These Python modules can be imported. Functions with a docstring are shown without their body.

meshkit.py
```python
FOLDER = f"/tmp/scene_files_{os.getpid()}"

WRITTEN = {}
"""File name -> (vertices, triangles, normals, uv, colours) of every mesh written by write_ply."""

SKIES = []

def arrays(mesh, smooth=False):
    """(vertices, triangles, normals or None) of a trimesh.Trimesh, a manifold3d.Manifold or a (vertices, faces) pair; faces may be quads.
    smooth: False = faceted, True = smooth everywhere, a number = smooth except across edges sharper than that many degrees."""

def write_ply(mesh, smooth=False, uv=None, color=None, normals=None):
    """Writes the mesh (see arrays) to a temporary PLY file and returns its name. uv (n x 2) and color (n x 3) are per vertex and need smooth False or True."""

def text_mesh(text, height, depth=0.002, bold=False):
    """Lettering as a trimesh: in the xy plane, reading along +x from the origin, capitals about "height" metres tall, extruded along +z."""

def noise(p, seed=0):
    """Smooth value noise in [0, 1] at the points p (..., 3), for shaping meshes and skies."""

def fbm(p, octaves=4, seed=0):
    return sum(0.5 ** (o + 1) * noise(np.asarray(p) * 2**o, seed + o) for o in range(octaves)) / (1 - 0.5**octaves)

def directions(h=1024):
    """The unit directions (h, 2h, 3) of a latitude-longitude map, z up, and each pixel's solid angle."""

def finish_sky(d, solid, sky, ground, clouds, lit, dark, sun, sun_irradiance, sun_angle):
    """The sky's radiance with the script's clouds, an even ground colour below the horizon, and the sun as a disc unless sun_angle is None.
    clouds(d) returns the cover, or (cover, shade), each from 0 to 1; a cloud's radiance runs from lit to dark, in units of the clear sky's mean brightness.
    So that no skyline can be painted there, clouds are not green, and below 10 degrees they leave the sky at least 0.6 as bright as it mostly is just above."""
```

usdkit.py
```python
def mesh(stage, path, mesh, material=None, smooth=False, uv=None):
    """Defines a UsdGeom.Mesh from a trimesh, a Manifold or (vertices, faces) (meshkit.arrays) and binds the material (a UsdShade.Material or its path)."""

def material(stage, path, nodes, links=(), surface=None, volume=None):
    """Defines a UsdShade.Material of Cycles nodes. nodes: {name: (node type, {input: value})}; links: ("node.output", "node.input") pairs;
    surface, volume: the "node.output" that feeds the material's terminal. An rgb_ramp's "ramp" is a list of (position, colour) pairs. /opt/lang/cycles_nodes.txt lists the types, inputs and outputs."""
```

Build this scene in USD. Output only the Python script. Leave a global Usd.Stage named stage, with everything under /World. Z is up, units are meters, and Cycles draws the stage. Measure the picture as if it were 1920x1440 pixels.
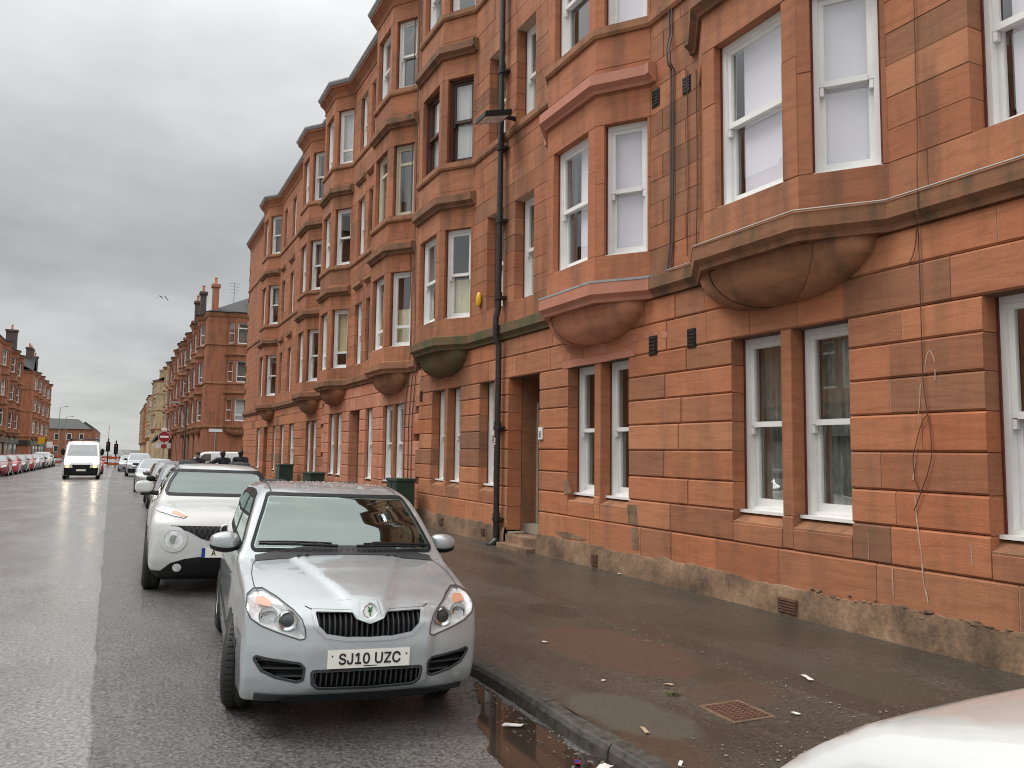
import math, random
import numpy as np
import trimesh, manifold3d, usdkit, meshkit
from scipy.interpolate import PchipInterpolator
from shapely.geometry import Polygon, Point
from pxr import Usd, UsdGeom, UsdLux, UsdShade, Gf, Sdf, Vt

stage = Usd.Stage.CreateInMemory()
UsdGeom.SetStageUpAxis(stage, UsdGeom.Tokens.z)
UsdGeom.SetStageMetersPerUnit(stage, 1.0)
UsdGeom.Xform.Define(stage, '/World')
RNG = random.Random(7)
PI = math.pi

# ------------------------------------------------------------------ camera
EYE = 1.74
FPX, VPX, VPY, ROLL = 1480.0, 222.0, 838.0, 0.0135
_dx, _dy = VPX - 960, VPY - 720
_c, _s = math.cos(ROLL), math.sin(ROLL)
_ux, _uy = _dx * _c + _dy * _s, -_dx * _s + _dy * _c
PITCH = math.atan2(_uy, FPX)
YAW = math.atan(-_ux / FPX * math.cos(PITCH))
CF = np.array([math.sin(YAW) * math.cos(PITCH), math.cos(YAW) * math.cos(PITCH), math.sin(PITCH)])
_r = np.array([math.cos(YAW), -math.sin(YAW), 0.0])
_u = np.cross(_r, CF)
CI, CU = _c * _r + _s * _u, -_s * _r + _c * _u
cam = UsdGeom.Camera.Define(stage, '/World/camera')
m4 = Gf.Matrix4d(*CI, 0, *CU, 0, *(-CF), 0, 0, 0, EYE, 1)
cam.AddTransformOp().Set(m4)
cam.CreateHorizontalApertureAttr(36.0)
cam.CreateVerticalApertureAttr(27.0)
cam.CreateFocalLengthAttr(36.0 * FPX / 1920)
cam.CreateClippingRangeAttr(Gf.Vec2f(0.05, 3000))
cam.CreateExposureAttr(0.95)

# ------------------------------------------------------------------ sky and (veiled) sun
SUN_AZ, SUN_EL = math.radians(-58), math.radians(56)      # towards the sun: over the houses across the street
SUN_DIR = np.array([math.sin(SUN_AZ) * math.cos(SUN_EL), math.cos(SUN_AZ) * math.cos(SUN_EL), math.sin(SUN_EL)])
SKY_K = 5.8
usdkit.material(stage, '/World/Looks/overcast_sky', {
    'sky': ('sky_texture', {'sky_type': 'single_scattering', 'sun_disc': False, 'sun_elevation': SUN_EL, 'sun_rotation': SUN_AZ}),
    'tc': ('texture_coordinate', {}),
    'sep': ('separate_xyz', {}),
    'za': ('math', {'math_type': 'add', 'value2': 0.22}),
    'dx': ('math', {'math_type': 'divide'}), 'dy': ('math', {'math_type': 'divide'}),
    'cv': ('combine_xyz', {}),
    'n1': ('noise_texture', {'scale': 1.1, 'detail': 5.0, 'roughness': 0.5, 'distortion': 0.25}),
    'n2': ('noise_texture', {'scale': 3.0, 'detail': 4.0, 'roughness': 0.55}),
    'nm': ('mix_color', {'blend_type': 'mix', 'fac': 0.45}),
    'nr': ('rgb_ramp', {'ramp': [(0.0, (.76, .77, .78)), (0.40, (.84, .85, .855)), (0.50, (1.0, 1.0, 1.0)), (0.60, (1.18, 1.18, 1.17)), (1.0, (1.25, 1.25, 1.24))]}),
    'gr': ('rgb_ramp', {'ramp': [(0.0, (.55, .56, .54)), (.05, (.54, .552, .535)), (.12, (.475, .485, .482)), (.22, (.42, .428, .428)), (.32, (.50, .505, .505)), (.44, (.70, .705, .70)), (.56, (1.02, 1.02, 1.02)), (.75, (1.4, 1.4, 1.4)), (1.0, (1.7, 1.7, 1.7))]}),
    'mul': ('mix_color', {'blend_type': 'multiply', 'fac': 1.0, 'use_clamp': False}),
    'k': ('mix_color', {'blend_type': 'multiply', 'fac': 1.0, 'b': (SKY_K, SKY_K, SKY_K), 'use_clamp': False}),
    'mix': ('mix_color', {'blend_type': 'mix', 'fac': 0.96, 'use_clamp': False}),
    'bg': ('background_shader', {'strength': 0.1}),
}, [('tc.generated', 'sep.vector'), ('sep.z', 'za.value1'), ('sep.x', 'dx.value1'), ('za.value', 'dx.value2'), ('sep.y', 'dy.value1'), ('za.value', 'dy.value2'),
    ('dx.value', 'cv.x'), ('dy.value', 'cv.y'), ('cv.vector', 'n1.vector'), ('cv.vector', 'n2.vector'),
    ('n1.color', 'nm.a'), ('n2.color', 'nm.b'), ('nm.result', 'nr.fac'), ('sep.z', 'gr.fac'),
    ('gr.color', 'mul.a'), ('nr.color', 'mul.b'), ('mul.result', 'k.a'), ('sky.color', 'mix.a'), ('k.result', 'mix.b'), ('mix.result', 'bg.color')], surface='bg.background')
dome = UsdLux.DomeLight.Define(stage, '/World/sky')
UsdShade.MaterialBindingAPI.Apply(dome.GetPrim()).Bind(UsdShade.Material.Get(stage, '/World/Looks/overcast_sky'))
dome.GetPrim().SetCustomDataByKey('kind', 'structure')
sun = UsdLux.DistantLight.Define(stage, '/World/sun')
sun.CreateIntensityAttr(0.30); sun.CreateAngleAttr(28.0); sun.CreateNormalizeAttr(True); sun.CreateColorAttr(Gf.Vec3f(1, .965, .92))
_zx = SUN_DIR; _xx = np.cross([0, 0, 1], _zx); _xx /= np.linalg.norm(_xx); _yx = np.cross(_zx, _xx)
sun.AddTransformOp().Set(Gf.Matrix4d(*_xx, 0, *_yx, 0, *_zx, 0, 0, 0, 60, 1))

# ------------------------------------------------------------------ helpers: materials
def mat(name, nodes, links=(), surface='p.BSDF'):
    return usdkit.material(stage, '/World/Looks/' + name, nodes, links, surface=surface)

def plain(name, color, rough=0.5, **kw):
    return mat(name, {'p': ('principled_bsdf', {'base_color': color, 'roughness': rough, **kw})})

def worn(name, c1, c2, scale=6.0, rough=(0.5, 0.8), bump=0.15, bscale=60.0, stretch=(1, 1, 1), **kw):
    """two tones of one substance, broken up by noise, with fine relief"""
    return mat(name, {'g': ('geometry', {}), 'mp': ('mapping', {'scale': stretch}),
        'n': ('noise_texture', {'scale': scale, 'detail': 6.0, 'roughness': 0.62}),
        'r': ('rgb_ramp', {'ramp': [(0.3, c1), (0.7, c2)]}),
        'rr': ('map_range', {'from_min': 0.3, 'from_max': 0.7, 'to_min': rough[0], 'to_max': rough[1]}),
        'f': ('noise_texture', {'scale': bscale, 'detail': 3.0}),
        'b': ('bump', {'strength': bump, 'distance': 0.01}),
        'p': ('principled_bsdf', dict(kw))},
        [('g.position', 'mp.vector'), ('mp.vector', 'n.vector'), ('n.fac', 'r.fac'), ('n.fac', 'rr.value'), ('g.position', 'f.vector'), ('f.fac', 'b.height'), ('b.normal', 'p.normal'), ('r.color', 'p.base_color'), ('rr.result', 'p.roughness')])

def sandstone(name, tones, dirt=0.5, green=0.0, rough=0.82, block=True):
    if 'blonde' not in name: tones = [(r * .90, g * .83, b * .73) for r, g, b in tones]
    """blocks differ in tone one by one; bedding lines, soot streaks and grain on each"""
    nodes = {'g': ('geometry', {}), 'oi': ('object_info', {}),
        'mr': ('math', {'math_type': 'multiply_add', 'value2': 7.31}),
        'fr': ('math', {'math_type': 'fraction'}),
        'ramp': ('rgb_ramp', {'ramp': [(i / (len(tones) - 1), t) for i, t in enumerate(tones)]}),
        'mp': ('mapping', {'scale': (1.3, 1.3, 9.0)}),
        'bed': ('noise_texture', {'scale': 1.6, 'detail': 7.0, 'roughness': 0.65, 'distortion': 0.6}),
        'bedr': ('rgb_ramp', {'ramp': [(0.25, (.70, .66, .64)), (0.5, (1., 1., 1.)), (0.75, (1.17, 1.15, 1.12))]}),
        'm1': ('mix_color', {'blend_type': 'multiply', 'fac': 0.85}),
        'mp2': ('mapping', {'scale': (2.2, 2.2, 0.35)}),
        'st': ('noise_texture', {'scale': 1.5, 'detail': 6.0, 'roughness': 0.6}),
        'str': ('rgb_ramp', {'ramp': [(0.47, (0, 0, 0)), (0.66, (1., 1., 1.))]}),
        'sm': ('math', {'math_type': 'multiply', 'value2': dirt}),
        'm2': ('mix_color', {'blend_type': 'mix', 'b': (.085 - .02 * green, .055 + .018 * green, .033)}),
        'gn': ('noise_texture', {'scale': 95.0, 'detail': 4.0, 'roughness': 0.7}),
        'gr': ('rgb_ramp', {'ramp': [(0.3, (.80, .79, .78)), (0.7, (1.16, 1.16, 1.16))]}),
        'm3': ('mix_color', {'blend_type': 'multiply', 'fac': 0.8}),
        'bh': ('math', {'math_type': 'multiply_add', 'value2': 0.6}),
        'b': ('bump', {'strength': 0.38, 'distance': 0.012}),
        'p': ('principled_bsdf', {'roughness': rough, 'specular_ior_level': 0.35})}
    links = [('oi.random', 'mr.value1'), ('g.random_per_island', 'mr.value3'), ('mr.value', 'fr.value1'), ('fr.value', 'ramp.fac'),
        ('g.position', 'mp.vector'), ('mp.vector', 'bed.vector'), ('bed.fac', 'bedr.fac'), ('ramp.color', 'm1.a'), ('bedr.color', 'm1.b'),
        ('g.position', 'mp2.vector'), ('mp2.vector', 'st.vector'), ('st.fac', 'str.fac'), ('str.color', 'sm.value1'), ('m1.result', 'm2.a'), ('sm.value', 'm2.fac'),
        ('g.position', 'gn.vector'), ('gn.fac', 'gr.fac'), ('m2.result', 'm3.a'), ('gr.color', 'm3.b'),
        ('gn.fac', 'bh.value1'), ('bed.fac', 'bh.value3'), ('bh.value', 'b.height'), ('b.normal', 'p.normal'), ('m3.result', 'p.base_color')]
    return mat(name, nodes, links)

MAT = {}
MAT['stone'] = sandstone('red_sandstone', [(.27, .135, .08), (.39, .165, .092), (.46, .205, .115), (.36, .145, .080), (.44, .185, .100), (.31, .155, .095), (.48, .225, .13)], dirt=0.5)
MAT['stone_rustic'] = sandstone('red_sandstone_rusticated', [(.25, .135, .09), (.44, .185, .10), (.53, .235, .13), (.30, .15, .095), (.45, .165, .082), (.50, .215, .12), (.34, .165, .10), (.54, .25, .145), (.40, .175, .10), (.48, .205, .115)], dirt=0.28)
MAT['stone_upper'] = sandstone('red_sandstone_weathered', [(.34, .145, .082), (.40, .175, .098), (.43, .195, .115), (.37, .155, .085)], dirt=0.5)
MAT['stone_salmon'] = sandstone('salmon_sandstone', [(.52, .24, .165), (.60, .275, .19), (.56, .23, .15), (.62, .30, .21), (.47, .215, .145)], dirt=0.3)
MAT['stone_brown'] = sandstone('brown_sandstone', [(.30, .155, .09), (.36, .18, .105), (.40, .20, .12)], dirt=0.55)
MAT['course'] = sandstone('weathered_string_course', [(.22, .12, .075), (.28, .14, .085), (.25, .135, .085)], dirt=0.8, green=0.5)
MAT['course_mossy'] = sandstone('mossy_string_course', [(.15, .105, .06), (.18, .12, .07)], dirt=0.95, green=1.4)
MAT['course_pink'] = worn('painted_pink_stone', (.40, .155, .095), (.48, .20, .13), 3.0, (.55, .75), 0.15)
MAT['stone_pale'] = sandstone('blonde_sandstone', [(.42, .32, .19), (.48, .36, .21), (.38, .27, .15)], dirt=0.45)
MAT['stone_far'] = sandstone('far_red_sandstone', [(.30, .125, .075), (.37, .155, .092), (.41, .18, .11), (.33, .13, .075)], dirt=0.5)
MAT['stone_far2'] = sandstone('far_dark_red_sandstone', [(.25, .105, .065), (.30, .125, .075), (.33, .145, .09)], dirt=0.6)
MAT['mortar'] = worn('mortar', (.42, .26, .18), (.56, .40, .29), 9.0, (.85, .95))
MAT['mortar_dark'] = worn('dark_mortar', (.10, .055, .035), (.17, .10, .065), 9.0, (.85, .95))
MAT['cement'] = mat('cement_plinth', {'g': ('geometry', {}), 'n': ('noise_texture', {'scale': 1.7, 'detail': 7.0, 'roughness': 0.68}),
    'r': ('rgb_ramp', {'ramp': [(0.30, (.055, .040, .026)), (0.43, (.15, .094, .056)), (0.56, (.26, .160, .095)), (0.72, (.38, .26, .17))]}),
    'f': ('noise_texture', {'scale': 26.0, 'detail': 8.0, 'roughness': 0.72}), 'fr': ('rgb_ramp', {'ramp': [(0.3, (.6, .6, .6)), (0.65, (1.2, 1.2, 1.2))]}),
    'm': ('mix_color', {'blend_type': 'multiply', 'fac': 0.9}), 'b': ('bump', {'strength': 0.4, 'distance': 0.02}), 'p': ('principled_bsdf', {'roughness': 0.85})},
    [('g.position', 'n.vector'), ('n.fac', 'r.fac'), ('g.position', 'f.vector'), ('f.fac', 'fr.fac'), ('r.color', 'm.a'), ('fr.color', 'm.b'), ('f.fac', 'b.height'), ('b.normal', 'p.normal'), ('m.result', 'p.base_color')])
MAT['upvc'] = worn('white_upvc', (.74, .74, .71), (.82, .82, .80), 3.0, (.28, .4), 0.02)
MAT['dark_wood'] = worn('dark_stained_wood', (.045, .018, .012), (.075, .03, .02), 8.0, (.4, .6))
MAT['pale_wood'] = worn('peeling_pale_frame', (.50, .45, .32), (.62, .58, .47), 12.0, (.5, .7))
MAT['reveal'] = worn('red_painted_seal', (.11, .02, .012), (.15, .03, .018), 8.0)
def glass_mat(name, tint, ior, rough=0.0, gloss=(1, 1, 1)):
    return mat(name, {'gm': ('geometry', {}), 'io': ('mix_float', {'a': ior, 'b': 1.0 / ior}), 'fr': ('fresnel', {}), 't': ('transparent_bsdf', {'color': tint}), 'gl': ('glossy_bsdf', {'color': gloss, 'roughness': rough}), 'mx': ('mix_closure', {})},
        [('gm.backfacing', 'io.fac'), ('io.result', 'fr.IOR'), ('fr.fac', 'mx.fac'), ('t.BSDF', 'mx.closure1'), ('gl.BSDF', 'mx.closure2')], surface='mx.closure')
MAT['pane'] = glass_mat('window_glass', (.96, .97, .97), 2.5)
MAT['screen'] = glass_mat('car_glass', (.60, .74, .68), 2.75, gloss=(.88, 1.0, .955))
MAT['lens'] = glass_mat('clear_lamp_cover', (.93, .94, .94), 1.5)
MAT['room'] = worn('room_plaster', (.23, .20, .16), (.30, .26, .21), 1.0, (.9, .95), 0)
MAT['curtain_white'] = worn('white_curtain', (.62, .62, .62), (.74, .74, .73), 2.0, (.85, .95), 0.0, stretch=(9, 9, .2))
MAT['net_and_sheen'] = worn('greenish_net_and_sheen', (.09, .10, .08), (.27, .30, .25), 2.2, (.85, .95), 0.0, stretch=(5, 5, 1.4))  # real net, carried full height to stand in for grey-green pane reflection
MAT['sky_sheen'] = worn('pale_sky_sheen', (.80, .77, .84), (.86, .84, .90), .8, (.9, .95), 0.0)  # lilac sheet, its colour standing in for sky reflected in the panes
MAT['curtain_grey'] = worn('grey_curtain', (.26, .25, .23), (.36, .35, .32), 2.0, (.85, .95), 0.0, stretch=(14, 14, .2))
MAT['curtain_yellow'] = worn('yellow_lace', (.72, .66, .42), (.85, .80, .58), 9.0, (.85, .95), 0.0)
MAT['slate'] = worn('slate_roof', (.035, .037, .037), (.065, .068, .066), 14.0, (.6, .85), 0.3)
MAT['lead'] = worn('lead_flashing', (.26, .27, .28), (.40, .41, .41), 9.0, (.4, .6))
MAT['iron'] = worn('black_painted_iron', (.012, .012, .011), (.028, .026, .024), 14.0, (.3, .5), 0.2)
MAT['cable'] = plain('grey_cable', (.08, .065, .06), .6)
MAT['cable_brown'] = plain('brown_cable', (.075, .032, .022), .6)
MAT['cable_pale'] = plain('pale_cable', (.42, .38, .33), .6)
MAT['black'] = plain('black_plastic', (.010, .010, .011), .5, specular_ior_level=.25)
MAT['dark_trim'] = plain('dark_grey_trim', (.03, .031, .033), .5)
MAT['tyre'] = worn('tyre_rubber', (.012, .012, .012), (.025, .024, .023), 12.0, (.6, .85), 0.3)
MAT['alloy'] = plain('alloy_wheel', (.50, .49, .47), .32, metallic=0.85)
MAT['chrome'] = plain('chrome', (.78, .78, .78), .12, metallic=1.0)
MAT['reflector'] = worn('lamp_reflector', (.60, .61, .61), (.88, .88, .88), 14.0, (.2, .4), 0.3, 22.0, metallic=0.12)
MAT['amber'] = plain('amber_lens', (.70, .33, .20), .15, coat_weight=0.6)
MAT['white'] = plain('white_plastic', (.78, .78, .77), .4)
MAT['red_lens'] = plain('red_lens', (.45, .02, .02), .2)
MAT['seat'] = worn('seat_fabric', (.035, .036, .038), (.055, .056, .06), 30.0, (.8, .9))
MAT['plate_white'] = plain('number_plate_white', (.74, .73, .66), .35)
MAT['ink'] = plain('plate_ink', (.012, .012, .012), .5)
MAT['rust'] = worn('rusted_cover', (.085, .042, .026), (.15, .072, .045), 25.0, (.6, .8), 0.4)
MAT['green_paint'] = worn('green_cabinet_paint', (.008, .026, .016), (.014, .038, .023), 6.0, (.35, .5))
MAT['galv'] = worn('galvanised_steel', (.30, .31, .31), (.42, .43, .43), 14.0, (.35, .5), 0.05, metallic=0.6)
MAT['sign_red'] = plain('sign_red', (.26, .012, .018), .35)
MAT['orange'] = plain('barrier_orange', (.45, .10, .03), .5)
def paint(name, color, metallic=0.0, rough=0.32, flake=True):
    return mat(name, {'g': ('geometry', {}), 'n': ('noise_texture', {'scale': 3.0, 'detail': 5.0}), 'r': ('rgb_ramp', {'ramp': [(.35, tuple(c * .94 for c in color)), (.65, color)]}),
        'd': ('noise_texture', {'scale': 5.0, 'detail': 6.0}), 'dr': ('map_range', {'from_min': .3, 'from_max': .7, 'to_min': rough * .85, 'to_max': rough * 1.2}),
        'p': ('principled_bsdf', {'metallic': metallic, 'coat_weight': 1.0, 'coat_roughness': 0.03})},
        [('g.position', 'n.vector'), ('n.fac', 'r.fac'), ('r.color', 'p.base_color'), ('g.position', 'd.vector'), ('d.fac', 'dr.value'), ('dr.result', 'p.roughness')])
MAT['paint_silver'] = paint('silver_paint', (.455, .49, .502), .6, .30)
MAT['paint_white'] = paint('pearl_white_paint', (.535, .545, .53), 0, .3)
MAT['paint_van'] = paint('van_white_paint', (.80, .80, .79), 0, .35)
MAT['paint_dark'] = paint('dark_grey_paint', (.05, .045, .045), .2, .3)
MAT['paint_grey'] = paint('mid_grey_paint', (.12, .115, .115), .3, .3)
MAT['paint_red'] = paint('red_paint', (.42, .015, .03), 0, .3)
MAT['paint_maroon'] = paint('maroon_paint', (.20, .02, .03), 0, .3)
MAT['lamp_on'] = mat('lit_headlamp', {'e': ('emission', {'color': (1, .87, .62), 'strength': 16.0})}, surface='e.emission')
MAT['amber_on'] = mat('lit_amber_lamp', {'e': ('emission', {'color': (1, .42, .10), 'strength': 2.6})}, surface='e.emission')

# ------------------------------------------------------------------ helpers: prims
_used = {}
def numbered(parent, name):
    k = (parent, name); n = _used.get(k, 0); _used[k] = n + 1
    return f'{parent}/{name}' if n == 0 else f'{parent}/{name}_{n:03d}'

ORIGIN = {'/World': np.zeros(3)}
def pth(p): return p if isinstance(p, str) else str(p.GetPath())

def tag(prim, label=None, cat=None, group=None, kind=None):
    for k, v in (('label', label), ('category', cat), ('group', group), ('kind', kind)):
        if v: prim.SetCustomDataByKey(k, v)
    return prim

def thing(name, label, cat, loc=(0, 0, 0), rotz=0.0, group=None, kind=None, rot=None, world=True):
    """an Xform at the thing's base; its parts are its children. world: parts are given in world coordinates"""
    p = numbered('/World', name)
    x = UsdGeom.Xform.Define(stage, p)
    x.AddTranslateOp().Set(Gf.Vec3d(*map(float, loc)))
    if rotz: x.AddRotateZOp().Set(math.degrees(rotz))
    if rot: x.AddRotateXYZOp().Set(Gf.Vec3f(*rot))
    ORIGIN[p] = np.array(loc, float) if world else np.zeros(3)
    return tag(x.GetPrim(), label, cat, group, kind)

def normals_of(v, f):
    n = np.zeros_like(v); fn = np.cross(v[f[:, 1]] - v[f[:, 0]], v[f[:, 2]] - v[f[:, 0]])
    for k in range(3): np.add.at(n, f[:, k], fn)
    l = np.linalg.norm(n, axis=1, keepdims=True)
    return np.where(l > 0, n / np.maximum(l, 1e-12), [0, 0, 1.0])

class MB:
    """collects shapes that make ONE mesh"""
    def __init__(s): s.v, s.f, s.n = [], [], 0
    def raw(s, v, f):
        v = np.asarray(v, float); f = np.asarray(f, int)
        if f.size == 0: return s
        if f.shape[1] == 4: f = np.vstack([f[:, [0, 1, 2]], f[:, [0, 2, 3]]])
        s.v.append(v); s.f.append(f + s.n); s.n += len(v); return s
    def add(s, m): return s.raw(*meshkit.arrays(m)[:2])
    def box(s, lo, hi, fr=None):
        x0, y0, z0 = lo; x1, y1, z1 = hi
        v = np.array([[x0, y0, z0], [x1, y0, z0], [x1, y1, z0], [x0, y1, z0], [x0, y0, z1], [x1, y0, z1], [x1, y1, z1], [x0, y1, z1]], float)
        f = [[0, 3, 2, 1], [4, 5, 6, 7], [0, 1, 5, 4], [1, 2, 6, 5], [2, 3, 7, 6], [3, 0, 4, 7]]
        return s.raw(fr(v) if fr else v, f)
    def tube(s, pts, r, k=8, cap=True):
        pts = np.asarray(pts, float); n = len(pts); rs = np.broadcast_to(r, n)
        t = np.gradient(pts, axis=0); t /= np.linalg.norm(t, axis=1, keepdims=True) + 1e-12
        up = np.array([0, 0, 1.0]) if abs(t[:, 2]).mean() < .9 else np.array([1.0, 0, 0])
        a = np.cross(t, up); a /= np.linalg.norm(a, axis=1, keepdims=True) + 1e-12; b = np.cross(t, a)
        th = np.arange(k) / k * 2 * PI
        v = pts[:, None] + rs[:, None, None] * (np.cos(th)[None, :, None] * a[:, None] + np.sin(th)[None, :, None] * b[:, None])
        f = []
        for i in range(n - 1):
            for j in range(k):
                f.append([i * k + j, i * k + (j + 1) % k, (i + 1) * k + (j + 1) % k, (i + 1) * k + j])
        v = v.reshape(-1, 3); f = np.array(f)
        tri = np.vstack([f[:, [0, 2, 1]], f[:, [0, 3, 2]]])
        if cap:
            v = np.vstack([v, pts[:1], pts[-1:]]); c0, c1 = len(v) - 2, len(v) - 1
            tri = np.vstack([tri, [[c0, j, (j + 1) % k] for j in range(k)], [[c1, (n - 1) * k + (j + 1) % k, (n - 1) * k + j] for j in range(k)]])
        return s.raw(v, tri)
    def lathe(s, prof, k=24, axis='z', at=(0, 0, 0)):
        """prof: (radius, height) pairs"""
        prof = np.asarray(prof, float); th = np.arange(k) / k * 2 * PI; n = len(prof)
        v = np.stack([prof[:, None, 0] * np.cos(th), prof[:, None, 0] * np.sin(th), np.repeat(prof[:, 1:2], k, 1)], -1).reshape(-1, 3)
        f = [[i * k + j, i * k + (j + 1) % k, (i + 1) * k + (j + 1) % k, (i + 1) * k + j] for i in range(n - 1) for j in range(k)]
        if axis == 'x': v = v[:, [2, 0, 1]]
        if axis == 'y': v = v[:, [1, 2, 0]]
        return s.raw(v + np.array(at), f)
    def arrays(s): return np.vstack(s.v), np.vstack(s.f)
    def build(s, name, m, parent='/World', smooth=False, **kw):
        if not s.v: return None
        v, f = s.arrays()
        return wmesh(name, v, f, m, parent, smooth, **kw)

def wmesh(name, v, f, m, parent='/World', smooth=False, normals=None, label=None, cat=None, group=None, kind=None):
    parent = pth(parent); p = numbered(parent, name)
    if parent not in ORIGIN:
        ORIGIN[parent] = ORIGIN['/'.join(parent.split('/')[:3])]
    ORIGIN[p] = ORIGIN[parent]
    v = np.asarray(v, float) - ORIGIN[parent]
    if normals is None and smooth:
        v, f, normals = meshkit.arrays(trimesh.Trimesh(v, f, process=True), smooth)
    g = UsdGeom.Mesh.Define(stage, p)
    g.CreatePointsAttr(Vt.Vec3fArray.FromNumpy(v.astype(np.float32)))
    g.CreateFaceVertexCountsAttr(Vt.IntArray.FromNumpy(np.full(len(f), 3, np.int32)))
    g.CreateFaceVertexIndicesAttr(Vt.IntArray.FromNumpy(np.asarray(f).astype(np.int32).ravel()))
    g.CreateSubdivisionSchemeAttr('none')
    if normals is not None:
        g.CreateNormalsAttr(Vt.Vec3fArray.FromNumpy(np.asarray(normals, np.float32))); g.SetNormalsInterpolation('vertex')
    UsdShade.MaterialBindingAPI.Apply(g.GetPrim()).Bind(MAT[m] if isinstance(m, str) else m)
    return tag(g.GetPrim(), label, cat, group, kind)

# pixel of the photograph (1920 wide) -> point on a plane of the world (used only to read off where things stand)
def at(px, py, axis, val):
    d = CF + CI * (px - 960) / FPX - CU * (py - 720) / FPX
    t = (val - (0, 0, EYE)[axis]) / d[axis]
    return np.array([0, 0, EYE]) + t * d

# ------------------------------------------------------------------ ground
def gy(y): return -0.006 * np.maximum(0, np.minimum(np.asarray(y, float), 170) - 8)      # the street falls gently away
KERB = 2.72; WALL = 6.29; LKERB = -8.75; LWALL = -11.9
def road_z(x, y):
    x = np.asarray(x, float)
    return gy(y) - 0.006 * np.maximum(0, np.minimum(x, KERB) + 1.5) ** 2 - 0.006 * np.maximum(0, -np.maximum(x, LKERB) - 4.6) ** 2
def pave_z(x, y):
    return gy(y) + 0.008 + (np.asarray(x, float) - KERB) / (WALL - KERB) * 0.098
def pave_zl(x, y):
    return gy(y) + 0.01 + (LKERB - np.asarray(x, float)) / (LKERB - LWALL) * 0.08

def sheet(xs, ys, zf):
    X, Y = np.meshgrid(xs, ys, indexing='ij'); Z = zf(X, Y)
    v = np.stack([X, Y, Z], -1).reshape(-1, 3); n, m = len(xs), len(ys)
    i, j = np.meshgrid(np.arange(n - 1), np.arange(m - 1), indexing='ij'); a = (i * m + j).ravel()
    return v, np.stack([a, a + m, a + m + 1, a + 1], 1)
YS = np.r_[np.linspace(-40, 60, 101), np.linspace(62, 170, 40), np.linspace(190, 900, 20)]
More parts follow.
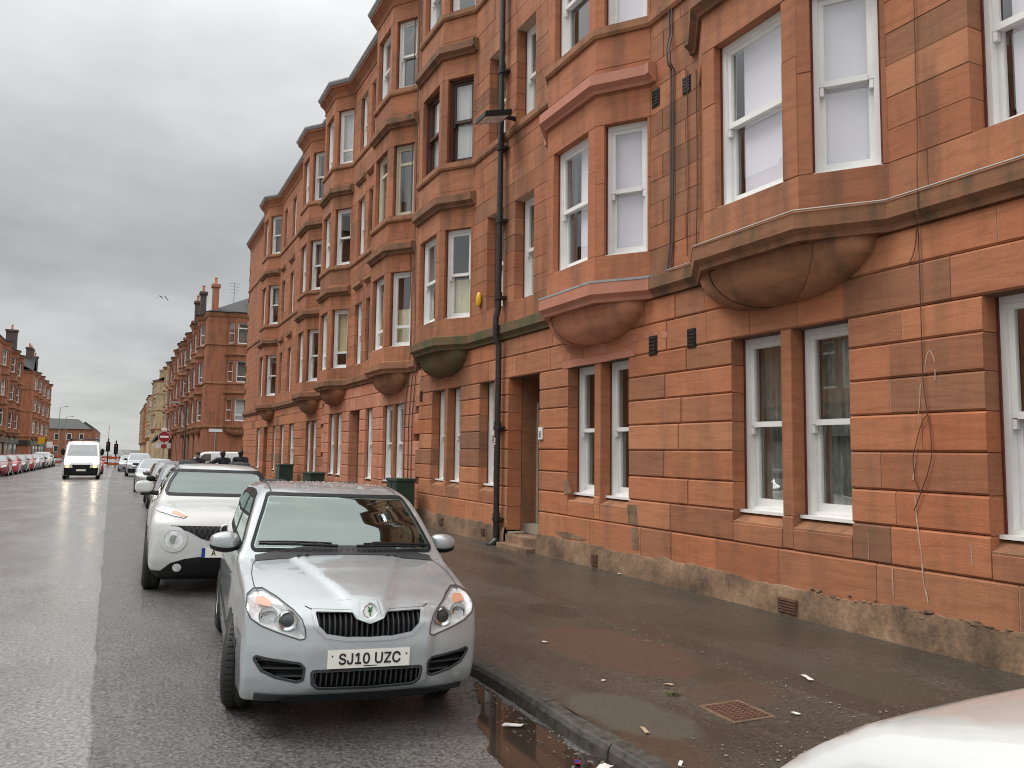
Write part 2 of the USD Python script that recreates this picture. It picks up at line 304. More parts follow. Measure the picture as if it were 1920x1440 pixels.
# asphalt
def asphalt(name, dark, light, wet, grain=85.0, tint=(1, 1, 1), patch_c=None, bump=0.55):
    nodes = {'g': ('geometry', {}),
        'n': ('noise_texture', {'scale': grain, 'detail': 4.0, 'roughness': 0.75}),
        'r': ('rgb_ramp', {'ramp': [(0.36, dark), (0.55, tuple((a + b) / 2 for a, b in zip(dark, light))), (0.72, light)]}),
        'mpl': ('mapping', {'scale': (1.0, .35, 1.0)}),
        'l': ('noise_texture', {'scale': 0.9, 'detail': 6.0, 'roughness': 0.6}),
        'lr': ('rgb_ramp', {'ramp': [(0.3, (.66, .66, .66)), (0.5, (1, 1, 1)), (0.7, (1.18, 1.18, 1.18))]}),
        'm': ('mix_color', {'blend_type': 'multiply', 'fac': 0.9}),
        'w': ('map_range', {'from_min': 0.35, 'from_max': 0.68, 'to_min': wet[0], 'to_max': wet[1], 'clamp': True}),
        'v': ('voronoi_texture', {'scale': grain * .75}),
        'bh': ('math', {'math_type': 'multiply_add', 'value2': 0.5}),
        'b': ('bump', {'strength': bump, 'distance': 0.012}),
        'p': ('principled_bsdf', {'specular_ior_level': 0.5})}
    links = [('g.position', 'n.vector'), ('n.fac', 'r.fac'), ('g.position', 'mpl.vector'), ('mpl.vector', 'l.vector'), ('l.fac', 'lr.fac'), ('r.color', 'm.a'), ('lr.color', 'm.b'),
        ('l.fac', 'w.value'), ('w.result', 'p.roughness'), ('g.position', 'v.vector'), ('v.distance', 'bh.value1'), ('n.fac', 'bh.value3'), ('bh.value', 'b.height'), ('b.normal', 'p.normal')]
    if patch_c:
        nodes['pn'] = ('noise_texture', {'scale': 0.55, 'detail': 4.0, 'roughness': 0.55, 'distortion': 0.3})
        nodes['pr'] = ('rgb_ramp', {'ramp': [(0.50, (0, 0, 0)), (0.60, (1, 1, 1))]})
        nodes['pm'] = ('math', {'math_type': 'multiply', 'value2': 0.75})
        nodes['px'] = ('mix_color', {'blend_type': 'mix', 'b': patch_c})
        links += [('mpl.vector', 'pn.vector'), ('pn.fac', 'pr.fac'), ('pr.color', 'pm.value1'), ('pm.value', 'px.fac'), ('m.result', 'px.a'), ('px.result', 'p.base_color')]
    else:
        links.append(('m.result', 'p.base_color'))
    return mat(name, nodes, links)
MAT['asphalt_lane'] = asphalt('pale_lane_asphalt', (.10, .10, .098), (.42, .42, .412), (.12, .27), 34.0, bump=.9)
MAT['asphalt_side'] = asphalt('dark_parking_asphalt', (.03, .029, .027), (.26, .25, .235), (.16, .40), 40.0, bump=1.0)
def pavement_material():
    N, L = {}, []
    def n(k, kind, **kw): N[k] = (kind, kw)
    def l(*p): L.extend(p)
    n('g', 'geometry'); n('gr', 'noise_texture', scale=42.0, detail=5.0, roughness=.75); n('gc', 'rgb_ramp', ramp=[(.34, (.022, .019, .016)), (.5, (.054, .047, .039)), (.70, (.115, .101, .085))]); l(('g.position', 'gr.vector'), ('gr.fac', 'gc.fac'))
    n('mp', 'mapping', scale=(1.0, .45, 1.0)); n('la', 'noise_texture', scale=1.3, detail=7.0, roughness=.62); n('lc', 'rgb_ramp', ramp=[(.30, (.50, .50, .46)), (.48, (.95, .95, .92)), (.68, (1.35, 1.33, 1.28))]); l(('g.position', 'mp.vector'), ('mp.vector', 'la.vector'), ('la.fac', 'lc.fac'))
    n('m0', 'mix_color', blend_type='multiply', fac=.95); l(('gc.color', 'm0.a'), ('lc.color', 'm0.b')); cur = 'm0.result'
    n('wn', 'noise_texture', scale=2.6, detail=5.0, roughness=.6); n('wv', 'mix_vector', fac=.16); l(('g.position', 'wn.vector'), ('g.position', 'wv.a'), ('wn.color', 'wv.b'))
    blobs = [(at(1150, 1215, 2, .05), (.62, 1.25), .10, (.078, .050, .036), .8), (at(1040, 1146, 2, .05), (.30, .55), .1, (.030, .024, .02), .8), (at(905, 1045, 2, .05), (.28, 1.5), .05, (.032, .026, .022), .8), (at(1380, 1300, 2, .05), (.5, .35), 0, (.085, .053, .037), .5), (at(1235, 1400, 2, .05), (.35, .5), 0, (.07, .045, .03), .6), (at(1180, 1330, 2, .05), (.35, .7), .2, (.095, .092, .075), .6), (at(1640, 1290, 2, .05), (.5, .6), 0, (.055, .05, .036), .6)]
    for k, (c, r, a, col, f) in enumerate(blobs):
        k0 = f'b{k}'; c2 = np.array(c) * .84 + .08; n(k0 + 'm', 'mapping', mapping_type='texture', location=(c2[0], c2[1], 0), rotation=(0, 0, a), scale=(r[0] * .84, r[1] * .84, 40.0)); n(k0 + 'g', 'gradient_texture', gradient_type='spherical'); n(k0 + 'r', 'rgb_ramp', ramp=[(0, (0, 0, 0)), (.16, (0, 0, 0)), (.30, (f, f, f)), (1, (f, f, f))]); n(k0 + 'x', 'mix_color', blend_type='mix', b=col)
        l(('wv.result', k0 + 'm.vector'), (k0 + 'm.vector', k0 + 'g.vector'), (k0 + 'g.fac', k0 + 'r.fac'), (k0 + 'r.color', k0 + 'x.fac'), (cur, k0 + 'x.a')); cur = k0 + 'x.result'
    # the old trench: a straight darker band with a pale edge
    n('sx', 'separate_xyz'); n('tr', 'map_range', from_min=4.12, from_max=4.72, to_min=0.0, to_max=1.0, clamp=True); n('tc', 'rgb_ramp', ramp=[(0, (0, 0, 0)), (.26, (0, 0, 0)), (.33, (.75, .75, .75)), (.68, (.75, .75, .75)), (.74, (0, 0, 0)), (1, (0, 0, 0))]); n('tx', 'mix_color', blend_type='mix', b=(.045, .034, .030))
    n('wz', 'mix_vector', fac=.05); l(('g.position', 'wz.a'), ('wn.color', 'wz.b'), ('wz.result', 'sx.vector'), ('sx.x', 'tr.value'), ('tr.result', 'tc.fac'), ('tc.color', 'tx.fac'), (cur, 'tx.a')); cur = 'tx.result'
    n('ro', 'map_range', from_min=.32, from_max=.66, to_min=.10, to_max=.40, clamp=True); n('vo', 'voronoi_texture', scale=34.0); n('bh', 'math', math_type='multiply_add', value2=.5); n('b', 'bump', strength=.5, distance=.012); n('p', 'principled_bsdf', specular_ior_level=.5)
    l(('la.fac', 'ro.value'), ('ro.result', 'p.roughness'), ('g.position', 'vo.vector'), ('vo.distance', 'bh.value1'), ('gr.fac', 'bh.value3'), ('bh.value', 'b.height'), ('b.normal', 'p.normal'), (cur, 'p.base_color'))
    return mat('pavement_asphalt', N, L)
MAT['asphalt_pave'] = pavement_material()
MAT['pave_strip'] = asphalt('pavement_trench_patch', (.052, .043, .037), (.125, .105, .09), (.34, .55), 45.0, bump=0.4)
MAT['soot'] = worn('sooty_chimney_stone', (.045, .034, .030), (.10, .072, .058), 5.0, (.8, .9))
MAT['kerb'] = worn('wet_kerb_stone', (.022, .020, .016), (.085, .075, .06), 13.0, (.55, .85), 0.6, 22.0)
MAT['ground'] = worn('ground_soil', (.06, .055, .045), (.09, .08, .065), 1.0)
MAT['puddle'] = mat('puddle_water', {'g': ('geometry', {}), 'n': ('noise_texture', {'scale': 5.0, 'detail': 2.0}), 'b': ('bump', {'strength': 0.03, 'distance': 0.01}),
    'p': ('principled_bsdf', {'base_color': (.022, .017, .013), 'roughness': 0.035, 'specular_ior_level': 0.7})}, [('g.position', 'n.vector'), ('n.fac', 'b.height'), ('b.normal', 'p.normal')])

MB().raw(*sheet(np.array([-900, -300, -60, LWALL - .3, WALL + .3, 60, 300, 900.]), YS, lambda x, y: gy(y) - .35)).build('ground', 'ground', kind='structure')
seam = lambda y: -0.02 - 0.0072 * np.clip(y, -5, 50)
_t = np.linspace(0, 1, 10)
def strip(x0f, x1f, zf, n=10):
    t = np.linspace(0, 1, n)[:, None] * np.ones(len(YS)); Y = np.ones((n, 1)) * YS
    X = x0f(Y) * (1 - t) + x1f(Y) * t; v = np.stack([X, Y, zf(X, Y)], -1).reshape(-1, 3); m = len(YS)
    i, j = np.meshgrid(np.arange(n - 1), np.arange(m - 1), indexing='ij'); a = (i * m + j).ravel()
    return v, np.stack([a, a + m, a + m + 1, a + 1], 1)
K = lambda c: (lambda y: np.full_like(y, c))
MB().raw(*strip(K(LKERB - .05), K(KERB + .05), road_z, 24)).build('road', 'asphalt_side', kind='structure', label='dark wet asphalt road with parked cars along both kerbs', smooth=True)
# the paler resurfaced lane is a real layer on top, with a crumbling edge
YL = np.r_[np.arange(-20, 40, .12), np.arange(40, 170, 2.0), np.linspace(180, 900, 20)]
rg = np.random.default_rng(3)
edge = seam(YL) + (meshkit.fbm(np.stack([YL * 1.6, YL * 0, YL * 0], 1), 4, 5) - .5) * .045 * (YL < 60)
lane_v = []; cols = [0.0, .02, 1.0, 2.0, 2.85]
for k, cx_ in enumerate(cols):
    X = edge - cx_; lane_v.append(np.stack([X, YL, road_z(X, YL) + (.0015 if k == 0 else .011)], 1))
m = len(YL); V = np.vstack(lane_v); i, j = np.meshgrid(np.arange(len(cols) - 1), np.arange(m - 1), indexing='ij'); a = (i * m + j).ravel()
MB().raw(V, np.stack([a, a + 1, a + m + 1, a + m], 1)).build('road_lane', 'asphalt_lane', kind='structure', label='paler resurfaced asphalt lane left of the lengthwise seam', smooth=True)
V2 = []
for cx_ in (2.87, 4.2, 5.6, 6.1):
    X = edge * 0 - .1 - cx_; V2.append(np.stack([X, YL, road_z(X, YL) + .009], 1))
V = np.vstack(V2); i, j = np.meshgrid(np.arange(3), np.arange(m - 1), indexing='ij'); a = (i * m + j).ravel()
MB().raw(V, np.stack([a, a + 1, a + m + 1, a + m], 1)).build('road_lane', 'asphalt_lane', kind='structure', label='pale asphalt lane on the far side of the centre joint', smooth=True)
MB().raw(*strip(K(KERB + .10), K(WALL + .35), pave_z, 12)).build('pavement', 'asphalt_pave', kind='structure', label='worn dark asphalt pavement below the red tenement wall', smooth=True)
MB().raw(*strip(K(LWALL - .3), K(LKERB - .13), pave_zl, 6)).build('pavement', 'asphalt_pave', kind='structure', label='asphalt pavement in front of the shops across the street', smooth=True)
# an old trench runs along the pavement, and a few square repairs
def surf_patch(poly, zf, dz=.004, res=.12):
    v, f = trimesh.creation.triangulate_polygon(poly, engine='earcut')
    v3 = np.c_[v, np.zeros(len(v))]
    v3, f = trimesh.remesh.subdivide_to_size(v3, f, res)
    v3[:, 2] = zf(v3[:, 0], v3[:, 1]) + dz
    n = np.cross(v3[f[:, 1]] - v3[f[:, 0]], v3[f[:, 2]] - v3[f[:, 0]]); fl = n[:, 2] < 0; f[fl] = f[fl][:, ::-1]
    return v3, f
def wobble(pts, amp=.03, seed=0, step=.08):
    P = Polygon(pts); L = P.exterior.length; n = max(8, int(L / step))
    q = np.array([P.exterior.interpolate(i / n, normalized=True).coords[0] for i in range(n)])
    d = np.stack([meshkit.fbm(np.c_[q * 3, np.full(n, 1.3)], 3, seed), meshkit.fbm(np.c_[q * 3, np.full(n, 7.7)], 3, seed + 3)], 1) - .5
    return Polygon(q + d * 2 * amp).buffer(0)
gpts = lambda L, z=.05: [tuple(at(px, py, 2, z)[:2]) for px, py in L]
big = lambda g: max(getattr(g, 'geoms', [g]), key=lambda a: a.area)
# kerb stones, each its own
kerb = thing('kerb', None, None, (KERB, 0, 0), kind='structure')
y = -6.0
while y < 75:
    l = RNG.uniform(.85, 1.05) if y < 30 else RNG.uniform(2, 3); z0, z1 = float(gy(y)), float(gy(y + l)); jx, jz = RNG.uniform(-.012, .012), RNG.uniform(-.008, .006)
    yy = np.linspace(y + .006, y + l - .006, 7); prof = [(-.02, -.2), (-.012, -.03), (.004, .0), (.018, .010), (.115, .012), (.115, -.2)]
    v = []
    for k, yv in enumerate(yy):
        for (o, h) in prof:
            w = (meshkit.fbm(np.array([[yv * 5, o * 9, h * 9]]), 3, 4)[0] - .5) * .03
            v.append((KERB + o + jx + w, yv, gy(yv) + .003 + h + jz + w * .5))
    n = len(prof); f = [[k * n + q, k * n + q + 1, (k + 1) * n + q + 1, (k + 1) * n + q] for k in range(len(yy) - 1) for q in range(n - 1)] + [[0, n - 1, n - 2, 1]] + [[1, n - 2, n - 3, 2]]
    MB().raw(np.array(v), np.array(f)[:, ::-1]).build('kerb_stone', 'kerb', kerb); y += l
MB().box((LKERB - .15, -30, -.4), (LKERB, 160, -.06)).box((LKERB - .15, -30, -.4), (LKERB, 30, .012)).build('kerb', 'kerb', kind='structure')
# puddle in the gutter
pud = big(wobble([(2.68, 2.4), (2.66, 4.2), (2.62, 5.9), (2.45, 5.4), (2.18, 4.6), (1.95, 3.7), (2.0, 3.0), (2.25, 2.3)], .12, 21, .05))
MB().raw(*surf_patch(pud, lambda x, y: road_z(2.45, y) + 0 * x, .016, .1)).build('puddle', 'puddle', kind='structure', label='shallow brown puddle in the gutter beside the silver car')

# ------------------------------------------------------------------ masonry builder
class Frame:
    """u along a wall, o out of it, z up"""
    def __init__(s, P, D): s.P = np.array(P, float); s.D = np.array(D, float) / np.linalg.norm(D); s.N = np.array([-s.D[1], s.D[0]])
    def __call__(s, q):
        q = np.atleast_2d(q); xy = s.P + q[:, :1] * s.D + q[:, 1:2] * s.N
        return np.c_[xy, q[:, 2]]
    def sub(s, u0, o0, u1, o1):
        a = s.P + u0 * s.D + o0 * s.N; b = s.P + u1 * s.D + o1 * s.N
        return Frame(a, b - a), float(np.linalg.norm(b - a))

def stone(mb, fr, u0, u1, z0, z1, face=0.0, depth=.28, cu=.003, cz=.004, j=.003):
    u0 += j; u1 -= j; z0 += j; z1 -= j
    v = []
    for (o, du, dz) in ((-depth, 0, 0), (face - max(cu, cz), 0, 0), (face, cu, cz)):
        v += [(u0 + du, o, z0 + dz), (u1 - du, o, z0 + dz), (u1 - du, o, z1 - dz), (u0 + du, o, z1 - dz)]
    f = []
    for k in (0, 4):
        for q in range(4):
            f.append([k + q, k + (q + 1) % 4, k + 4 + (q + 1) % 4, k + 4 + q])
    f.append([8, 9, 10, 11])
    # u x o x z is right handed: outward normals
    mb.raw(fr(v), np.array(f)[:, ::-1])

def spans(u0, u1, z0, z1, openings):
    out = [(u0, u1)]
    for (a, b, c, d) in openings:
        if d <= z0 + 1e-6 or c >= z1 - 1e-6: continue
        nxt = []
        for (p, q) in out:
            if b <= p or a >= q: nxt.append((p, q)); continue
            if a > p + .01: nxt.append((p, a))
            if b < q - .01: nxt.append((b, q))
        out = nxt
    return out

class Masonry:
    """lays stones of one building; the largest in the photo as parts, the others joined"""
    def __init__(s, root, limit=290): s.root, s.items, s.back, s.dark, s.limit = root, [], MB(), MB(), limit
    def lay(s, fr, u0, u1, rows, openings, m, lmin=.45, lmax=1.0, cu=.003, cz=.004, j=.003, rough=.003, mort='mortar', depth=.28, seed=0, solid=False, stag=False):
        rng = random.Random(seed * 77 + int(abs(fr.P[1]) * 10))
        for (z0, z1) in zip(rows[:-1], rows[1:]):
            sg = lambda u: .24 * math.sin(9.7 * z0 * 3.1 + u * 5.0) if stag and fr.D[1] > .99 and abs(u) > 3 else 0.0
            for (p, q) in spans(u0 + sg(u0 - .004), u1 + sg(u1 + .004), z0, z1, openings):
                cuts = [p]
                if not solid:
                    while q - cuts[-1] > lmax:
                        cuts.append(cuts[-1] + rng.uniform(lmin, min(lmax, q - cuts[-1] - lmin * .6)))
                cuts.append(q)
                for a, b in zip(cuts[:-1], cuts[1:]):
                    mb = MB(); stone(mb, fr, a, b, z0, z1, rng.uniform(-rough, rough), depth, cu, cz, j)
                    c = fr([[(a + b) / 2, 0, (z0 + z1) / 2]])[0]; dvec = c - np.array([0, 0, EYE]); dist = np.linalg.norm(dvec)
                    vis = (b - a) * (z1 - z0) / dist ** 2 if dvec @ CF > 0 else 0
                    s.items.append((vis, mb, m))
                e = .012
                s.back.box((p + e, -depth - .04, z0 + cz + .001), (q - e, -.0045 - rough, z1 - cz - .001), fr)
                if cz > .01: s.dark.box((p + e, -depth - .03, z0 - .003), (q - e, -.024, z1 + .003), fr)
    def build(s):
        s.items.sort(key=lambda t: -t[0]); rest = {}
        for k, (vis, mb, m) in enumerate(s.items):
            if k < s.limit: mb.build('stone', m, s.root)
            else:
                r = rest.setdefault(m, MB()); v, f = mb.arrays(); r.raw(v, f)
        for m, r in rest.items(): r.build('stonework', m, s.root, kind='stuff')
        s.back.build('mortar', 'mortar', s.root, kind='stuff'); s.dark.build('joint_backing', 'mortar_dark', s.root, kind='stuff')

def polyoffset(poly, d):
    """poly: (u, o) points of a wall line; moves it out by d with mitred corners"""
    P = np.array(poly, float); out = []
    seg = np.diff(P, axis=0); seg /= np.linalg.norm(seg, axis=1, keepdims=True); nr = np.stack([-seg[:, 1], seg[:, 0]], 1)
    for i in range(len(P)):
        a = nr[max(i - 1, 0)]; b = nr[min(i, len(nr) - 1)]
        mdir = a + b; mdir /= np.linalg.norm(mdir); out.append(P[i] + mdir * d / max(mdir @ a, .3))
    return np.array(out)

def moulding(fr, poly, prof, mb=None):
    """sweeps prof [(out, z)] along the wall line"""
    mb = mb or MB(); rings = [polyoffset(poly, o) for o, z in prof]; n = len(poly)
    v = np.vstack([np.c_[r, np.full(n, z)] for r, (o, z) in zip(rings, prof)])
    f = []; k = len(prof)
    for q in range(k):
        q2 = (q + 1) % k
        for i in range(n - 1): f.append([q * n + i, q * n + i + 1, q2 * n + i + 1, q2 * n + i])
    f += [[q * n for q in range(k)][:3] + [0]] if False else []
    tri = np.array(f)
    mb.raw(fr(v), tri[:, ::-1])
    for i, flip in ((0, False), (n - 1, True)):
        idx = [q * n + i for q in range(k)]
        t = np.array([[idx[0], idx[a], idx[a + 1]] for a in range(1, k - 1)])
        mb.raw(fr(v), t[:, ::-1] if flip else t)
    return mb
COURSE = lambda z0, z1, o=.10, b=-.05: [(b, z0), (o * .35, z0), (o * .45, z0 + (z1 - z0) * .18), (o, z0 + (z1 - z0) * .36), (o, z1 - .03), (o * .4, z1), (b, z1)]

def corbel(fr, uc, a, p, z0, z1, root, m):
    """the rounded stone bowl that carries a bay"""
    k, n = 9, 20; v = []
    for i in range(k + 1):
        t = i / k * PI / 2; zz = z1 - (z1 - z0) * math.sin(t) ** 1.0; r = math.cos(t) ** 1.0
        for q in range(n + 1):
            ph = q / n * PI; c, s_ = math.cos(ph), math.sin(ph)
            e = .86
            v.append((uc - a * (.16 + .84 * r) * math.copysign(abs(c) ** e, c), p * r * abs(s_) ** e - (.02 if q in (0, n) else 0), zz))
    f = [[i * (n + 1) + q, i * (n + 1) + q + 1, (i + 1) * (n + 1) + q + 1, (i + 1) * (n + 1) + q] for i in range(k) for q in range(n)]
    cuts = [0, 6, 14, 20]
    for c0, c1 in zip(cuts[:-1], cuts[1:]):
        vv = np.array(v); kk = 1.0 if c0 != 6 else .988; vv[:, 0] = uc + (vv[:, 0] - uc) * kk; vv[:, 1] *= kk; vv[:, 2] = z1 - (z1 - vv[:, 2]) * kk
        ff = [x for x in f if c0 <= x[0] % (n + 1) < c1]
        used = np.unique(np.array(ff)); remap = -np.ones(len(vv), int); remap[used] = np.arange(len(used))
        MB().raw(fr(vv[used]), remap[np.array(ff)]).build('bay_corbel', m, root, smooth=60)

def window(root, fr, u0, u1, z0, z1, recess=.20, frame='upvc', split=.5, sill=True, curtain=None, hang=True, small=False, mullion=None, sashes=True):
    """sash window: box frame with the sashes, panes, sill and curtain as its pieces"""
    o = -recess; t = .065; W_ = u1 - u0
    B = lambda mb, a0, a1, o0, o1, b0, b1: mb.box((a0, o0, b0), (a1, o1, b1), fr)
    fm = MB(); B(fm, u0, u0 + t, o - .16, o, z0, z1); B(fm, u1 - t, u1, o - .16, o, z0, z1); B(fm, u0 + t, u1 - t, o - .16, o, z1 - t, z1); B(fm, u0 + t, u1 - t, o - .16, o, z0, z0 + .05)
    win = fm.build('window', frame, root)
    for a_, b_ in ((u0, u0 + .016), (u1 - .016, u1)): sl = MB(); B(sl, a_, b_, o - .02, o + .018, z0, z1); sl.build('seal', 'reveal', win)
    a0, a1, b0, b1 = u0 + t, u1 - t, z0 + .05, z1 - t; zm = b0 + (b1 - b0) * split; st = .052
    if sashes:
        us = MB(); od, of_ = o - .075, o - .03
        B(us, a0, a0 + st, od, of_, zm - .02, b1); B(us, a1 - st, a1, od, of_, zm - .02, b1); B(us, a0 + st, a1 - st, od, of_, b1 - st, b1); B(us, a0 + st, a1 - st, od, of_ + .012, zm - .03, zm + .03)
        B(us, a0 + .004, a0 + st - .012, od, of_ + .004, zm - .11, zm - .03); B(us, a1 - st + .012, a1 - .004, od, of_ + .004, zm - .11, zm - .03)
        us.build('upper_sash', frame, win)
        ls = MB(); od2, of2 = o - .13, o - .085
        B(ls, a0, a0 + st, od2, of2, b0, zm + .02); B(ls, a1 - st, a1, od2, of2, b0, zm + .02); B(ls, a0 + st, a1 - st, od2, of2, b0, b0 + .085); B(ls, a0 + st, a1 - st, od2, of2, zm - .02, zm + .02)
        ls.build('lower_sash', frame, win)
        for (c0, c1, oo) in ((zm + .03, b1 - st, o - .052), (b0 + .085, zm - .02, o - .108)):
            MB().raw(fr([(a0 + st - .004, oo, c0 - .004), (a1 - st + .004, oo, c0 - .004), (a1 - st + .004, oo, c1 + .004), (a0 + st - .004, oo, c1 + .004)]), [[3, 2, 1, 0]]).build('pane', 'pane', win)
    else:
        ls = MB(); B(ls, a0, a0 + st, o - .09, o - .03, b0, b1); B(ls, a1 - st, a1, o - .09, o - .03, b0, b1); B(ls, a0 + st, a1 - st, o - .09, o - .03, b0, b0 + .07); B(ls, a0 + st, a1 - st, o - .09, o - .03, b1 - .06, b1)
        B(ls, a0 + st, a1 - st, o - .09, o - .03, zm - .035, zm + .035)
        ls.build('sash', frame, win)
        for (c0, c1) in ((zm + .035, b1 - .06), (b0 + .07, zm - .035)):
            MB().raw(fr([(a0 + st - .004, o - .06, c0 - .004), (a1 - st + .004, o - .06, c0 - .004), (a1 - st + .004, o - .06, c1 + .004), (a0 + st - .004, o - .06, c1 + .004)]), [[3, 2, 1, 0]]).build('pane', 'pane', win)
    if sill:
        s_ = MB(); B(s_, u0 + .004, u1 - .004, o - .02, min(o + .10, -.03), z0 - .022, z0 + .012); s_.build('sill', frame if frame == 'upvc' else 'stone_brown', win)
    if curtain:
        kind, c0, c1, f0, f1, oo = (curtain + (.32,))[:6]
        n = 30; uu = np.linspace(u0 + W_ * c0, u0 + W_ * c1, n); w = (.018 * np.sin(np.arange(n) * 1.9) + .008 * np.sin(np.arange(n) * .7)) * (0 if kind == 'sky_sheen' else 1)
        v = np.vstack([np.c_[uu, o - oo + w, np.full(n, z0 + (z1 - z0) * f0)], np.c_[uu, o - oo + w, np.full(n, z0 + (z1 - z0) * f1)]])
        MB().raw(fr(v), [[q, q + 1, n + q + 1, n + q] for q in range(n - 1)]).build('curtain', kind, win)  # some kinds are sheets coloured as reflections in the pane, not cloth
    return win

def rooms(root, fr, u0, u1, z0, z1, floors, partitions, deep=3.2):
    """plain rooms behind the windows: back wall, floors, partition walls"""
    mb = MB(); B = lambda a, b: mb.box(a, b, fr)
    B((u0, -deep - .1, z0), (u1, -deep, z1))
    for z in floors: B((u0 + .01, -deep, z - .15), (u1 - .01, -.34, z + .02))
    for u in partitions: B((u - .05, -deep + .004, z0 + .004), (u + .05, -.34, z1 - .004))
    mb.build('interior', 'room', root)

# storey heights of the tenements (metres above the pavement datum)
Z_PL, Z_LINT, Z_C0, Z_C1 = .43, 3.08, 3.81, 4.10
GROUND_ROWS = [.35, .77, 1.12, 1.44, 1.79, 2.13, 2.46, 2.78, 3.08, 3.47, 3.81]
ST = [dict(sill=4.47, lint=6.34), dict(sill=7.78, lint=9.61), dict(sill=11.09, lint=12.90)]
EAVE = 13.45
BAY_A, BAY_F, BAY_P = 1.34, .70, .48
def upper_rows():
    r = [Z_C1]
    for k, s_ in enumerate(ST):
        r += list(np.linspace(s_['sill'], s_['lint'], 7))
        nxt = ST[k + 1]['sill'] if k < 2 else EAVE
        n = 4 if k < 2 else 2
        r += list(np.linspace(s_['lint'], nxt, n + 1)[1:-1])
    return r + [EAVE]

def tenement(name, label, u0, u1, dz, bays, gwin, doors, hall, styles, mats, fr=None, courses=True, rich=True, seed=1, end_wall=False, group=None, stone_limit=290, win_top=None, chim=()):
    """one red sandstone tenement close. bays: centres; gwin: ground openings; hall: upper openings between the bays"""
    fr0 = fr or Frame((WALL, 0), (0, 1))
    b = fr0([[(u0 + u1) / 2, 0, 0]])[0]
    root = thing(name, label, 'tenement', (b[0], b[1], dz), group=group)
    rg = random.Random(seed)
    def F(P, D):
        f = Frame(P, D); c = f.__call__
        return f
    class FZ(Frame):
        def __call__(s, q):
            q = np.array(np.atleast_2d(q), float); q[:, 2] += dz; return Frame.__call__(s, q)
        def sub(s, a, b_, c, d):
            f, L = Frame.sub(s, a, b_, c, d); g = FZ(f.P, f.D); return g, L
    fr = FZ(fr0.P, fr0.D)
    ms = Masonry(root, stone_limit)
    # ground storey
    opens = [(a, c, .99, Z_LINT) for (a, c) in gwin] + [(a, c, 0, Z_LINT) for (a, c) in doors]
    for (a, b_), (c, d_) in zip(gwin[:-1], gwin[1:]):
        if 0 < c - b_ < .26:
            opens.append((b_ - .001, c + .001, 1.12, Z_LINT)); mu = MB()
            stone(mu, fr, b_, c, 1.12, Z_LINT, -.012, .26, .008, .002, .001); mu.build('mullion', mats['upper'], root)
    ms.lay(fr, u0 + .004, u1 - .004, GROUND_ROWS, opens, mats['ground'], .5, 1.3, cu=.003, cz=.018, j=.003, seed=seed, stag=True)
    for (a, c) in gwin: ms.lay(fr, a, c, [.77, .99], [], mats['ground'], 9, 9.5, cu=.003, cz=.014, j=.002, solid=True, seed=seed + 7)
    # upper flat wall
    wopen = [(c - BAY_A + .05, c + BAY_A - .05, Z_C1, EAVE) for c in bays]
    hopen = [(a, c, s_['sill'], s_['lint']) for (a, c) in hall for s_ in ST]
    rows = upper_rows()
    ms.lay(fr, u0 + .004, u1 - .004, [Z_C0 + .002, Z_C1], [(c - BAY_A + .05, c + BAY_A - .05, 0, 99) for c in bays], mats['upper'], .6, 1.3, mort=mats.get('umort', 'mortar'), seed=seed + 1)
    ms.lay(fr, u0 + .004, u1 - .004, rows, wopen + hopen, mats['upper'], .65, 1.35, stag=True, cu=.002, cz=.002, j=.0035, mort=mats.get('umort', 'mortar'), seed=seed + 2)
    # wall line with the bays
    line = [(u0, 0.0)]
    for c in sorted(bays): line += [(c - BAY_A, 0.0), (c - BAY_F, BAY_P), (c + BAY_F, BAY_P), (c + BAY_A, 0.0)]
    line.append((u1, 0.0))
    for bi, c in enumerate(sorted(bays)):
        pts = [(c - BAY_A, 0), (c - BAY_F, BAY_P), (c + BAY_F, BAY_P), (c + BAY_A, 0)]
        bm = mats['bays'][bi] if 'bays' in mats else mats['upper']
        for si in range(3):
            sf, L = fr.sub(*pts[si], *pts[si + 1])
            wo = (.16, L - .05) if si == 2 else ((.05, L - .16) if si == 0 else (.20, L - .20))
            if si != 1: wo = (wo[0] if si == 0 else .13, L - .13 if si == 0 else L - .045)
            op = [(wo[0], wo[1], s_['sill'], s_['lint']) for s_ in ST]
            for k, s_ in enumerate(ST):
                zc = Z_C1 if k == 0 else ST[k - 1]['lint']
                zt = EAVE if k == 2 else ST[k + 1]['sill']
                if k == 0: ms.lay(sf, 0, L, [Z_C0 + .002, Z_C1, s_['sill']], [], bm, 9, 9.5, j=.002, solid=True, depth=.24, mort='mortar', seed=seed + si)
                else: ms.lay(sf, 0, L, [ST[k - 1]['lint'], ST[k - 1]['lint'] + .42, ST[k - 1]['lint'] + .82, s_['sill'] - .17, s_['sill']], [], bm, 9, 9.5, j=.002, solid=True, depth=.24, seed=seed + si)
                mid = s_['sill'] + (s_['lint'] - s_['sill']) * (.55 + .1 * (si == 1))
                ms.lay(sf, 0, L, [s_['sill'], mid, s_['lint']], op, bm, 9, 9.5, j=.002, solid=True, depth=.24, seed=seed + si)
            ms.lay(sf, 0, L, [ST[2]['lint'], EAVE], [], bm, 9, 9.5, j=.002, solid=True, depth=.24, seed=seed + si)
            for k, s_ in enumerate(ST):
                if win_top and k > win_top: continue
                fk, ck, sa = styles(bi, si, k)
                window(root, sf, wo[0], wo[1], s_['sill'], s_['lint'], .11, fk, sashes=sa == 'sash', split=.5 if sa == 'sash' else (.26 if sa == 'low' else .76), curtain=ck)
        corbel(fr, c, BAY_A - .14, BAY_P - .05, 3.34, Z_C0 + .035, root, mats['corbel'][bi] if 'corbel' in mats else 'stone_brown')
    ms.build()
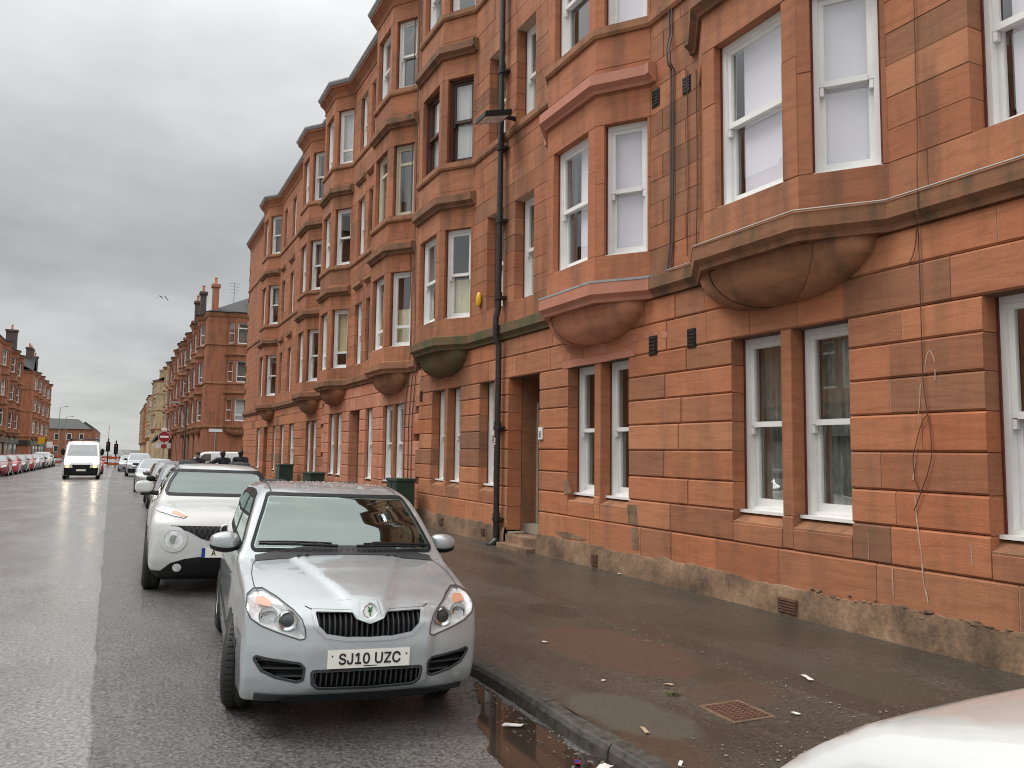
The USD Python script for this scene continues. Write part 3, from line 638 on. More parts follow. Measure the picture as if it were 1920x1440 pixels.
    for (a, c) in hall:
        for k, s_ in enumerate(ST):
            fk, ck, sa = styles(-1, 0, k); window(root, fr, a, c, s_['sill'], s_['lint'], .20 if seed < 30 else .11, fk, sashes=sa == 'sash', split=.5 if sa == 'sash' else .3, curtain=ck)
    for gi, (a, c) in enumerate(gwin):
        fk, ck, sa = styles(-2, gi, 0)
        window(root, fr, a, c, 1.12, Z_LINT, .20 if seed < 30 else .10, fk, sashes=sa == 'sash', curtain=ck)
        # weathered sloping stone sill under the opening
        MB().raw(fr([(a, -.20, 1.115), (c, -.20, 1.115), (c, -.004, .998), (a, -.004, .998), (a, -.2, .96), (c, -.2, .96), (c, -.004, .96), (a, -.004, .96)]), [[0, 1, 2, 3], [3, 2, 6, 7], [0, 3, 7, 4], [1, 5, 6, 2]]).build('stone_sill', 'stone_brown', root)
    # string courses
    cm = mats['course']
    if isinstance(cm, str): cm = [(u0, u1, cm)]
    def between(a, c):
        L = [p for p in line if a + 1e-6 < p[0] < c - 1e-6]
        return [(a, 0.0 if not any(abs(a - x) < .01 for x, _ in line) else 0.0)] + L + [(c, 0.0)]
    for (a, c, m) in cm: moulding(fr, between(a, c), COURSE(Z_C0, Z_C1, .11)).build('string_course', m, root)
    for (a, c) in mats.get('lead', []): moulding(fr, between(a, c), [(-.02, Z_C1 + .003), (.115, Z_C1 - .028), (.118, Z_C1 + .002), (-.02, Z_C1 + .03)]).build('lead_flashing', 'lead', root)
    for k in (1, 2):
        zs = ST[k]['sill']
        moulding(fr, line, [(-.05, zs - .16), (.03, zs - .16), (.055, zs - .12), (.055, zs - .02), (.0, zs - .003), (-.05, zs - .003)]).build('sill_course', mats['bands'], root)
        zc = ST[k - 1]['lint'] + .45
        for bi, c in enumerate(sorted(bays)):
            d = .12; w = BAY_A + .12
            pl = [(c - w, 0.0), (c - BAY_A, 0.0), (c - BAY_F, BAY_P), (c + BAY_F, BAY_P), (c + BAY_A, 0.0), (c + w, 0.0)]
            moulding(fr, pl, COURSE(zc, zc + .27, .13)).build('bay_cornice', (mats['cornices'][bi] if 'cornices' in mats else mats['bands']), root)
        for (a, c) in (hall if seed > 30 else []):
            moulding(fr, [(a - .06, 0.0), (c + .06, 0.0)], COURSE(zc, zc + .2, .10)).build('window_hood', mats['bands'], root)
    moulding(fr, line, [(-.2, EAVE - .1), (.02, EAVE - .1), (.05, EAVE + .02), (.16, EAVE + .16), (.20, EAVE + .18), (.20, EAVE + .25), (-.2, EAVE + .25)]).build('eaves_cornice', mats.get('eave', 'stone_brown'), root)
    moulding(fr, line, [(.10, EAVE + .254), (.22, EAVE + .254), (.28, EAVE + .33), (.28, EAVE + .37), (.10, EAVE + .37)]).build('gutter', 'lead', root)
    # roof
    MB().raw(fr([(u0, .1, EAVE + .26), (u1, .1, EAVE + .26), (u1, -6, EAVE + 3.0), (u0, -6, EAVE + 3.0), (u0, -12, EAVE + .26), (u1, -12, EAVE + .26), (u0, -12, 0), (u1, -12, 0)]), [[3, 2, 1, 0], [3, 4, 5, 2], [4, 6, 7, 5], [2, 5, 1, 1], [3, 0, 4, 4]]).build('roof', 'slate', root)
    for (uc, oo, h) in chim: chimney(root, fr, uc, oo, EAVE + .6, h)
    if end_wall:
        e = MB(); ef = FZ(fr([(u1, 0, -dz)])[0][:2], fr0.N * -1)
        v = ef([(0, 0, 0), (12, 0, 0), (12, 0, EAVE + .2), (0, 0, EAVE + .2)]); e.raw(v, [[0, 1, 2, 3]]); e.raw(v, [[3, 2, 1, 0]]); e.build('end_wall', mats['upper'], root)
    parts = sorted(set([u0 + .1, u1 - .1, (u0 + u1) / 2] + [c + (1.6 if i == 0 else -1.6) for i, c in enumerate(sorted(bays))]))
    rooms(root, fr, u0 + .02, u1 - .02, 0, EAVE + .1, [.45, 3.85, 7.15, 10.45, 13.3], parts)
    # plinth of cracked cement, broken along its top
    n = int((u1 - u0) / .06)
    uu = np.linspace(u0, u1, n); door_gap = [(a - .02, c + .02) for a, c in doors]
    for (p, q) in spans(u0, u1, 0, 1, [(a, c, 0, 1) for a, c in door_gap]):
        uu = np.linspace(p, q, max(4, int((q - p) / .05))); top = .40 + (meshkit.fbm(np.c_[uu * 1.7, uu * 0, uu * 0], 4, seed) - .5) * .10 + (meshkit.noise(np.c_[uu * 14, uu * 0, uu * 0], seed) - .5) * .03
        hs = [0, .06, .14, .22, .30, .38, .40]; v = []
        for k in range(9):
            for i_, u_ in enumerate(uu):
                if k < 7: zz = -.25 + (top[i_] + .25) * k / 6; oo = .045 + .02 * (1 - k / 6) + (meshkit.fbm(np.array([[u_ * 4, zz * 4, seed]]), 3, 8)[0] - .5) * .015 - (.02 if k == 6 else 0)
                else: zz, oo = top[i_] + .006, (.004 if k == 7 else -.06)
                v.append((u_, oo, zz))
        nu = len(uu); f = [[k * nu + i_, k * nu + i_ + 1, (k + 1) * nu + i_ + 1, (k + 1) * nu + i_] for k in range(8) for i_ in range(nu - 1)]
        MB().raw(fr(v), np.array(f)[:, ::-1]).build('plinth', 'cement', root, smooth=50)
    return root, fr

def chimney(root, fr, uc, oo, z0, h, w=.9, dep=1.6, m='stone_far2', pots=4):
    st = MB(); st.box((uc - w / 2, oo - dep, z0 - 1.5), (uc + w / 2, oo, z0 + h), fr); st.box((uc - w / 2 - .1, oo - dep - .1, z0 + h + .002), (uc + w / 2 + .1, oo + .1, z0 + h + .25), fr)
    ch = st.build('chimney', m, root)
    for k in range(pots):
        c = fr([[uc, oo - dep * (k + .5) / pots, 0]])[0]; p = MB(); p.lathe([(0, 0), (.13, 0), (.11, .5), (.15, .55), (.13, .62), (.0, .62)], 10)
        v, f = p.arrays(); MB().raw(v + [c[0], c[1], c[2] + z0 + h + .25], f).build('chimney_pot', 'stone_salmon', ch)

# ------------------------------------------------------------------ the red tenements on the right
def styles_for(seed, special={}):
    r = random.Random(seed); memo = {}
    def f(bi, si, k):
        key = (bi, si, k)
        if key in memo: return memo[key]
        fk, sa = 'upvc', 'sash'; x = r.random()
        cur = None
        if x < .35: cur = ('curtain_white', .02, .30 + .2 * r.random(), .0, 1.0)
        elif x < .6: cur = ('curtain_grey', .02, .24, .0, 1.0)
        elif x < .75: cur = ('curtain_white', .02, .98, .55, 1.0)
        out = special.get(key) or special.get((bi, None, k)) or (fk, cur, sa)
        memo[key] = out; return out
    return f

T0, fr0 = tenement('red_tenement', 'nearest red sandstone tenement with a dangling brown cable on its wall', -1.7, 8.03, 0.0, [6.19], [(3.2, 4.02), (5.36, 6.10), (6.25, 6.99)], [], [(3.3, 4.05)],
    styles_for(3, {(0, 1, 0): ('upvc', ('sky_sheen', .04, .80, 0, 1, .15), 'sash'), (0, 0, 0): ('upvc', ('sky_sheen', .02, .98, 0, 1, .15), 'sash'), (0, 2, 0): ('upvc', ('sky_sheen', .02, .98, 0, 1, .15), 'sash'), (-1, 0, 0): ('upvc', ('sky_sheen', .04, .78, 0, 1, .15), 'sash'), (-2, 0, 0): ('upvc', None, 'sash'), (-2, 1, 0): ('upvc', ('net_and_sheen', .04, .97, .02, .98, .2), 'sash'), (-2, 2, 0): ('upvc', ('net_and_sheen', .04, .97, .02, .98, .2), 'sash')}),
    dict(ground='stone_rustic', upper='stone', bays=['stone_upper'], course=[(-1.7, 4.7, 'course'), (4.7, 8.03, 'course')], bands='stone_brown', cornices=['course'], corbel=['stone_brown'], umort='mortar', eave='stone_upper'), seed=11)
MAT['bay_pink'] = sandstone('pink_painted_bay', [(.48, .20, .12), (.42, .17, .095), (.45, .19, .11)], dirt=0.45)
T1, fr1 = tenement('red_tenement', 'red sandstone tenement with a salmon painted bay, black drainpipe and dark open close door', 8.03, 17.76, 0.0, [9.87, 15.92], [(9.05, 9.78), (9.95, 10.70), (13.43, 14.11), (15.09, 15.83), (15.99, 16.73)], [(11.65, 12.83)], [(11.92, 12.66), (13.13, 13.87)],
    styles_for(5, {(1, None, 1): ('dark_wood', ('curtain_white', .03, .97, 0, 1, .15), 'sash'), (1, 1, 0): ('upvc', None, 'sash'), (1, 0, 0): ('upvc', ('curtain_yellow', .02, .98, .05, .46, .2), 'sash'), (-1, 0, 1): ('upvc', None, 'sash'), (0, 0, 0): ('upvc', ('sky_sheen', .02, .98, 0, 1, .15), 'sash'), (0, 1, 0): ('upvc', ('sky_sheen', .03, .6, 0, 1, .15), 'sash'), (0, 0, 1): ('upvc', ('sky_sheen', .02, .98, 0, 1, .15), 'sash'), (0, 1, 1): ('upvc', ('curtain_white', .03, .3, 0, 1, .15), 'sash'), (-2, 0, 0): ('upvc', ('curtain_grey', .03, .3, 0, 1, .4), 'sash'), (-2, 1, 0): ('upvc', ('curtain_grey', .55, .97, 0, 1, .4), 'sash')}),
    dict(ground='stone_rustic', upper='stone', bays=['bay_pink', 'stone_upper'], course=[(8.03, 8.45, 'course'), (8.45, 11.27, 'course_pink'), (11.27, 13.9, 'course_mossy'), (13.9, 17.76, 'course_mossy')], lead=[(8.42, 11.30)], bands='stone_brown', cornices=['course_pink', 'course'], corbel=['stone_salmon', 'course_mossy'], eave='stone_upper'), seed=23)
T2, fr2 = tenement('red_tenement', 'salmon fronted tenement with green cabinet below and pale peeling bay windows', 17.76, 27.49, -0.16, [19.6, 25.65], [(18.74, 19.50), (19.66, 20.42), (21.4, 22.1), (24.82, 25.58), (25.75, 26.53)], [(22.75, 23.9)], [(21.65, 22.4), (22.85, 23.6)],
    styles_for(8, {(0, None, 1): ('pale_wood', ('curtain_grey', .05, .95, 0, 1), 'high'), (0, None, 0): ('upvc', ('curtain_yellow', .02, .95, .0, .52, .2), 'low'), (1, None, 0): ('upvc', ('curtain_yellow', .3, .95, .3, 1, .2), 'low'), (1, None, 2): ('upvc', ('curtain_white', .02, .97, 0, 1, .2), 'low')}),
    dict(ground='stone_salmon', upper='stone', course=[(17.76, 21.2, 'stone_brown'), (21.2, 27.49, 'course')], bands='stone_brown', cornices=['course', 'course'], corbel=['stone_brown', 'stone_upper'], eave='stone_upper'), seed=31)
T3, fr3 = tenement('red_tenement', 'end tenement at the side street with a blank strip of wall at its corner', 27.49, 46.9, -0.30, [29.33, 38.3], [(28.4, 29.2), (29.4, 30.15), (32.4, 33.5), (34.65, 35.5), (36.6, 37.4), (41.0, 42.1)], [(38.7, 39.8)], [(31.4, 32.2), (33.6, 34.4), (35.6, 36.3)],
    styles_for(13), dict(ground='stone_rustic', upper='stone_upper', course='course', bands='stone_brown', cornices=['course', 'course'], corbel=['stone_brown', 'stone_brown'], eave='stone_upper'), seed=41, end_wall=True)

def wall_box(root, fr, name, m, u0, u1, o0, o1, z0, z1): return MB().box((u0, o0, z0), (u1, o1, z1), fr).build(name, m, root)

def close_door(root, fr, u0, u1, leaf, deep, lit='stone_brown', opened=False, num=None):
    B = lambda mb, a, b: mb.box(a, b, fr)
    rv = MB(); B(rv, (u1 + .002, -deep, .30), (u1 + .10, -.29, Z_LINT - .002)); B(rv, (u0 - .10, -deep, .30), (u0 - .002, -.29, Z_LINT - .002)); B(rv, (u0 - .1, -deep, Z_LINT + .002), (u1 + .1, -.29, Z_LINT + .1))
    rv.build('door_reveal', lit, root)
    st = MB(); B(st, (u0 + .004, -deep - 1.0, .0), (u1 - .004, .03, .29)); B(st, (u0 + .03, -.02, -.05), (u1 - .004, .20, .15)) if num else None
    st.build('door_step', 'cement', root)
    fm = MB(); B(fm, (u1 - .07, -deep - .08, .30), (u1 - .002, -deep + .0, Z_LINT - .1)); B(fm, (u0 + .002, -deep - .08, .30), (u0 + .07, -deep, Z_LINT - .1)); B(fm, (u0 + .002, -deep - .08, Z_LINT - .1), (u1 - .002, -deep, Z_LINT - .002))
    d = fm.build('door', 'dark_wood', root)
    lf = MB()
    if opened: B(lf, (u1 - .14, -deep - .95, .31), (u1 - .09, -deep - .07, Z_LINT - .62))
    else: B(lf, (u0 + .07, -deep - .06, .31), (u1 - .07, -deep - .02, Z_LINT - .62)); B(lf, (u0 + .2, -deep - .02, .5), (u1 - .2, -deep - .012, 1.2)); B(lf, (u0 + .2, -deep - .02, 1.35), (u1 - .2, -deep - .012, 2.3))
    lf.build('door_leaf', leaf, d)
    tr = MB(); B(tr, (u0 + .07, -deep - .07, Z_LINT - .62), (u1 - .07, -deep - .01, Z_LINT - .56)); tr.build('transom', leaf, d)
    if opened:
        wl = MB(); B(wl, (u0 - .2, -deep - 2.4, .3), (u1 + .2, -deep - 2.3, Z_LINT)); B(wl, (u1 + .0, -deep - 2.3, .3), (u1 + .1, -deep - .1, Z_LINT)); B(wl, (u0 - .1, -deep - 2.3, .3), (u0, -deep - .1, Z_LINT)); wl.build('close_passage', 'room', d)
        tm = MB(); B(tm, (u1 - .028, -deep + .002, .31), (u1 + .001, -deep + .03, Z_LINT - .42)); B(tm, (u1 - .012, -deep + .03, .295), (u1 + .001, -.02, .33)); tm.build('door_stop', 'pale_wood', d)
close_door(T1, fr1, 11.65, 12.83, 'dark_wood', .62, 'stone_brown', True, 1)
close_door(T2, fr2, 22.75, 23.9, 'dark_wood', .45)
close_door(T3, fr3, 38.7, 39.8, 'dark_wood', .45)

# fittings on the near walls
pipe_x = 13.06
mb = MB(); P_ = lambda u, o, z: fr1([[u, o, z]])[0]
mb.tube([P_(pipe_x, .10, .22), P_(pipe_x, .10, 3.70)], .055, 10).tube([P_(pipe_x, .10, 3.7), P_(pipe_x, .165, 3.85), P_(pipe_x, .165, 4.2), P_(pipe_x, .12, 4.4), P_(pipe_x, .12, 13.4)], .055, 10)
dp = mb.build('downpipe', 'iron', T1, smooth=50)
for z in (.50, 2.15, 4.55, 6.0, 7.4, 8.9, 10.6, 12.1):
    c = MB(); o = .10 if z < 3.6 else .12
    for dz_, r, h in ((0, .078, .05), (.10, .07, .04), (.05, .066, .05)):
        b = P_(pipe_x, o, z + dz_); c.lathe([(0, 0), (r, 0), (r, h), (0, h)], 12, at=b)
    c.box((pipe_x - .13, -.02, z + .02), (pipe_x + .13, o - .02, z + .06), fr1); c.build('pipe_collar', 'iron', dp)
mb = MB(); mb.tube([P_(pipe_x, .1, .3), P_(pipe_x, .1, .16), P_(pipe_x, .2, .07), P_(pipe_x, .26, .05)], .06, 10).build('pipe_shoe', 'iron', dp, smooth=50)
st_ = MB(); 
for k in range(3): st_.box((pipe_x - .03, .150, 1.88 + k * .045), (pipe_x + .02, .158, 1.90 + k * .045), fr1)
st_.build('sticker_marks', 'white', dp)
# white lettering tag and numbers are too small to read in the photograph: a small pale entry panel beside the door
mb = MB().box((11.50, .0, 1.96), (11.62, .03, 2.16), fr1); ip = mb.build('entry_panel', 'white', T1)
MB().box((11.53, .03, 1.99), (11.59, .036, 2.10), fr1).build('entry_buttons', 'galv', ip)
for (px, py, w, h, fr_, rt) in ((1225, 648, .17, .26, fr1, T1), (1297, 634, .15, .24, fr0, T0), (1230, 184, .16, .24, fr1, T1), (1288, 159, .16, .22, fr0, T0), (790, 743, .15, .24, fr1, T1)):
    p = at(px, py, 0, WALL); v = MB(); u, z = p[1], p[2]
    for a, b in (((u - w / 2, -.02, z - h / 2), (u + w / 2, .012, z + h / 2)),): v.box(a, b, fr_)
    for k in range(5): v.box((u - w / 2 + .012, .012, z - h / 2 + .02 + k * h / 5.4), (u + w / 2 - .012, .022, z - h / 2 + .045 + k * h / 5.4), fr_)
    v.build('vent_grille', 'iron', rt)
for (px, py, w, h, fr_, rt) in ((1476, 1136, .26, .15, fr0, T0), (1114, 1050, .15, .17, fr1, T1), (827, 977, .2, .15, fr1, T1), (905, 997, .16, .13, fr1, T1)):
    p = at(px, py, 0, WALL - .06); v = MB(); u, z = p[1], p[2]
    v.box((u - w / 2, -.02, z - h / 2), (u + w / 2, .066, z + h / 2), fr_)
    for k in range(5): v.box((u - w / 2 + .01, .066, z - h / 2 + .01 + k * h / 5.2), (u + w / 2 - .01, .076, z - h / 2 + .025 + k * h / 5.2), fr_)
    v.build('air_brick', 'rust', rt)
# rough chips of cement and mortar along the plinth top of the near house
ch = MB(); rg = np.random.default_rng(5)
for k in range(110):
    u = 3.3 + 2.6 * rg.random() ** 1.5; s_ = rg.uniform(.005, .02) * (1.6 if rg.random() < .1 else 1); ico = trimesh.creation.icosphere(subdivisions=1, radius=1.0); v = ico.vertices * np.array([s_ * 1.6, s_ * .8, s_ * .7]) * (1 + .3 * rg.standard_normal((len(ico.vertices), 1)) * .4)
    ch.raw(fr0(v + np.array([u, .015, .40 + rg.normal(0, .018)])), ico.faces)
ch.build('cement_crumbs', 'cement', T0, kind='stuff')
# cables clipped along the facade
def cable(root, pts, r=.008, m='cable'): MB().tube(np.array(pts), r, 6).build('cable', m, root, smooth=60)
def smooth_path(P, n=60):
    P = np.array(P, float); t = np.r_[0, np.cumsum(np.linalg.norm(np.diff(P, axis=0), axis=1))]
    from scipy.interpolate import CubicSpline
    return np.stack([PchipInterpolator(t, P[:, k])(np.linspace(0, t[-1], n)) for k in range(3)], 1)
W_ = lambda px, py, o=.02: at(px, py, 0, WALL - o)
cable(T0, smooth_path([W_(1712, -60), W_(1716, 100), W_(1719, 205), W_(1720, 350, .12), W_(1720, 415, .12), W_(1722, 440), W_(1727, 600), W_(1730, 700), W_(1738, 770), W_(1745, 810), W_(1747, 850), W_(1740, 885), W_(1728, 920), W_(1714, 957)]), .0045, 'cable_brown')
cable(T0, smooth_path([W_(1740, 775), W_(1730, 790), W_(1718, 830), W_(1712, 860), W_(1716, 900), W_(1728, 925)]), .004, 'cable_brown')
cable(T0, smooth_path([W_(1718, 430), W_(1714, 470), W_(1703, 497)]), .005, 'cable_brown')
lineA = polyoffset([(3.0, 0.0), (6.19 - BAY_A, 0), (6.19 - BAY_F, BAY_P), (6.19 + BAY_F, BAY_P), (6.19 + BAY_A, 0), (8.03, 0)], .122)
cable(T0, fr0(np.c_[lineA, [4.085, 4.085, 4.09, 4.08, 4.09, 4.085]]), .008, 'cable_pale')
for dx_ in (0, 5): cable(T1 if dx_ > 9 else T0, smooth_path([W_(1254 + dx_, -80), W_(1255 + dx_, 60), W_(1250 + dx_, 95, .10), W_(1252 + dx_, 120, .10), W_(1259 + dx_, 128), W_(1256 + dx_, 460), W_(1252 + dx_, 500), W_(1242 + dx_ * 3, 516, .1)]), .011, 'cable')
for px in (1288, 1305): cable(T0, smooth_path([W_(px, 130), W_(px + 2, 300), W_(px, 480)]), .006, 'cable_brown')
for px in (770, 778, 784): cable(T2 if px < 772 else T1, smooth_path([W_(px + 10, -40, .05), W_(px + 5, 220, .05), W_(px, 440, .05), W_(px, 640, .12), W_(px - 4, 700, .03), W_(px - 12, 800), W_(px - 14, 900)]), .012, 'cable')
# yellow alarm box and the floodlight
p = W_(901, 562, 0); MB().add(trimesh.creation.icosphere(subdivisions=2)).build  # noqa
ico = trimesh.creation.icosphere(subdivisions=2)
MAT['yellow'] = plain('alarm_yellow', (.70, .40, .02), .4)
v = fr1(ico.vertices * np.array([.085, .05, .15]) + np.array([p[1], .04, p[2]])); MB().raw(v, ico.faces).build('alarm_box', 'yellow', T1, smooth=True)
p = W_(925, 215, .45); mb = MB(); u, z = p[1], p[2]
mb.raw(fr1([(u - .22, .18, z - .02), (u + .22, .18, z - .02), (u + .22, .72, z - .16), (u - .22, .72, z - .16), (u - .22, .18, z + .08), (u + .22, .18, z + .08), (u + .22, .70, z - .06), (u - .22, .70, z - .06)]), [[0, 3, 2, 1], [4, 5, 6, 7], [0, 1, 5, 4], [1, 2, 6, 5], [2, 3, 7, 6], [3, 0, 4, 7]])
mb.box((u - .03, -.01, z - .02), (u + .03, .2, z + .04), fr1); fl = mb.build('floodlight', 'black', T1)
MB().raw(fr1([(u - .19, .22, z - .035), (u + .19, .22, z - .035), (u + .19, .69, z - .157), (u - .19, .69, z - .157)]), [[3, 2, 1, 0]]).build('lamp_glass', 'reflector', fl)
# cement repairs on the stones by the painted windows and the pink lintel patch
def patch(root, fr, L, m, o=.006, amp=.02, seed=1):
    q = [(p[1], p[2]) for p in (at(px, py, 0, WALL) for px, py in L)]
    pg = big(wobble(q, amp, seed, .05)); mb = MB(); ex = trimesh.creation.extrude_polygon(pg, o + .01, engine='earcut')
    v = ex.vertices; mb.raw(fr(np.c_[v[:, 0], v[:, 2] - .01, v[:, 1]]), ex.faces[:, ::-1]); mb.build('wall_repair', m, root)
patch(T1, fr1, [(1055, 678), (1190, 655), (1190, 668), (1056, 692)], 'course_pink', .007, .015, 3)
patch(T1, fr1, [(1116, 645), (1138, 642), (1136, 662), (1118, 664)], 'course_pink', .005, .03, 4)
for k, (px, py) in enumerate(((1190, 633), (1214, 628), (1229, 624), (1246, 628), (1068, 668), (1052, 672))): patch(T1, fr1, [(px - 4, py - 6), (px + 4, py - 6), (px + 4, py + 6), (px - 4, py + 6)], 'course_pink', .004, .02, 10 + k)
patch(T1, fr1, [(1060, 900), (1066, 905), (1072, 925), (1058, 928)], 'cement', .006, .03, 5)
patch(T1, fr1, [(1176, 945), (1194, 945), (1196, 985), (1180, 983)], 'cement', .006, .025, 6)
patch(T1, fr1, [(1183, 990), (1197, 990), (1199, 1030), (1186, 1028)], 'cement', .006, .025, 7)
def streak(root, fr, L, w, m='lime'):
    q = np.array([at(px, py, 0, WALL - .008) for px, py in L]); q = q[:, 1:]; t = np.linspace(0, len(q) - 1, 16); u, z = np.interp(t, np.arange(len(q)), q[:, 0]), np.interp(t, np.arange(len(q)), q[:, 1]); j = (meshkit.noise(np.c_[z * 9, u * 0, u * 0 + px_seed[0]], 3) - .5) * .012; px_seed[0] += 3.1; n = 16; ww = w * (.5 + meshkit.noise(np.c_[z * 17, u * 0, u * 0 + px_seed[0]], 5))
    MB().raw(fr(np.vstack([np.c_[u + j - ww / 2, np.full(n, .005), z], np.c_[u + j + ww / 2, np.full(n, .005), z]])), [[i, n + i, n + i + 1, i + 1] for i in range(n - 1)]).build('lime_streak', m, root)
px_seed = [0.0]; MAT['lime'] = worn('lime_stain', (.36, .22, .15), (.55, .41, .32), 30.0, (.85, .95))
for L, w in (([(1714, 925), (1722, 1000), (1730, 1080), (1740, 1130)], .012), ([(1725, 720), (1722, 790)], .008), ([(1672, 1065), (1674, 1118)], .010), ([(1716, 860), (1711, 900)], .010), ([(1733, 700), (1736, 668), (1742, 655), (1750, 670), (1752, 680)], .010), ([(1752, 692), (1752, 714)], .008), ([(1627, 1000), (1629, 1050)], .006), ([(1820, 1020), (1822, 1060)], .007)): streak(T0, fr0, L, w)
patch(T1, fr1, [(1040, 995), (1080, 1000), (1100, 1012), (1060, 1010)], 'cement', .006, .05, 8)

# ------------------------------------------------------------------ buildings further down the street
def far_facade(root, fr0, u0, u1, dz, bays, gwin, hall, m, shop=None, roofz=0.0, seed=0, storeys=3, bands='stone_brown', depth=9.0, doors=(), hip=(0, 0)):
    rg = random.Random(seed)
    class FZ(Frame):
        def __call__(s, q):
            q = np.array(np.atleast_2d(q), float); q[:, 2] += dz; return Frame.__call__(s, q)
        def sub(s, a, b_, c, d):
            f, L = Frame.sub(s, a, b_, c, d); g = FZ(f.P, f.D); return g, L
    fr = FZ(fr0.P, fr0.D); wall = MB(); S_ = ST[:storeys]; top = EAVE if storeys == 3 else ST[storeys - 1]['lint'] + .7
    def lay(f, a, b, rows, op, lm=1.2):
        for z0, z1 in zip(rows[:-1], rows[1:]):
            for p, q in spans(a, b, z0, z1, op):
                n = max(1, int((q - p) / lm))
                for k in range(n): stone(wall, f, p + (q - p) * k / n, p + (q - p) * (k + 1) / n, z0, z1, rg.uniform(0, .008), .25, .002, .006, .0015)
    gz0 = 3.4 if shop else 0
    op = [(a, b, 1.12, Z_LINT) for a, b in gwin] + [(a, b, 0, Z_LINT) for a, b in doors]
    if not shop: lay(fr, u0, u1, [-3.5, .45, 1.12, 1.79, 2.46, Z_LINT, Z_C0], op)
    else: lay(fr, u0, u1, [3.45, Z_C0], [])
    rows = [Z_C0]
    for k, s_ in enumerate(S_): rows += [s_['sill'], (s_['sill'] * 2 + s_['lint']) / 3, (s_['sill'] + 2 * s_['lint']) / 3, s_['lint']]
    rows += [top]
    bo = [(c - BAY_A + .05, c + BAY_A - .05, Z_C0, 99) for c in bays]; ho = [(a, b, s_['sill'], s_['lint']) for a, b in hall for s_ in S_]
    lay(fr, u0, u1, rows, bo + ho)
    def win(f, a, b, z0, z1):
        o = -.12; w = MB(); t = .09
        w.box((a, o - .08, z0), (a + t, o, z1), f).box((b - t, o - .08, z0), (b, o, z1), f).box((a + t, o - .08, z1 - t), (b - t, o, z1), f).box((a + t, o - .08, z0), (b - t, o + .02, z0 + .1), f)
        zm = z0 + (z1 - z0) * rg.choice([.5, .5, .5, .28, .75]); w.box((a + t, o - .07, zm - .04), (b - t, o - .01, zm + .04), f)
        wn = w.build('window', 'upvc', root)
        MB().raw(f([(a + .03, o - .05, z0 + .03), (b - .03, o - .05, z0 + .03), (b - .03, o - .05, z1 - .03), (a + .03, o - .05, z1 - .03)]), [[3, 2, 1, 0]]).build('pane', 'pane', wn)
        if rg.random() < .4: MB().raw(f([(a + .05, o - .2, z0), (b - .05, o - .2, z0), (b - .05, o - .2, z1), (a + .05, o - .2, z1)]), [[3, 2, 1, 0]]).build('curtain', rg.choice(['curtain_white', 'curtain_grey', 'curtain_grey', 'curtain_yellow']), wn)
    line = [(u0, 0.0)]
    for c in sorted(bays):
        pts = [(c - BAY_A, 0), (c - BAY_F, BAY_P), (c + BAY_F, BAY_P), (c + BAY_A, 0)]; line += [tuple(map(float, p)) for p in pts]
        for si in range(3):
            sf, L = fr.sub(*pts[si], *pts[si + 1]); wo = ((.08, L - .1), (.2, L - .2), (.1, L - .08))[si]
            lay(sf, 0, L, rows, [(wo[0], wo[1], s_['sill'], s_['lint']) for s_ in S_], 9)
            for s_ in S_: win(sf, wo[0], wo[1], s_['sill'], s_['lint'])
        corbel(fr, c, BAY_A - .06, BAY_P, 3.2, Z_C0, root, bands)
    line.append((u1, 0.0))
    wall.build('wall', m, root)
    for a, b in gwin: win(fr, a, b, 1.12, Z_LINT)
    for a, b in hall:
        for s_ in S_: win(fr, a, b, s_['sill'], s_['lint'])
    for a, b in doors: MB().box((a, -.3, -.3), (b, -.2, Z_LINT), fr).build('door', 'dark_wood', root)
    moulding(fr, line, COURSE(Z_C0, Z_C1, .12)).build('string_course', bands, root)
    for k in range(1, storeys):
        zs = S_[k]['sill']; moulding(fr, line, [(-.05, zs - .16), (.07, zs - .16), (.07, zs), (-.05, zs)]).build('sill_course', bands, root)
        for c in bays: moulding(fr, [(c - BAY_A - .1, 0.0), (c - BAY_A, 0.0), (c - BAY_F, BAY_P), (c + BAY_F, BAY_P), (c + BAY_A, 0.0), (c + BAY_A + .1, 0.0)], COURSE(S_[k - 1]['lint'] + .4, S_[k - 1]['lint'] + .68, .13)).build('bay_cornice', bands, root)
    moulding(fr, line, [(-.2, top - .1), (.05, top - .1), (.18, top + .14), (.22, top + .25), (-.2, top + .25)]).build('eaves_cornice', bands, root)
    moulding(fr, line, [(-.1, top + .254), (.26, top + .254), (.30, top + .34), (-.1, top + .34)]).build('gutter', 'dark_trim', root)
    MB().raw(fr([(u0, .1, top + .3), (u1, .1, top + .3), (u1 - hip[1], -depth / 2, top + 2.6 + roofz), (u0 + hip[0], -depth / 2, top + 2.6 + roofz), (u1, -depth, top + .3), (u0, -depth, top + .3)]), [[3, 2, 1, 0], [5, 4, 2, 3], [1, 2, 4, 4], [0, 5, 3, 3]]).build('roof', 'slate', root)
    core = MB(); core.box((u0 + .02, -depth, -.3), (u1 - .02, -.42, top + .2), fr)
    for c in bays: core.box((c - .62, -.43, Z_C0 + .02), (c + .62, .12, top), fr)
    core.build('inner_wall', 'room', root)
    sides = MB()
    for u in (u0, u1):
        hp = hip[0] if u == u0 else hip[1]; q = fr([(u, -.02, -3.3), (u, -depth, -3.3), (u, -depth, top + .3), (u, -depth / 2, top + (.3 if hp else 2.5 + roofz)), (u, -.02, top + .3)]); MB().raw(q, [[0, 1, 2], [0, 2, 4], [2, 3, 4]]).build('gable', m, root)
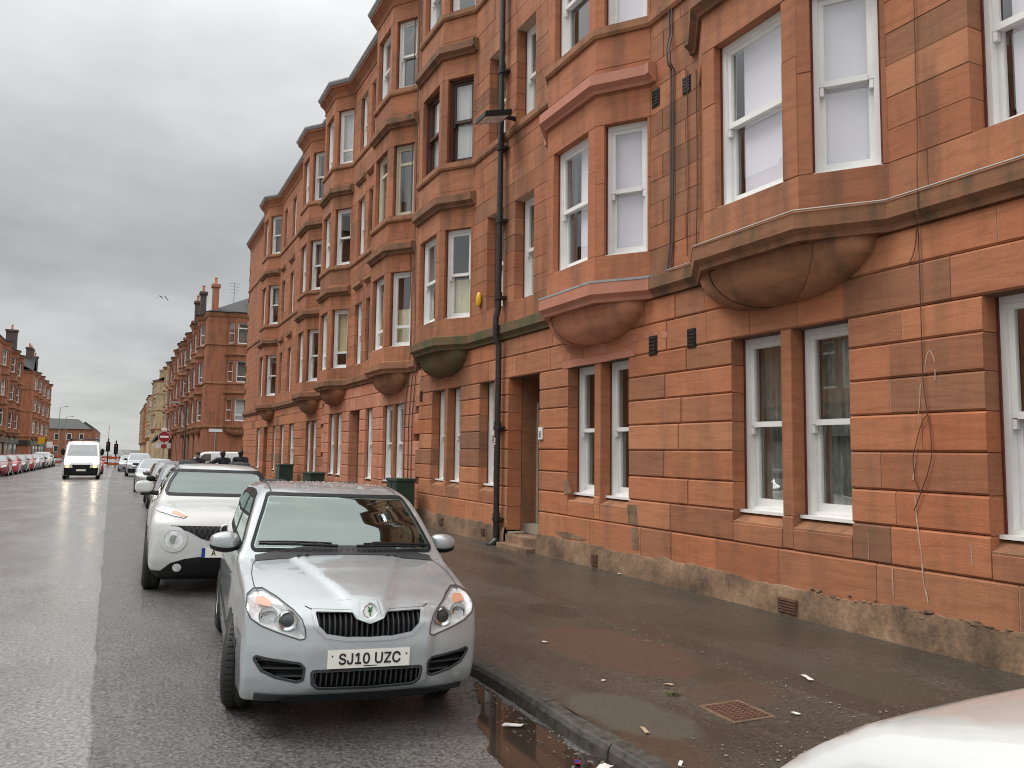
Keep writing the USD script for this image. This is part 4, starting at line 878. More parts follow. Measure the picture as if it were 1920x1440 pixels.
    if shop:
        sh = MB().box((u0 + .05, -.3, -.4), (u1 - .05, -.1, 3.44), fr).build('shop_front', shop[0], root)
        n = max(1, int((u1 - u0) / 4.5)); w = (u1 - u0) / n
        for k in range(n):
            a = u0 + k * w
            MB().box((a + .12, -.06, 2.65), (a + w - .12, .14, 3.36), fr).build('fascia', shop[1 + k % (len(shop) - 1)], sh)
            MB().box((a + .3, -.10, .5), (a + w * .62, -.07, 2.5), fr).build('shop_window', 'pane_dark', sh)
            MB().box((a + w * .68, -.10, -.2), (a + w * .88, -.06, 2.45), fr).build('shop_door', rg.choice(['black', 'green_paint', 'galv']), sh)
    return fr
MAT['pane_dark'] = plain('shop_glass', (.02, .025, .028), .06, specular_ior_level=.8)
MAT['shop_black'] = plain('shop_black', (.015, .016, .018), .35); MAT['shop_green'] = plain('shop_green', (.012, .06, .04), .4); MAT['shop_blue'] = plain('shop_blue', (.02, .12, .42), .4); MAT['shop_grey'] = plain('shop_grey', (.30, .33, .33), .4)

RW = Frame((WALL, 0), (0, 1))
# the corner block across the side street: its side wall faces us
NBY = 71.0
B = thing('corner_tenement', 'red corner tenement across the side street with street name plate and slate roof', 'tenement', (WALL + 3, NBY + 4, -.4))
frs = far_facade(B, Frame((WALL, NBY), (-1, 0)), -12.0, 0.0, -.40, [-2.9], [(-3.35, -2.45), (-4.6, -3.7)], [(-6.4, -5.5), (-8.6, -7.7)], 'stone_far', seed=3, depth=8, hip=(0, 4))
frb = far_facade(B, RW, NBY, NBY + 12.5, -.42, [NBY + 3.6, NBY + 9.0], [(NBY + 3, NBY + 4.2), (NBY + 8.4, NBY + 9.5)], [(NBY + 6, NBY + 6.8)], 'stone_far', seed=4, hip=(4, 0))
MB().box((-1.55, .0, 3.52), (-.45, .03, 3.78), frs).build('street_name_plate', 'white', B)
MB().tube([frs([(-.95, .06, -.2)])[0], frs([(-.95, .06, 3.5)])[0]], .05, 8).build('drain_pipe', 'galv', B)
for uu_, oo_, h_, m_ in ((NBY + .5, -.3, 2.0, 'stone_far'), (NBY + 6.2, .2, 2.3, 'soot'), (NBY + 12.0, .2, 2.4, 'soot')): chimney(B, frb, uu_, oo_, EAVE + .5, h_, .7, .5, m_, 1)
chimney(B, frs, -5.6, -1.2, EAVE + .9, .9, 4.2, .8, 'stone_far', 1)
for k in range(6):
    c = frs([(-7.3 + k * .65, -1.6, EAVE + 2.05)])[0]; mb = MB(); mb.lathe([(0, 0), (.15, 0), (.12, .35), (.16, .4), (.16, .5), (0, .5)], 10, at=c); mb.build('chimney_pot', 'stone_brown', B)
for (px, py) in ((440, 530), (383, 555)):
    q = at(px, py, 1, NBY + (3 if px > 400 else 14)); mb = MB(); mb.tube([q - [0, 0, 1.9], q], .02, 5)
    for k in range(4): mb.tube([q + [-.5 + .06 * k, 0, -.1 - k * .28], q + [.5 - .06 * k, 0, -.1 - k * .28]], .012, 4)
    mb.build('aerial', 'dark_trim', B)
spec = [(12.5, 'stone_far2', 'dark red tenement with sooty bays and a tall chimney'), (12.2, 'stone_far', 'red tenement with white bay windows behind the no entry sign'), (12.8, 'stone_far2', 'dark tenement with deep bays beside the pub canopy'), (13.0, 'stone_pale', 'grey stone tenement with square topped bays')]
y = NBY + 12.52
cum = []
for k, (w, m, lb) in enumerate(spec):
    dz = float(gy(y)) ; b = thing('far_tenement', lb, 'tenement', (WALL + 3, y + w / 2, dz), group=None)
    f_ = far_facade(b, RW, y, y + w, dz + (0, .5, .2, .9, .6)[k], [y + 2.6, y + w - 2.6], [(y + 2, y + 3.2), (y + w - 3.2, y + w - 2)], [(y + 5.2, y + 6)], m, seed=20 + k, doors=[(y + 6.4, y + 7.4)] if k < 3 else ())
    chimney(b, f_, y + w - .6, -.5, EAVE + .6, (2.2, 1.4, 1.8, 1.2, 1.5)[k], .8, 1.0, 'stone_far2', 1)
    y += w + .02
YB = 172.0
for k, (w, m, lb, h) in enumerate([(13, 'stone_pale', 'blonde sandstone corner tenement with a yellow stone gable', 2.4), (22, 'stone_pale', 'far blonde tenement in the row running to the horizon', 1.0), (24, 'stone_far', 'far red tenement near the end of the right hand row', .2), (40, 'stone_pale', 'last pale tenement at the far end of the right hand row', 0.)]):
    b = thing('far_tenement', lb, 'tenement', (WALL + 3, YB + w / 2, -1))
    nb = int(w // 6); f_ = far_facade(b, RW, YB, YB + w, -.97 + h, [YB + 3 + i * (w - 6) / max(1, nb - 1) for i in range(nb)] if nb > 1 else [YB + w / 2], [], [], m, seed=40 + k)
    if k == 0:
        far_facade(b, Frame((WALL, YB), (-1, 0)), -11, -.02, -.97 + h, [], [(-3, -2)], [(-3.2, -2.3), (-7, -6)], 'stone_pale', seed=50, depth=8, hip=(0, 4))
        chimney(b, f_, YB + 1.0, -.4, EAVE + .6, 1.6, .9, 1.2, 'stone_pale', 1)
    YB += w + (.02 if k else 14)
# across the street on the left: shops below flats
LW = Frame((LWALL, 0), (0, -1))
yy = 18.0
names = ['tenement across the street facing the silver car, shop below', 'second tenement across the street with a green shop', 'third tenement across the street with a blue shop sign', 'tenement across the street with black shop fascias', 'red tenement with arched looking dark shops at the left edge', 'red tenement with a tall chimney at the left street corner']
for k, (w, sh) in enumerate([(17, ['shop_black', 'shop_grey', 'shop_black']), (17, ['shop_green', 'shop_black']), (17, ['shop_black', 'shop_blue', 'shop_green']), (18, ['shop_black', 'shop_grey']), (20.5, ['shop_black', 'shop_black', 'shop_blue', 'shop_grey']), (14, ['shop_black', 'shop_black', 'shop_green'])]):
    dz = float(gy(yy + w / 2)); b = thing('shop_tenement', names[k], 'tenement', (LWALL - 3, yy + w / 2, dz))
    f_ = far_facade(b, LW, -(yy + w), -yy, dz, [-(yy + 4), -(yy + w - 4)], [], [-(yy + w / 2 + .6), -(yy + w / 2 - .6)] and [(-(yy + w / 2 + .5), -(yy + w / 2 - .4))], 'stone_far', shop=sh, seed=60 + k)
    if k == 5: chimney(b, f_, -(yy + 9.5) if k == 5 else -(yy + w - 1.0), -.3, EAVE + .5, 2.8, .8, 1.2, 'soot', 1)
    yy += w + .02
yy = 137.0
for k, (w, lb) in enumerate([(15, 'second left corner tenement with green shop front and twin dark chimneys'), (17, 'left tenement beyond the twin chimneys, last tall one on its side')]):
    dz = float(gy(yy + w / 2)); b = thing('shop_tenement', lb, 'tenement', (LWALL - 3, yy + w / 2, dz))
    f_ = far_facade(b, LW, -(yy + w), -yy, dz, [-(yy + 4), -(yy + w - 4)], [], [(-(yy + w / 2 + .5), -(yy + w / 2 - .4))], 'stone_far', shop=['shop_green', 'shop_green', 'shop_black'], seed=80 + k)
    if k == 0:
        far_facade(b, Frame((LWALL - 10, yy), (1, 0)) if False else Frame((LWALL - 10, yy), (-1, 0)), -10, -.02, dz, [], [], [(-3.2, -2.2), (-6.5, -5.6)], 'stone_far', shop=['shop_black', 'shop_black'], seed=90, depth=4)
        MB().box((-4.2, .02, 3.55), (-2.6, .06, 3.85), Frame((LWALL - 10, yy), (-1, 0))).build('street_name_plate', 'white', b)
        for q in (2.0, 4.6): chimney(b, f_, -(yy + q), -.5, EAVE + .5, 3.2, .8, .8, 'soot', 1)
        chimney(b, f_, -(yy + 11.5), -.5, EAVE + .5, 2.8, .8, .8, 'soot', 1)
    yy += w + .02
# low dark roofed terrace where the street bends, and gap ends
b = thing('low_building', 'low red building with a long dark roof far down on the left', 'building', (-16, 235, -1))
mb = MB(); X0, X1, Y0 = -27.0, -6.8, 232.0
fq = Frame((X0, Y0), (-1, 0)); q = lambda u0, o0, z0, u1, o1, z1: None
wl = MB().box((X0, Y0, -1.4), (X1, Y0 + 14, 6.2)); wl.build('wall', 'stone_far2', b)
MB().raw(np.array([(X0 - .3, Y0 - .3, 6.2), (X1 + .3, Y0 - .3, 6.2), (X1 - 3, Y0 + 6, 8.9), (X0 + 2, Y0 + 6, 9.1), (X1 + .3, Y0 + 14, 6.2), (X0, Y0 + 14, 6.2)]), [[0, 1, 2, 3], [1, 4, 2, 2], [4, 5, 3, 2]]).build('roof', 'slate', b)
for k in range(7):
    for zz in (1.0, 4.0):
        w = MB().box((X0 + 1 + k * 2.8, Y0 - .06, zz - .6), (X0 + 2.1 + k * 2.8, Y0 + .1, zz + 1.0)).build('window', 'upvc', b)
        MB().box((X0 + 1.12 + k * 2.8, Y0 - .08, zz - .5), (X0 + 1.98 + k * 2.8, Y0 - .062, zz + .9)).build('pane', 'pane_dark', w)
b = thing('low_building', 'dim red terrace receding behind the white van', 'building', (-9, 300, -1))
MB().box((-12, 262, -1.4), (-6.2, 330, 6.8)).build('wall', 'stone_far2', b); MB().raw(np.array([(-12, 262, 6.8), (-6, 262, 6.8), (-9, 262, 9), (-12, 330, 6.8), (-6, 330, 6.8), (-9, 330, 9.)]), [[0, 1, 2, 2], [0, 2, 5, 3], [1, 4, 5, 2]]).build('roof', 'slate', b)
for k in range(12): MB().box((-6.24, 264 + k * 5.2, 2.6), (-6.1, 266 + k * 5.2, 4.6)).build('window', 'pane_dark', b)


# ------------------------------------------------------------------ cars
def rmax(ts, r):
    a = np.stack(ts); m = a.max(0)
    return np.minimum(-r, m) + np.sqrt((np.maximum(a + r, 0) ** 2).sum(0))
def curve(pts):
    p = np.array(pts, float); f = PchipInterpolator(p[:, 0], p[:, 1], extrapolate=True); lo, hi = p[0, 0], p[-1, 0]
    return lambda x: f(np.clip(x, lo, hi))
class Body:
    """a car body as rounded intersection of its profile, plan and section curves. X across, S back from the nose, Z up"""
    def __init__(s, L, hw, top, front, rear, side, plan, axles, rw, arch=.05, crown=.05, fc=.22, rc=.14, zb=.17, r=.06, crease=None, nose=None, fe=2.8):
        s.fe = fe
        s.L, s.hw, s.axles, s.rw, s.arch, s.fc, s.rc, s.zb, s.r, s.crown, s.crease, s.nose = L, hw, axles, rw, arch, fc, rc, zb, r, crown, crease, nose
        s.top, s.front, s.rear, s.side, s.plan = curve(top), curve(front), curve(rear), curve(side), curve(plan)
    def core(s, X, S, Z, arches=True):
        ax = np.abs(X); k = ax / s.hw
        zt = s.top(S) - s.crown * k ** 2
        if s.crease is not None: zt = zt + s.crease(X, S)
        sl = (s.top(S + .02) - s.top(S - .02)) / .04
        ts = [(Z - zt) / np.sqrt(1 + sl ** 2), (ax - s.side(Z) * s.plan(S)) * .96, (s.front(Z) + s.fc * k ** s.fe - S - (s.nose(X, Z) if s.nose else 0)) * .93, (S - (s.L - s.rear(Z) - s.rc * k ** 2.8)) * .93, s.zb - Z]
        f = rmax(ts, s.r)
        if arches:
            for a in s.axles:
                d = np.sqrt((S - a) ** 2 + (Z - s.rw) ** 2); c = np.maximum(d - (s.rw + s.arch), s.hw * .62 - ax)
                f = np.maximum(f, -c)
        return f
    def __call__(s, p): return s.core(p[..., 0], p[..., 1], p[..., 2])
    def solve(s, pts, axis, start, step, n):
        """first crossing going from start along axis"""
        P = np.array(pts, float); P[:, axis] = start; res = np.full(len(P), np.nan); lo = P.copy(); live = np.ones(len(P), bool)
        for _ in range(n):
            q = lo.copy(); q[:, axis] += step; f = s.core(q[:, 0], q[:, 1], q[:, 2], False)
            hit = live & (f < 0)
            if hit.any():
                a, b = lo[hit].copy(), q[hit].copy()
                for _ in range(14):
                    m = (a + b) / 2; inn = s.core(m[:, 0], m[:, 1], m[:, 2], False) < 0; b[inn] = m[inn]; a[~inn] = m[~inn]
                res[hit] = a[:, axis]
            live &= ~hit; lo[live] = q[live]
            if not live.any(): break
        P[:, axis] = res; return P
    def grad(s, p, e=2e-3):
        g = np.stack([(s.core(*(p + d).T, False) - s.core(*(p - d).T, False)) for d in np.eye(3) * e], 1); return g / (np.linalg.norm(g, axis=1, keepdims=True) + 1e-12)

def surface_nets(f, lo, hi, h):
    ax = [np.arange(a, b + h, h) for a, b in zip(lo, hi)]; G = np.stack(np.meshgrid(*ax, indexing='ij'), -1); val = f(G); nx, ny, nz = val.shape; ins = val < 0
    acc = np.zeros((nx - 1, ny - 1, nz - 1, 3)); cnt = np.zeros((nx - 1, ny - 1, nz - 1)); faces = []; act = {}
    for a in range(3):
        sl0 = [slice(None)] * 3; sl1 = [slice(None)] * 3; sl0[a] = slice(0, -1); sl1[a] = slice(1, None); v0, v1 = val[tuple(sl0)], val[tuple(sl1)]; cr = (v0 < 0) != (v1 < 0)
        idx = np.argwhere(cr); t = (v0[cr] / (v0[cr] - v1[cr]))[:, None]
        pos = G[tuple(idx.T)] + t * np.eye(3)[a] * h
        o = [k for k in range(3) if k != a]
        for d0 in (0, -1):
            for d1 in (0, -1):
                c = idx.copy(); c[:, o[0]] += d0; c[:, o[1]] += d1
                ok = ((c >= 0) & (c < [nx - 1, ny - 1, nz - 1])).all(1)
                np.add.at(acc, tuple(c[ok].T), pos[ok]); np.add.at(cnt, tuple(c[ok].T), 1)
        act[a] = (idx, v0[cr] < 0, o)
    ids = -np.ones(cnt.shape, int); m = cnt > 0; ids[m] = np.arange(m.sum()); V = acc[m] / cnt[m][:, None]
    for a, (idx, ing, o) in act.items():
        ok = (idx[:, o[0]] > 0) & (idx[:, o[1]] > 0) & (idx[:, o[0]] < cnt.shape[o[0]]) & (idx[:, o[1]] < cnt.shape[o[1]]) & (idx[:, a] < cnt.shape[a]); idx, g = idx[ok], ing[ok]
        q = []
        for d0, d1 in ((0, 0), (-1, 0), (-1, -1), (0, -1)):
            c = idx.copy(); c[:, o[0]] += d0; c[:, o[1]] += d1; q.append(ids[tuple(c.T)])
        q = np.stack(q, 1); flip = g if a != 1 else ~g
        q[flip] = q[flip][:, ::-1]; faces.append(q)
    F = np.vstack(faces); F = F[(F >= 0).all(1)]
    return V, F[:, ::-1]

_tri_cache = {}
def tri_poly(poly, res):
    v, f = trimesh.creation.triangulate_polygon(poly, engine='earcut'); v3, f = trimesh.remesh.subdivide_to_size(np.c_[v, np.zeros(len(v))], f, res, max_iter=14)
    return v3[:, :2], f
def rounded(pts, r=.02): return big(Polygon(pts).buffer(-r, join_style=1).buffer(2 * r, join_style=1).buffer(-r, join_style=1))
def mir(pts): return [(-a, b) for a, b in pts][::-1]

class Car:
    def __init__(s, body, cell, fine=True): s.b, s.cell, s.fine = body, cell, fine; s.cut_f, s.cut_s, s.cut_r = [], [], []
    def view(s, uv, side, off):
        """points given in the front (X,Z), left/right (S,Z), rear (X,Z) or top (X,S) view -> on the body"""
        b = s.b; uv = np.atleast_2d(uv); n = len(uv)
        if side == 'front': P = b.solve(np.c_[uv[:, 0], np.zeros(n), uv[:, 1]], 1, -.15, .03, 120)
        elif side == 'rear': P = b.solve(np.c_[uv[:, 0], np.zeros(n), uv[:, 1]], 1, b.L + .15, -.03, 100)
        elif side == 'top': P = b.solve(np.c_[uv[:, 0], uv[:, 1], np.zeros(n)], 2, 2.9, -.03, 100)
        else:
            sg = -1 if side == 'left' else 1; P = b.solve(np.c_[np.zeros(n), uv[:, 0], uv[:, 1]], 0, sg * 1.35, -sg * .02, 70)
        bad = np.isnan(P).any(1)
        if bad.any():
            good = ~bad
            for i in np.nonzero(bad)[0]:
                if good.any(): j = np.nonzero(good)[0][np.argmin(((uv[good] - uv[i]) ** 2).sum(1))]; ax = {'front': 1, 'rear': 1, 'top': 2}.get(side, 0); P[i, ax] = P[j, ax]
        return P + b.grad(P) * off
    def patch(s, poly, side, off, res=.05):
        uv, f = tri_poly(poly, res); P = s.view(uv, side, off)
        g = s.b.grad(P).mean(0); n = np.cross(P[f[:, 1]] - P[f[:, 0]], P[f[:, 2]] - P[f[:, 0]]).sum(0)
        return P, (f if n @ g > 0 else f[:, ::-1])
    def ribbon(s, line, side, w, off, closed=False, step=.03):
        L = np.array(line, float)
        if closed: L = np.vstack([L, L[:1]])
        d = np.r_[0, np.cumsum(np.linalg.norm(np.diff(L, axis=0), axis=1))]; n = max(3, int(d[-1] / step)); t = np.linspace(0, d[-1], n); uv = np.stack([np.interp(t, d, L[:, k]) for k in (0, 1)], 1)
        P = s.view(uv, side, off); N = s.b.grad(P); T = np.gradient(P, axis=0); T /= np.linalg.norm(T, axis=1, keepdims=True) + 1e-9; Bn = np.cross(N, T)
        v = np.vstack([P - Bn * w / 2, P + Bn * w / 2]); f = [[i, i + 1, n + i + 1, n + i] for i in range(n - 1)]
        return v, np.array(f)
    def shell(s, off=0.0, cuts=True):
        b = s.b; F = (lambda p: b(p) - off)
        V, Fq = surface_nets(F, (-b.hw - .12, -.12, b.zb - .12), (b.hw + .12, b.L + .12, float(b.top(np.linspace(0, b.L, 80)).max()) + .12), s.cell)
        for _ in range(3):
            e = 1e-3; v = F(V); g = np.stack([(F(V + d) - F(V - d)) / (2 * e) for d in np.eye(3) * e], 1); V = V - np.clip(v, -.02, .02)[:, None] * g / np.maximum((g ** 2).sum(1, keepdims=True), .25)
        if cuts:
            import shapely
            C = V[Fq].mean(1); n = np.cross(V[Fq[:, 2]] - V[Fq[:, 0]], V[Fq[:, 3]] - V[Fq[:, 1]]); n /= np.linalg.norm(n, axis=1, keepdims=True) + 1e-12; rm = np.zeros(len(C), bool)
            for pg, smax_ in s.cut_f: rm |= shapely.contains_xy(pg, C[:, 0], C[:, 2]) & (C[:, 1] < smax_) & (np.abs(n[:, 1]) + np.abs(n[:, 2]) > .3)
            for pg, smin_ in s.cut_r: rm |= shapely.contains_xy(pg, C[:, 0], C[:, 2]) & (C[:, 1] > smin_)
            for pg in s.cut_s: rm |= shapely.contains_xy(pg, C[:, 1], C[:, 2]) & (np.abs(n[:, 0]) > .45)
            Fq = Fq[~rm] if not s.fine else Fq
        T = np.vstack([Fq[:, [0, 1, 2]], Fq[:, [0, 2, 3]]])
        if cuts and s.fine:
            cutsAll = [(pg, 0, lim) for pg, lim in s.cut_f] + [(pg, 1, lim) for pg, lim in s.cut_r] + [(pg, 2, 0) for pg in s.cut_s]
            def inside(C, N):
                m = np.zeros(len(C), bool)
                for pg, kd, lim in cutsAll:
                    if kd == 0: m |= shapely.contains_xy(pg, C[:, 0], C[:, 2]) & (C[:, 1] < lim) & (np.abs(N[:, 1]) + np.abs(N[:, 2]) > .3)
                    elif kd == 1: m |= shapely.contains_xy(pg, C[:, 0], C[:, 2]) & (C[:, 1] > lim)
                    else: m |= shapely.contains_xy(pg, C[:, 1], C[:, 2]) & (np.abs(N[:, 0]) > .45)
                return m
            for lev in range(4):
                N = np.cross(V[T[:, 1]] - V[T[:, 0]], V[T[:, 2]] - V[T[:, 0]]); N /= np.linalg.norm(N, axis=1, keepdims=True) + 1e-15
                k = np.stack([inside(V[T[:, i]] * .999 + V[T].mean(1) * .001, N) for i in range(3)] + [inside(V[T].mean(1), N)], 1); allin = k.all(1); T = T[~allin]; mix_ = k.any(1)[~allin]
                if lev == 3: T = T[~((k[~allin].sum(1) >= 2))]; break
                a, b_, c_ = T[mix_].T; n0 = len(V); mm = np.vstack([(V[a] + V[b_]) / 2, (V[b_] + V[c_]) / 2, (V[c_] + V[a]) / 2]); q = len(a); ab, bc, ca = n0 + np.arange(q), n0 + q + np.arange(q), n0 + 2 * q + np.arange(q)
                V = np.vstack([V, mm]); T = np.vstack([T[~mix_], np.c_[a, ab, ca], np.c_[ab, b_, bc], np.c_[ca, bc, c_], np.c_[ab, bc, ca]])
        return V, T
    def normals(s, V):
        e = 1.5e-3; g = np.stack([(s.b(V + d) - s.b(V - d)) for d in np.eye(3) * e], 1); return g / (np.linalg.norm(g, axis=1, keepdims=True) + 1e-12)

def wheel_arrays(rw, w=.19, rim='alloy', spokes=5):
    ty = MB(); h = w / 2
    ty.lathe([(rw * .66, -h), (rw * .80, -h - .006), (rw * .93, -h + .004), (rw * .985, -h + .02), (rw, -h + .045), (rw, h - .045), (rw * .985, h - .02), (rw * .93, h - .004), (rw * .80, h + .006), (rw * .66, h)], 40, 'x')
    for k in range(44):
        a = k / 44 * 2 * PI
        for x0, x1, sh in ((-h + .03, -.012, 0), (.012, h - .03, .5)):
            aa = a + sh * 2 * PI / 44; c, s_ = math.cos(aa), math.sin(aa); t = np.array([0, -s_, c]) * rw * .055; d = np.array([0, c, s_])
            v = [d * (rw - .004) - t + [x0, 0, 0], d * (rw - .004) + t + [x0, 0, 0], d * (rw - .004) + t + [x1, 0, 0], d * (rw - .004) - t + [x1, 0, 0]]; v += [q + d * .009 for q in v]
            ty.raw(np.array(v), [[4, 5, 6, 7], [0, 1, 5, 4], [1, 2, 6, 5], [2, 3, 7, 6], [3, 0, 4, 7]])
    ri = MB(); R = rw * .66
    ri.lathe([(R, -h + .005), (R * .95, -h + .004), (R * .92, -h + .03), (R * .90, 0), (R, h - .005)], 36, 'x'); ri.lathe([(0, -h + .012), (.06, -h + .014), (.065, -h + .04), (0, -h + .05)], 20, 'x')
    for k in range(spokes):
        a = k / spokes * 2 * PI; c, s_ = math.cos(a), math.sin(a); t = np.array([0, -s_, c]); d = np.array([0, c, s_])
        v = []
        for (rr, ww, xx) in ((.05, .035, -h + .014), (R * .95, .055 if spokes < 8 else .03, -h + .018)):
            for (sw, dx) in ((-1, 0), (1, 0), (1, .035), (-1, .035)): v.append(d * rr + t * ww * sw + np.array([xx + dx, 0, 0]))
        ri.raw(v, [[0, 1, 5, 4], [1, 2, 6, 5], [2, 3, 7, 6], [3, 0, 4, 7], [4, 5, 6, 7]])
    hub = MB(); hub.lathe([(0, .0), (R * .9, .0)], 24, 'x')
    return ty, ri, hub
def put(mb, loc, flipx=False, yaw=0.0):
    v, f = mb.arrays(); v = v.copy()
    if flipx: v[:, 0] *= -1; f = f[:, ::-1]
    c, s_ = math.cos(yaw), math.sin(yaw); v = np.c_[v[:, 0] * c - v[:, 1] * s_, v[:, 0] * s_ + v[:, 1] * c, v[:, 2]]
    return v + np.array(loc), f

def text_on(car, txt, x0, z0, h, width, S, root, m='ink', name='plate_text', depth=.003, bold=True):
    t = meshkit.text_mesh(txt, h, depth, bold); v = t.vertices.copy(); w = v[:, 0].max() - v[:, 0].min(); v[:, 0] = (v[:, 0] - v[:, 0].min()) * width / w
    MB().raw(np.c_[v[:, 0] + x0, S - v[:, 2], v[:, 1] + z0], t.faces).build(name, m, root)

def seats(root, x, s0, z0, m='seat'):
    def hull(pts, r):
        return trimesh.Trimesh(*[(mm.vert_properties[:, :3], mm.tri_verts) for mm in [manifold3d.Manifold.batch_hull([manifold3d.Manifold.sphere(r, 12).translate(p) for p in pts]).to_mesh()]][0])
    for xx in x:
        mb = MB(); mb.add(hull([(xx - .18, s0, z0 + .1), (xx + .18, s0, z0 + .1), (xx - .17, s0 + .16, z0 + .68), (xx + .17, s0 + .16, z0 + .68)], .06)); mb.add(hull([(xx - .2, s0 - .45, z0 + .06), (xx + .2, s0 - .45, z0 + .06), (xx - .2, s0, z0 + .02), (xx + .2, s0, z0 + .02)], .06))
        se = mb.build('seat', m, root, smooth=50)
        MB().add(hull([(xx - .09, s0 + .19, z0 + .84), (xx + .09, s0 + .19, z0 + .84), (xx - .08, s0 + .2, z0 + .94), (xx + .08, s0 + .2, z0 + .94)], .04)).build('headrest', m, se, smooth=50)

# -- the silver hatchback
def hatch_crease(X, S):
    ax = np.abs(X); rid = .10 + .32 * np.clip(S / 1.0, 0, 1)
    inb = 1 / (1 + np.exp((ax - rid) / .012)); return .016 * inb * np.clip((1.05 - S) / .1, 0, 1)
HB = Body(3.99, .82, top=[(-.2, .68), (0, .72), (.06, .765), (.14, .812), (.3, .865), (.6, .938), (.9, .99), (1.0, 1.01), (1.12, 1.10), (1.3, 1.235), (1.5, 1.36), (1.66, 1.432), (1.85, 1.47), (2.2, 1.498), (2.7, 1.488), (3.3, 1.44), (3.62, 1.39), (3.72, 1.36), (3.85, 1.08), (3.99, .95), (4.3, .9)],
    front=[(.1, .16), (.22, .09), (.29, .03), (.38, .004), (.52, .0), (.63, .012), (.73, .03), (.80, .08), (.86, .18), (.96, .6), (1.6, 1.0)],
    rear=[(.1, .1), (.3, .02), (.55, .0), (.75, .03), (.95, .08), (1.2, .18), (1.4, .30), (1.6, .4)],
    side=[(.1, .79), (.22, .798), (.35, .808), (.48, .818), (.6, .82), (.8, .812), (.92, .79), (.985, .775), (1.02, .755), (1.2, .700), (1.36, .645), (1.43, .610), (1.6, .52)],
    plan=[(-.1, .925), (.15, .935), (.45, .950), (.84, .985), (1.1, 1.0), (2.6, 1.0), (3.3, .985), (3.99, .93)], axles=(.84, 3.305), rw=.302, arch=.045, crown=.045, fc=.165, rc=.12, zb=.205, r=.034, fe=3.5, crease=hatch_crease, nose=lambda X, Z: .016 / (1 + np.exp((np.abs(X) - .40 - .12 * np.clip(Z - .4, -.2, .4)) / .012)) * np.clip((Z - .26) / .05, 0, 1) * np.clip((.80 - Z) / .1, 0, 1))

HX, HY, HYAW = 1.47, 5.0, math.radians(-4.7)
hz = float(road_z(HX, HY + .84))
SILVER = thing('parked_car', 'silver hatchback parked in front with plate SJ10 UZC', 'car', (HX, HY, hz + .0), HYAW, world=False, group=None)
UsdGeom.Xformable(SILVER).ClearXformOpOrder()
_x = UsdGeom.Xformable(SILVER); 
_ops = SILVER
def set_xf(prim, loc, yaw, roll=0.0, pitch=0.0):
    x = UsdGeom.Xformable(prim); x.ClearXformOpOrder()
    R = Gf.Matrix4d(1.0); R.SetRotate(Gf.Rotation(Gf.Vec3d(0, 1, 0), math.degrees(roll)) * Gf.Rotation(Gf.Vec3d(1, 0, 0), math.degrees(pitch)) * Gf.Rotation(Gf.Vec3d(0, 0, 1), math.degrees(yaw)))
    R.SetTranslateOnly(Gf.Vec3d(*map(float, loc)))
    op = x.GetPrim().GetAttribute('xformOp:transform'); o = x.AddTransformOp() if not op else UsdGeom.XformOp(op)
    o.Set(R); x.SetXformOpOrder([o])
set_xf(SILVER, (HX, HY, hz), HYAW, roll=.036)

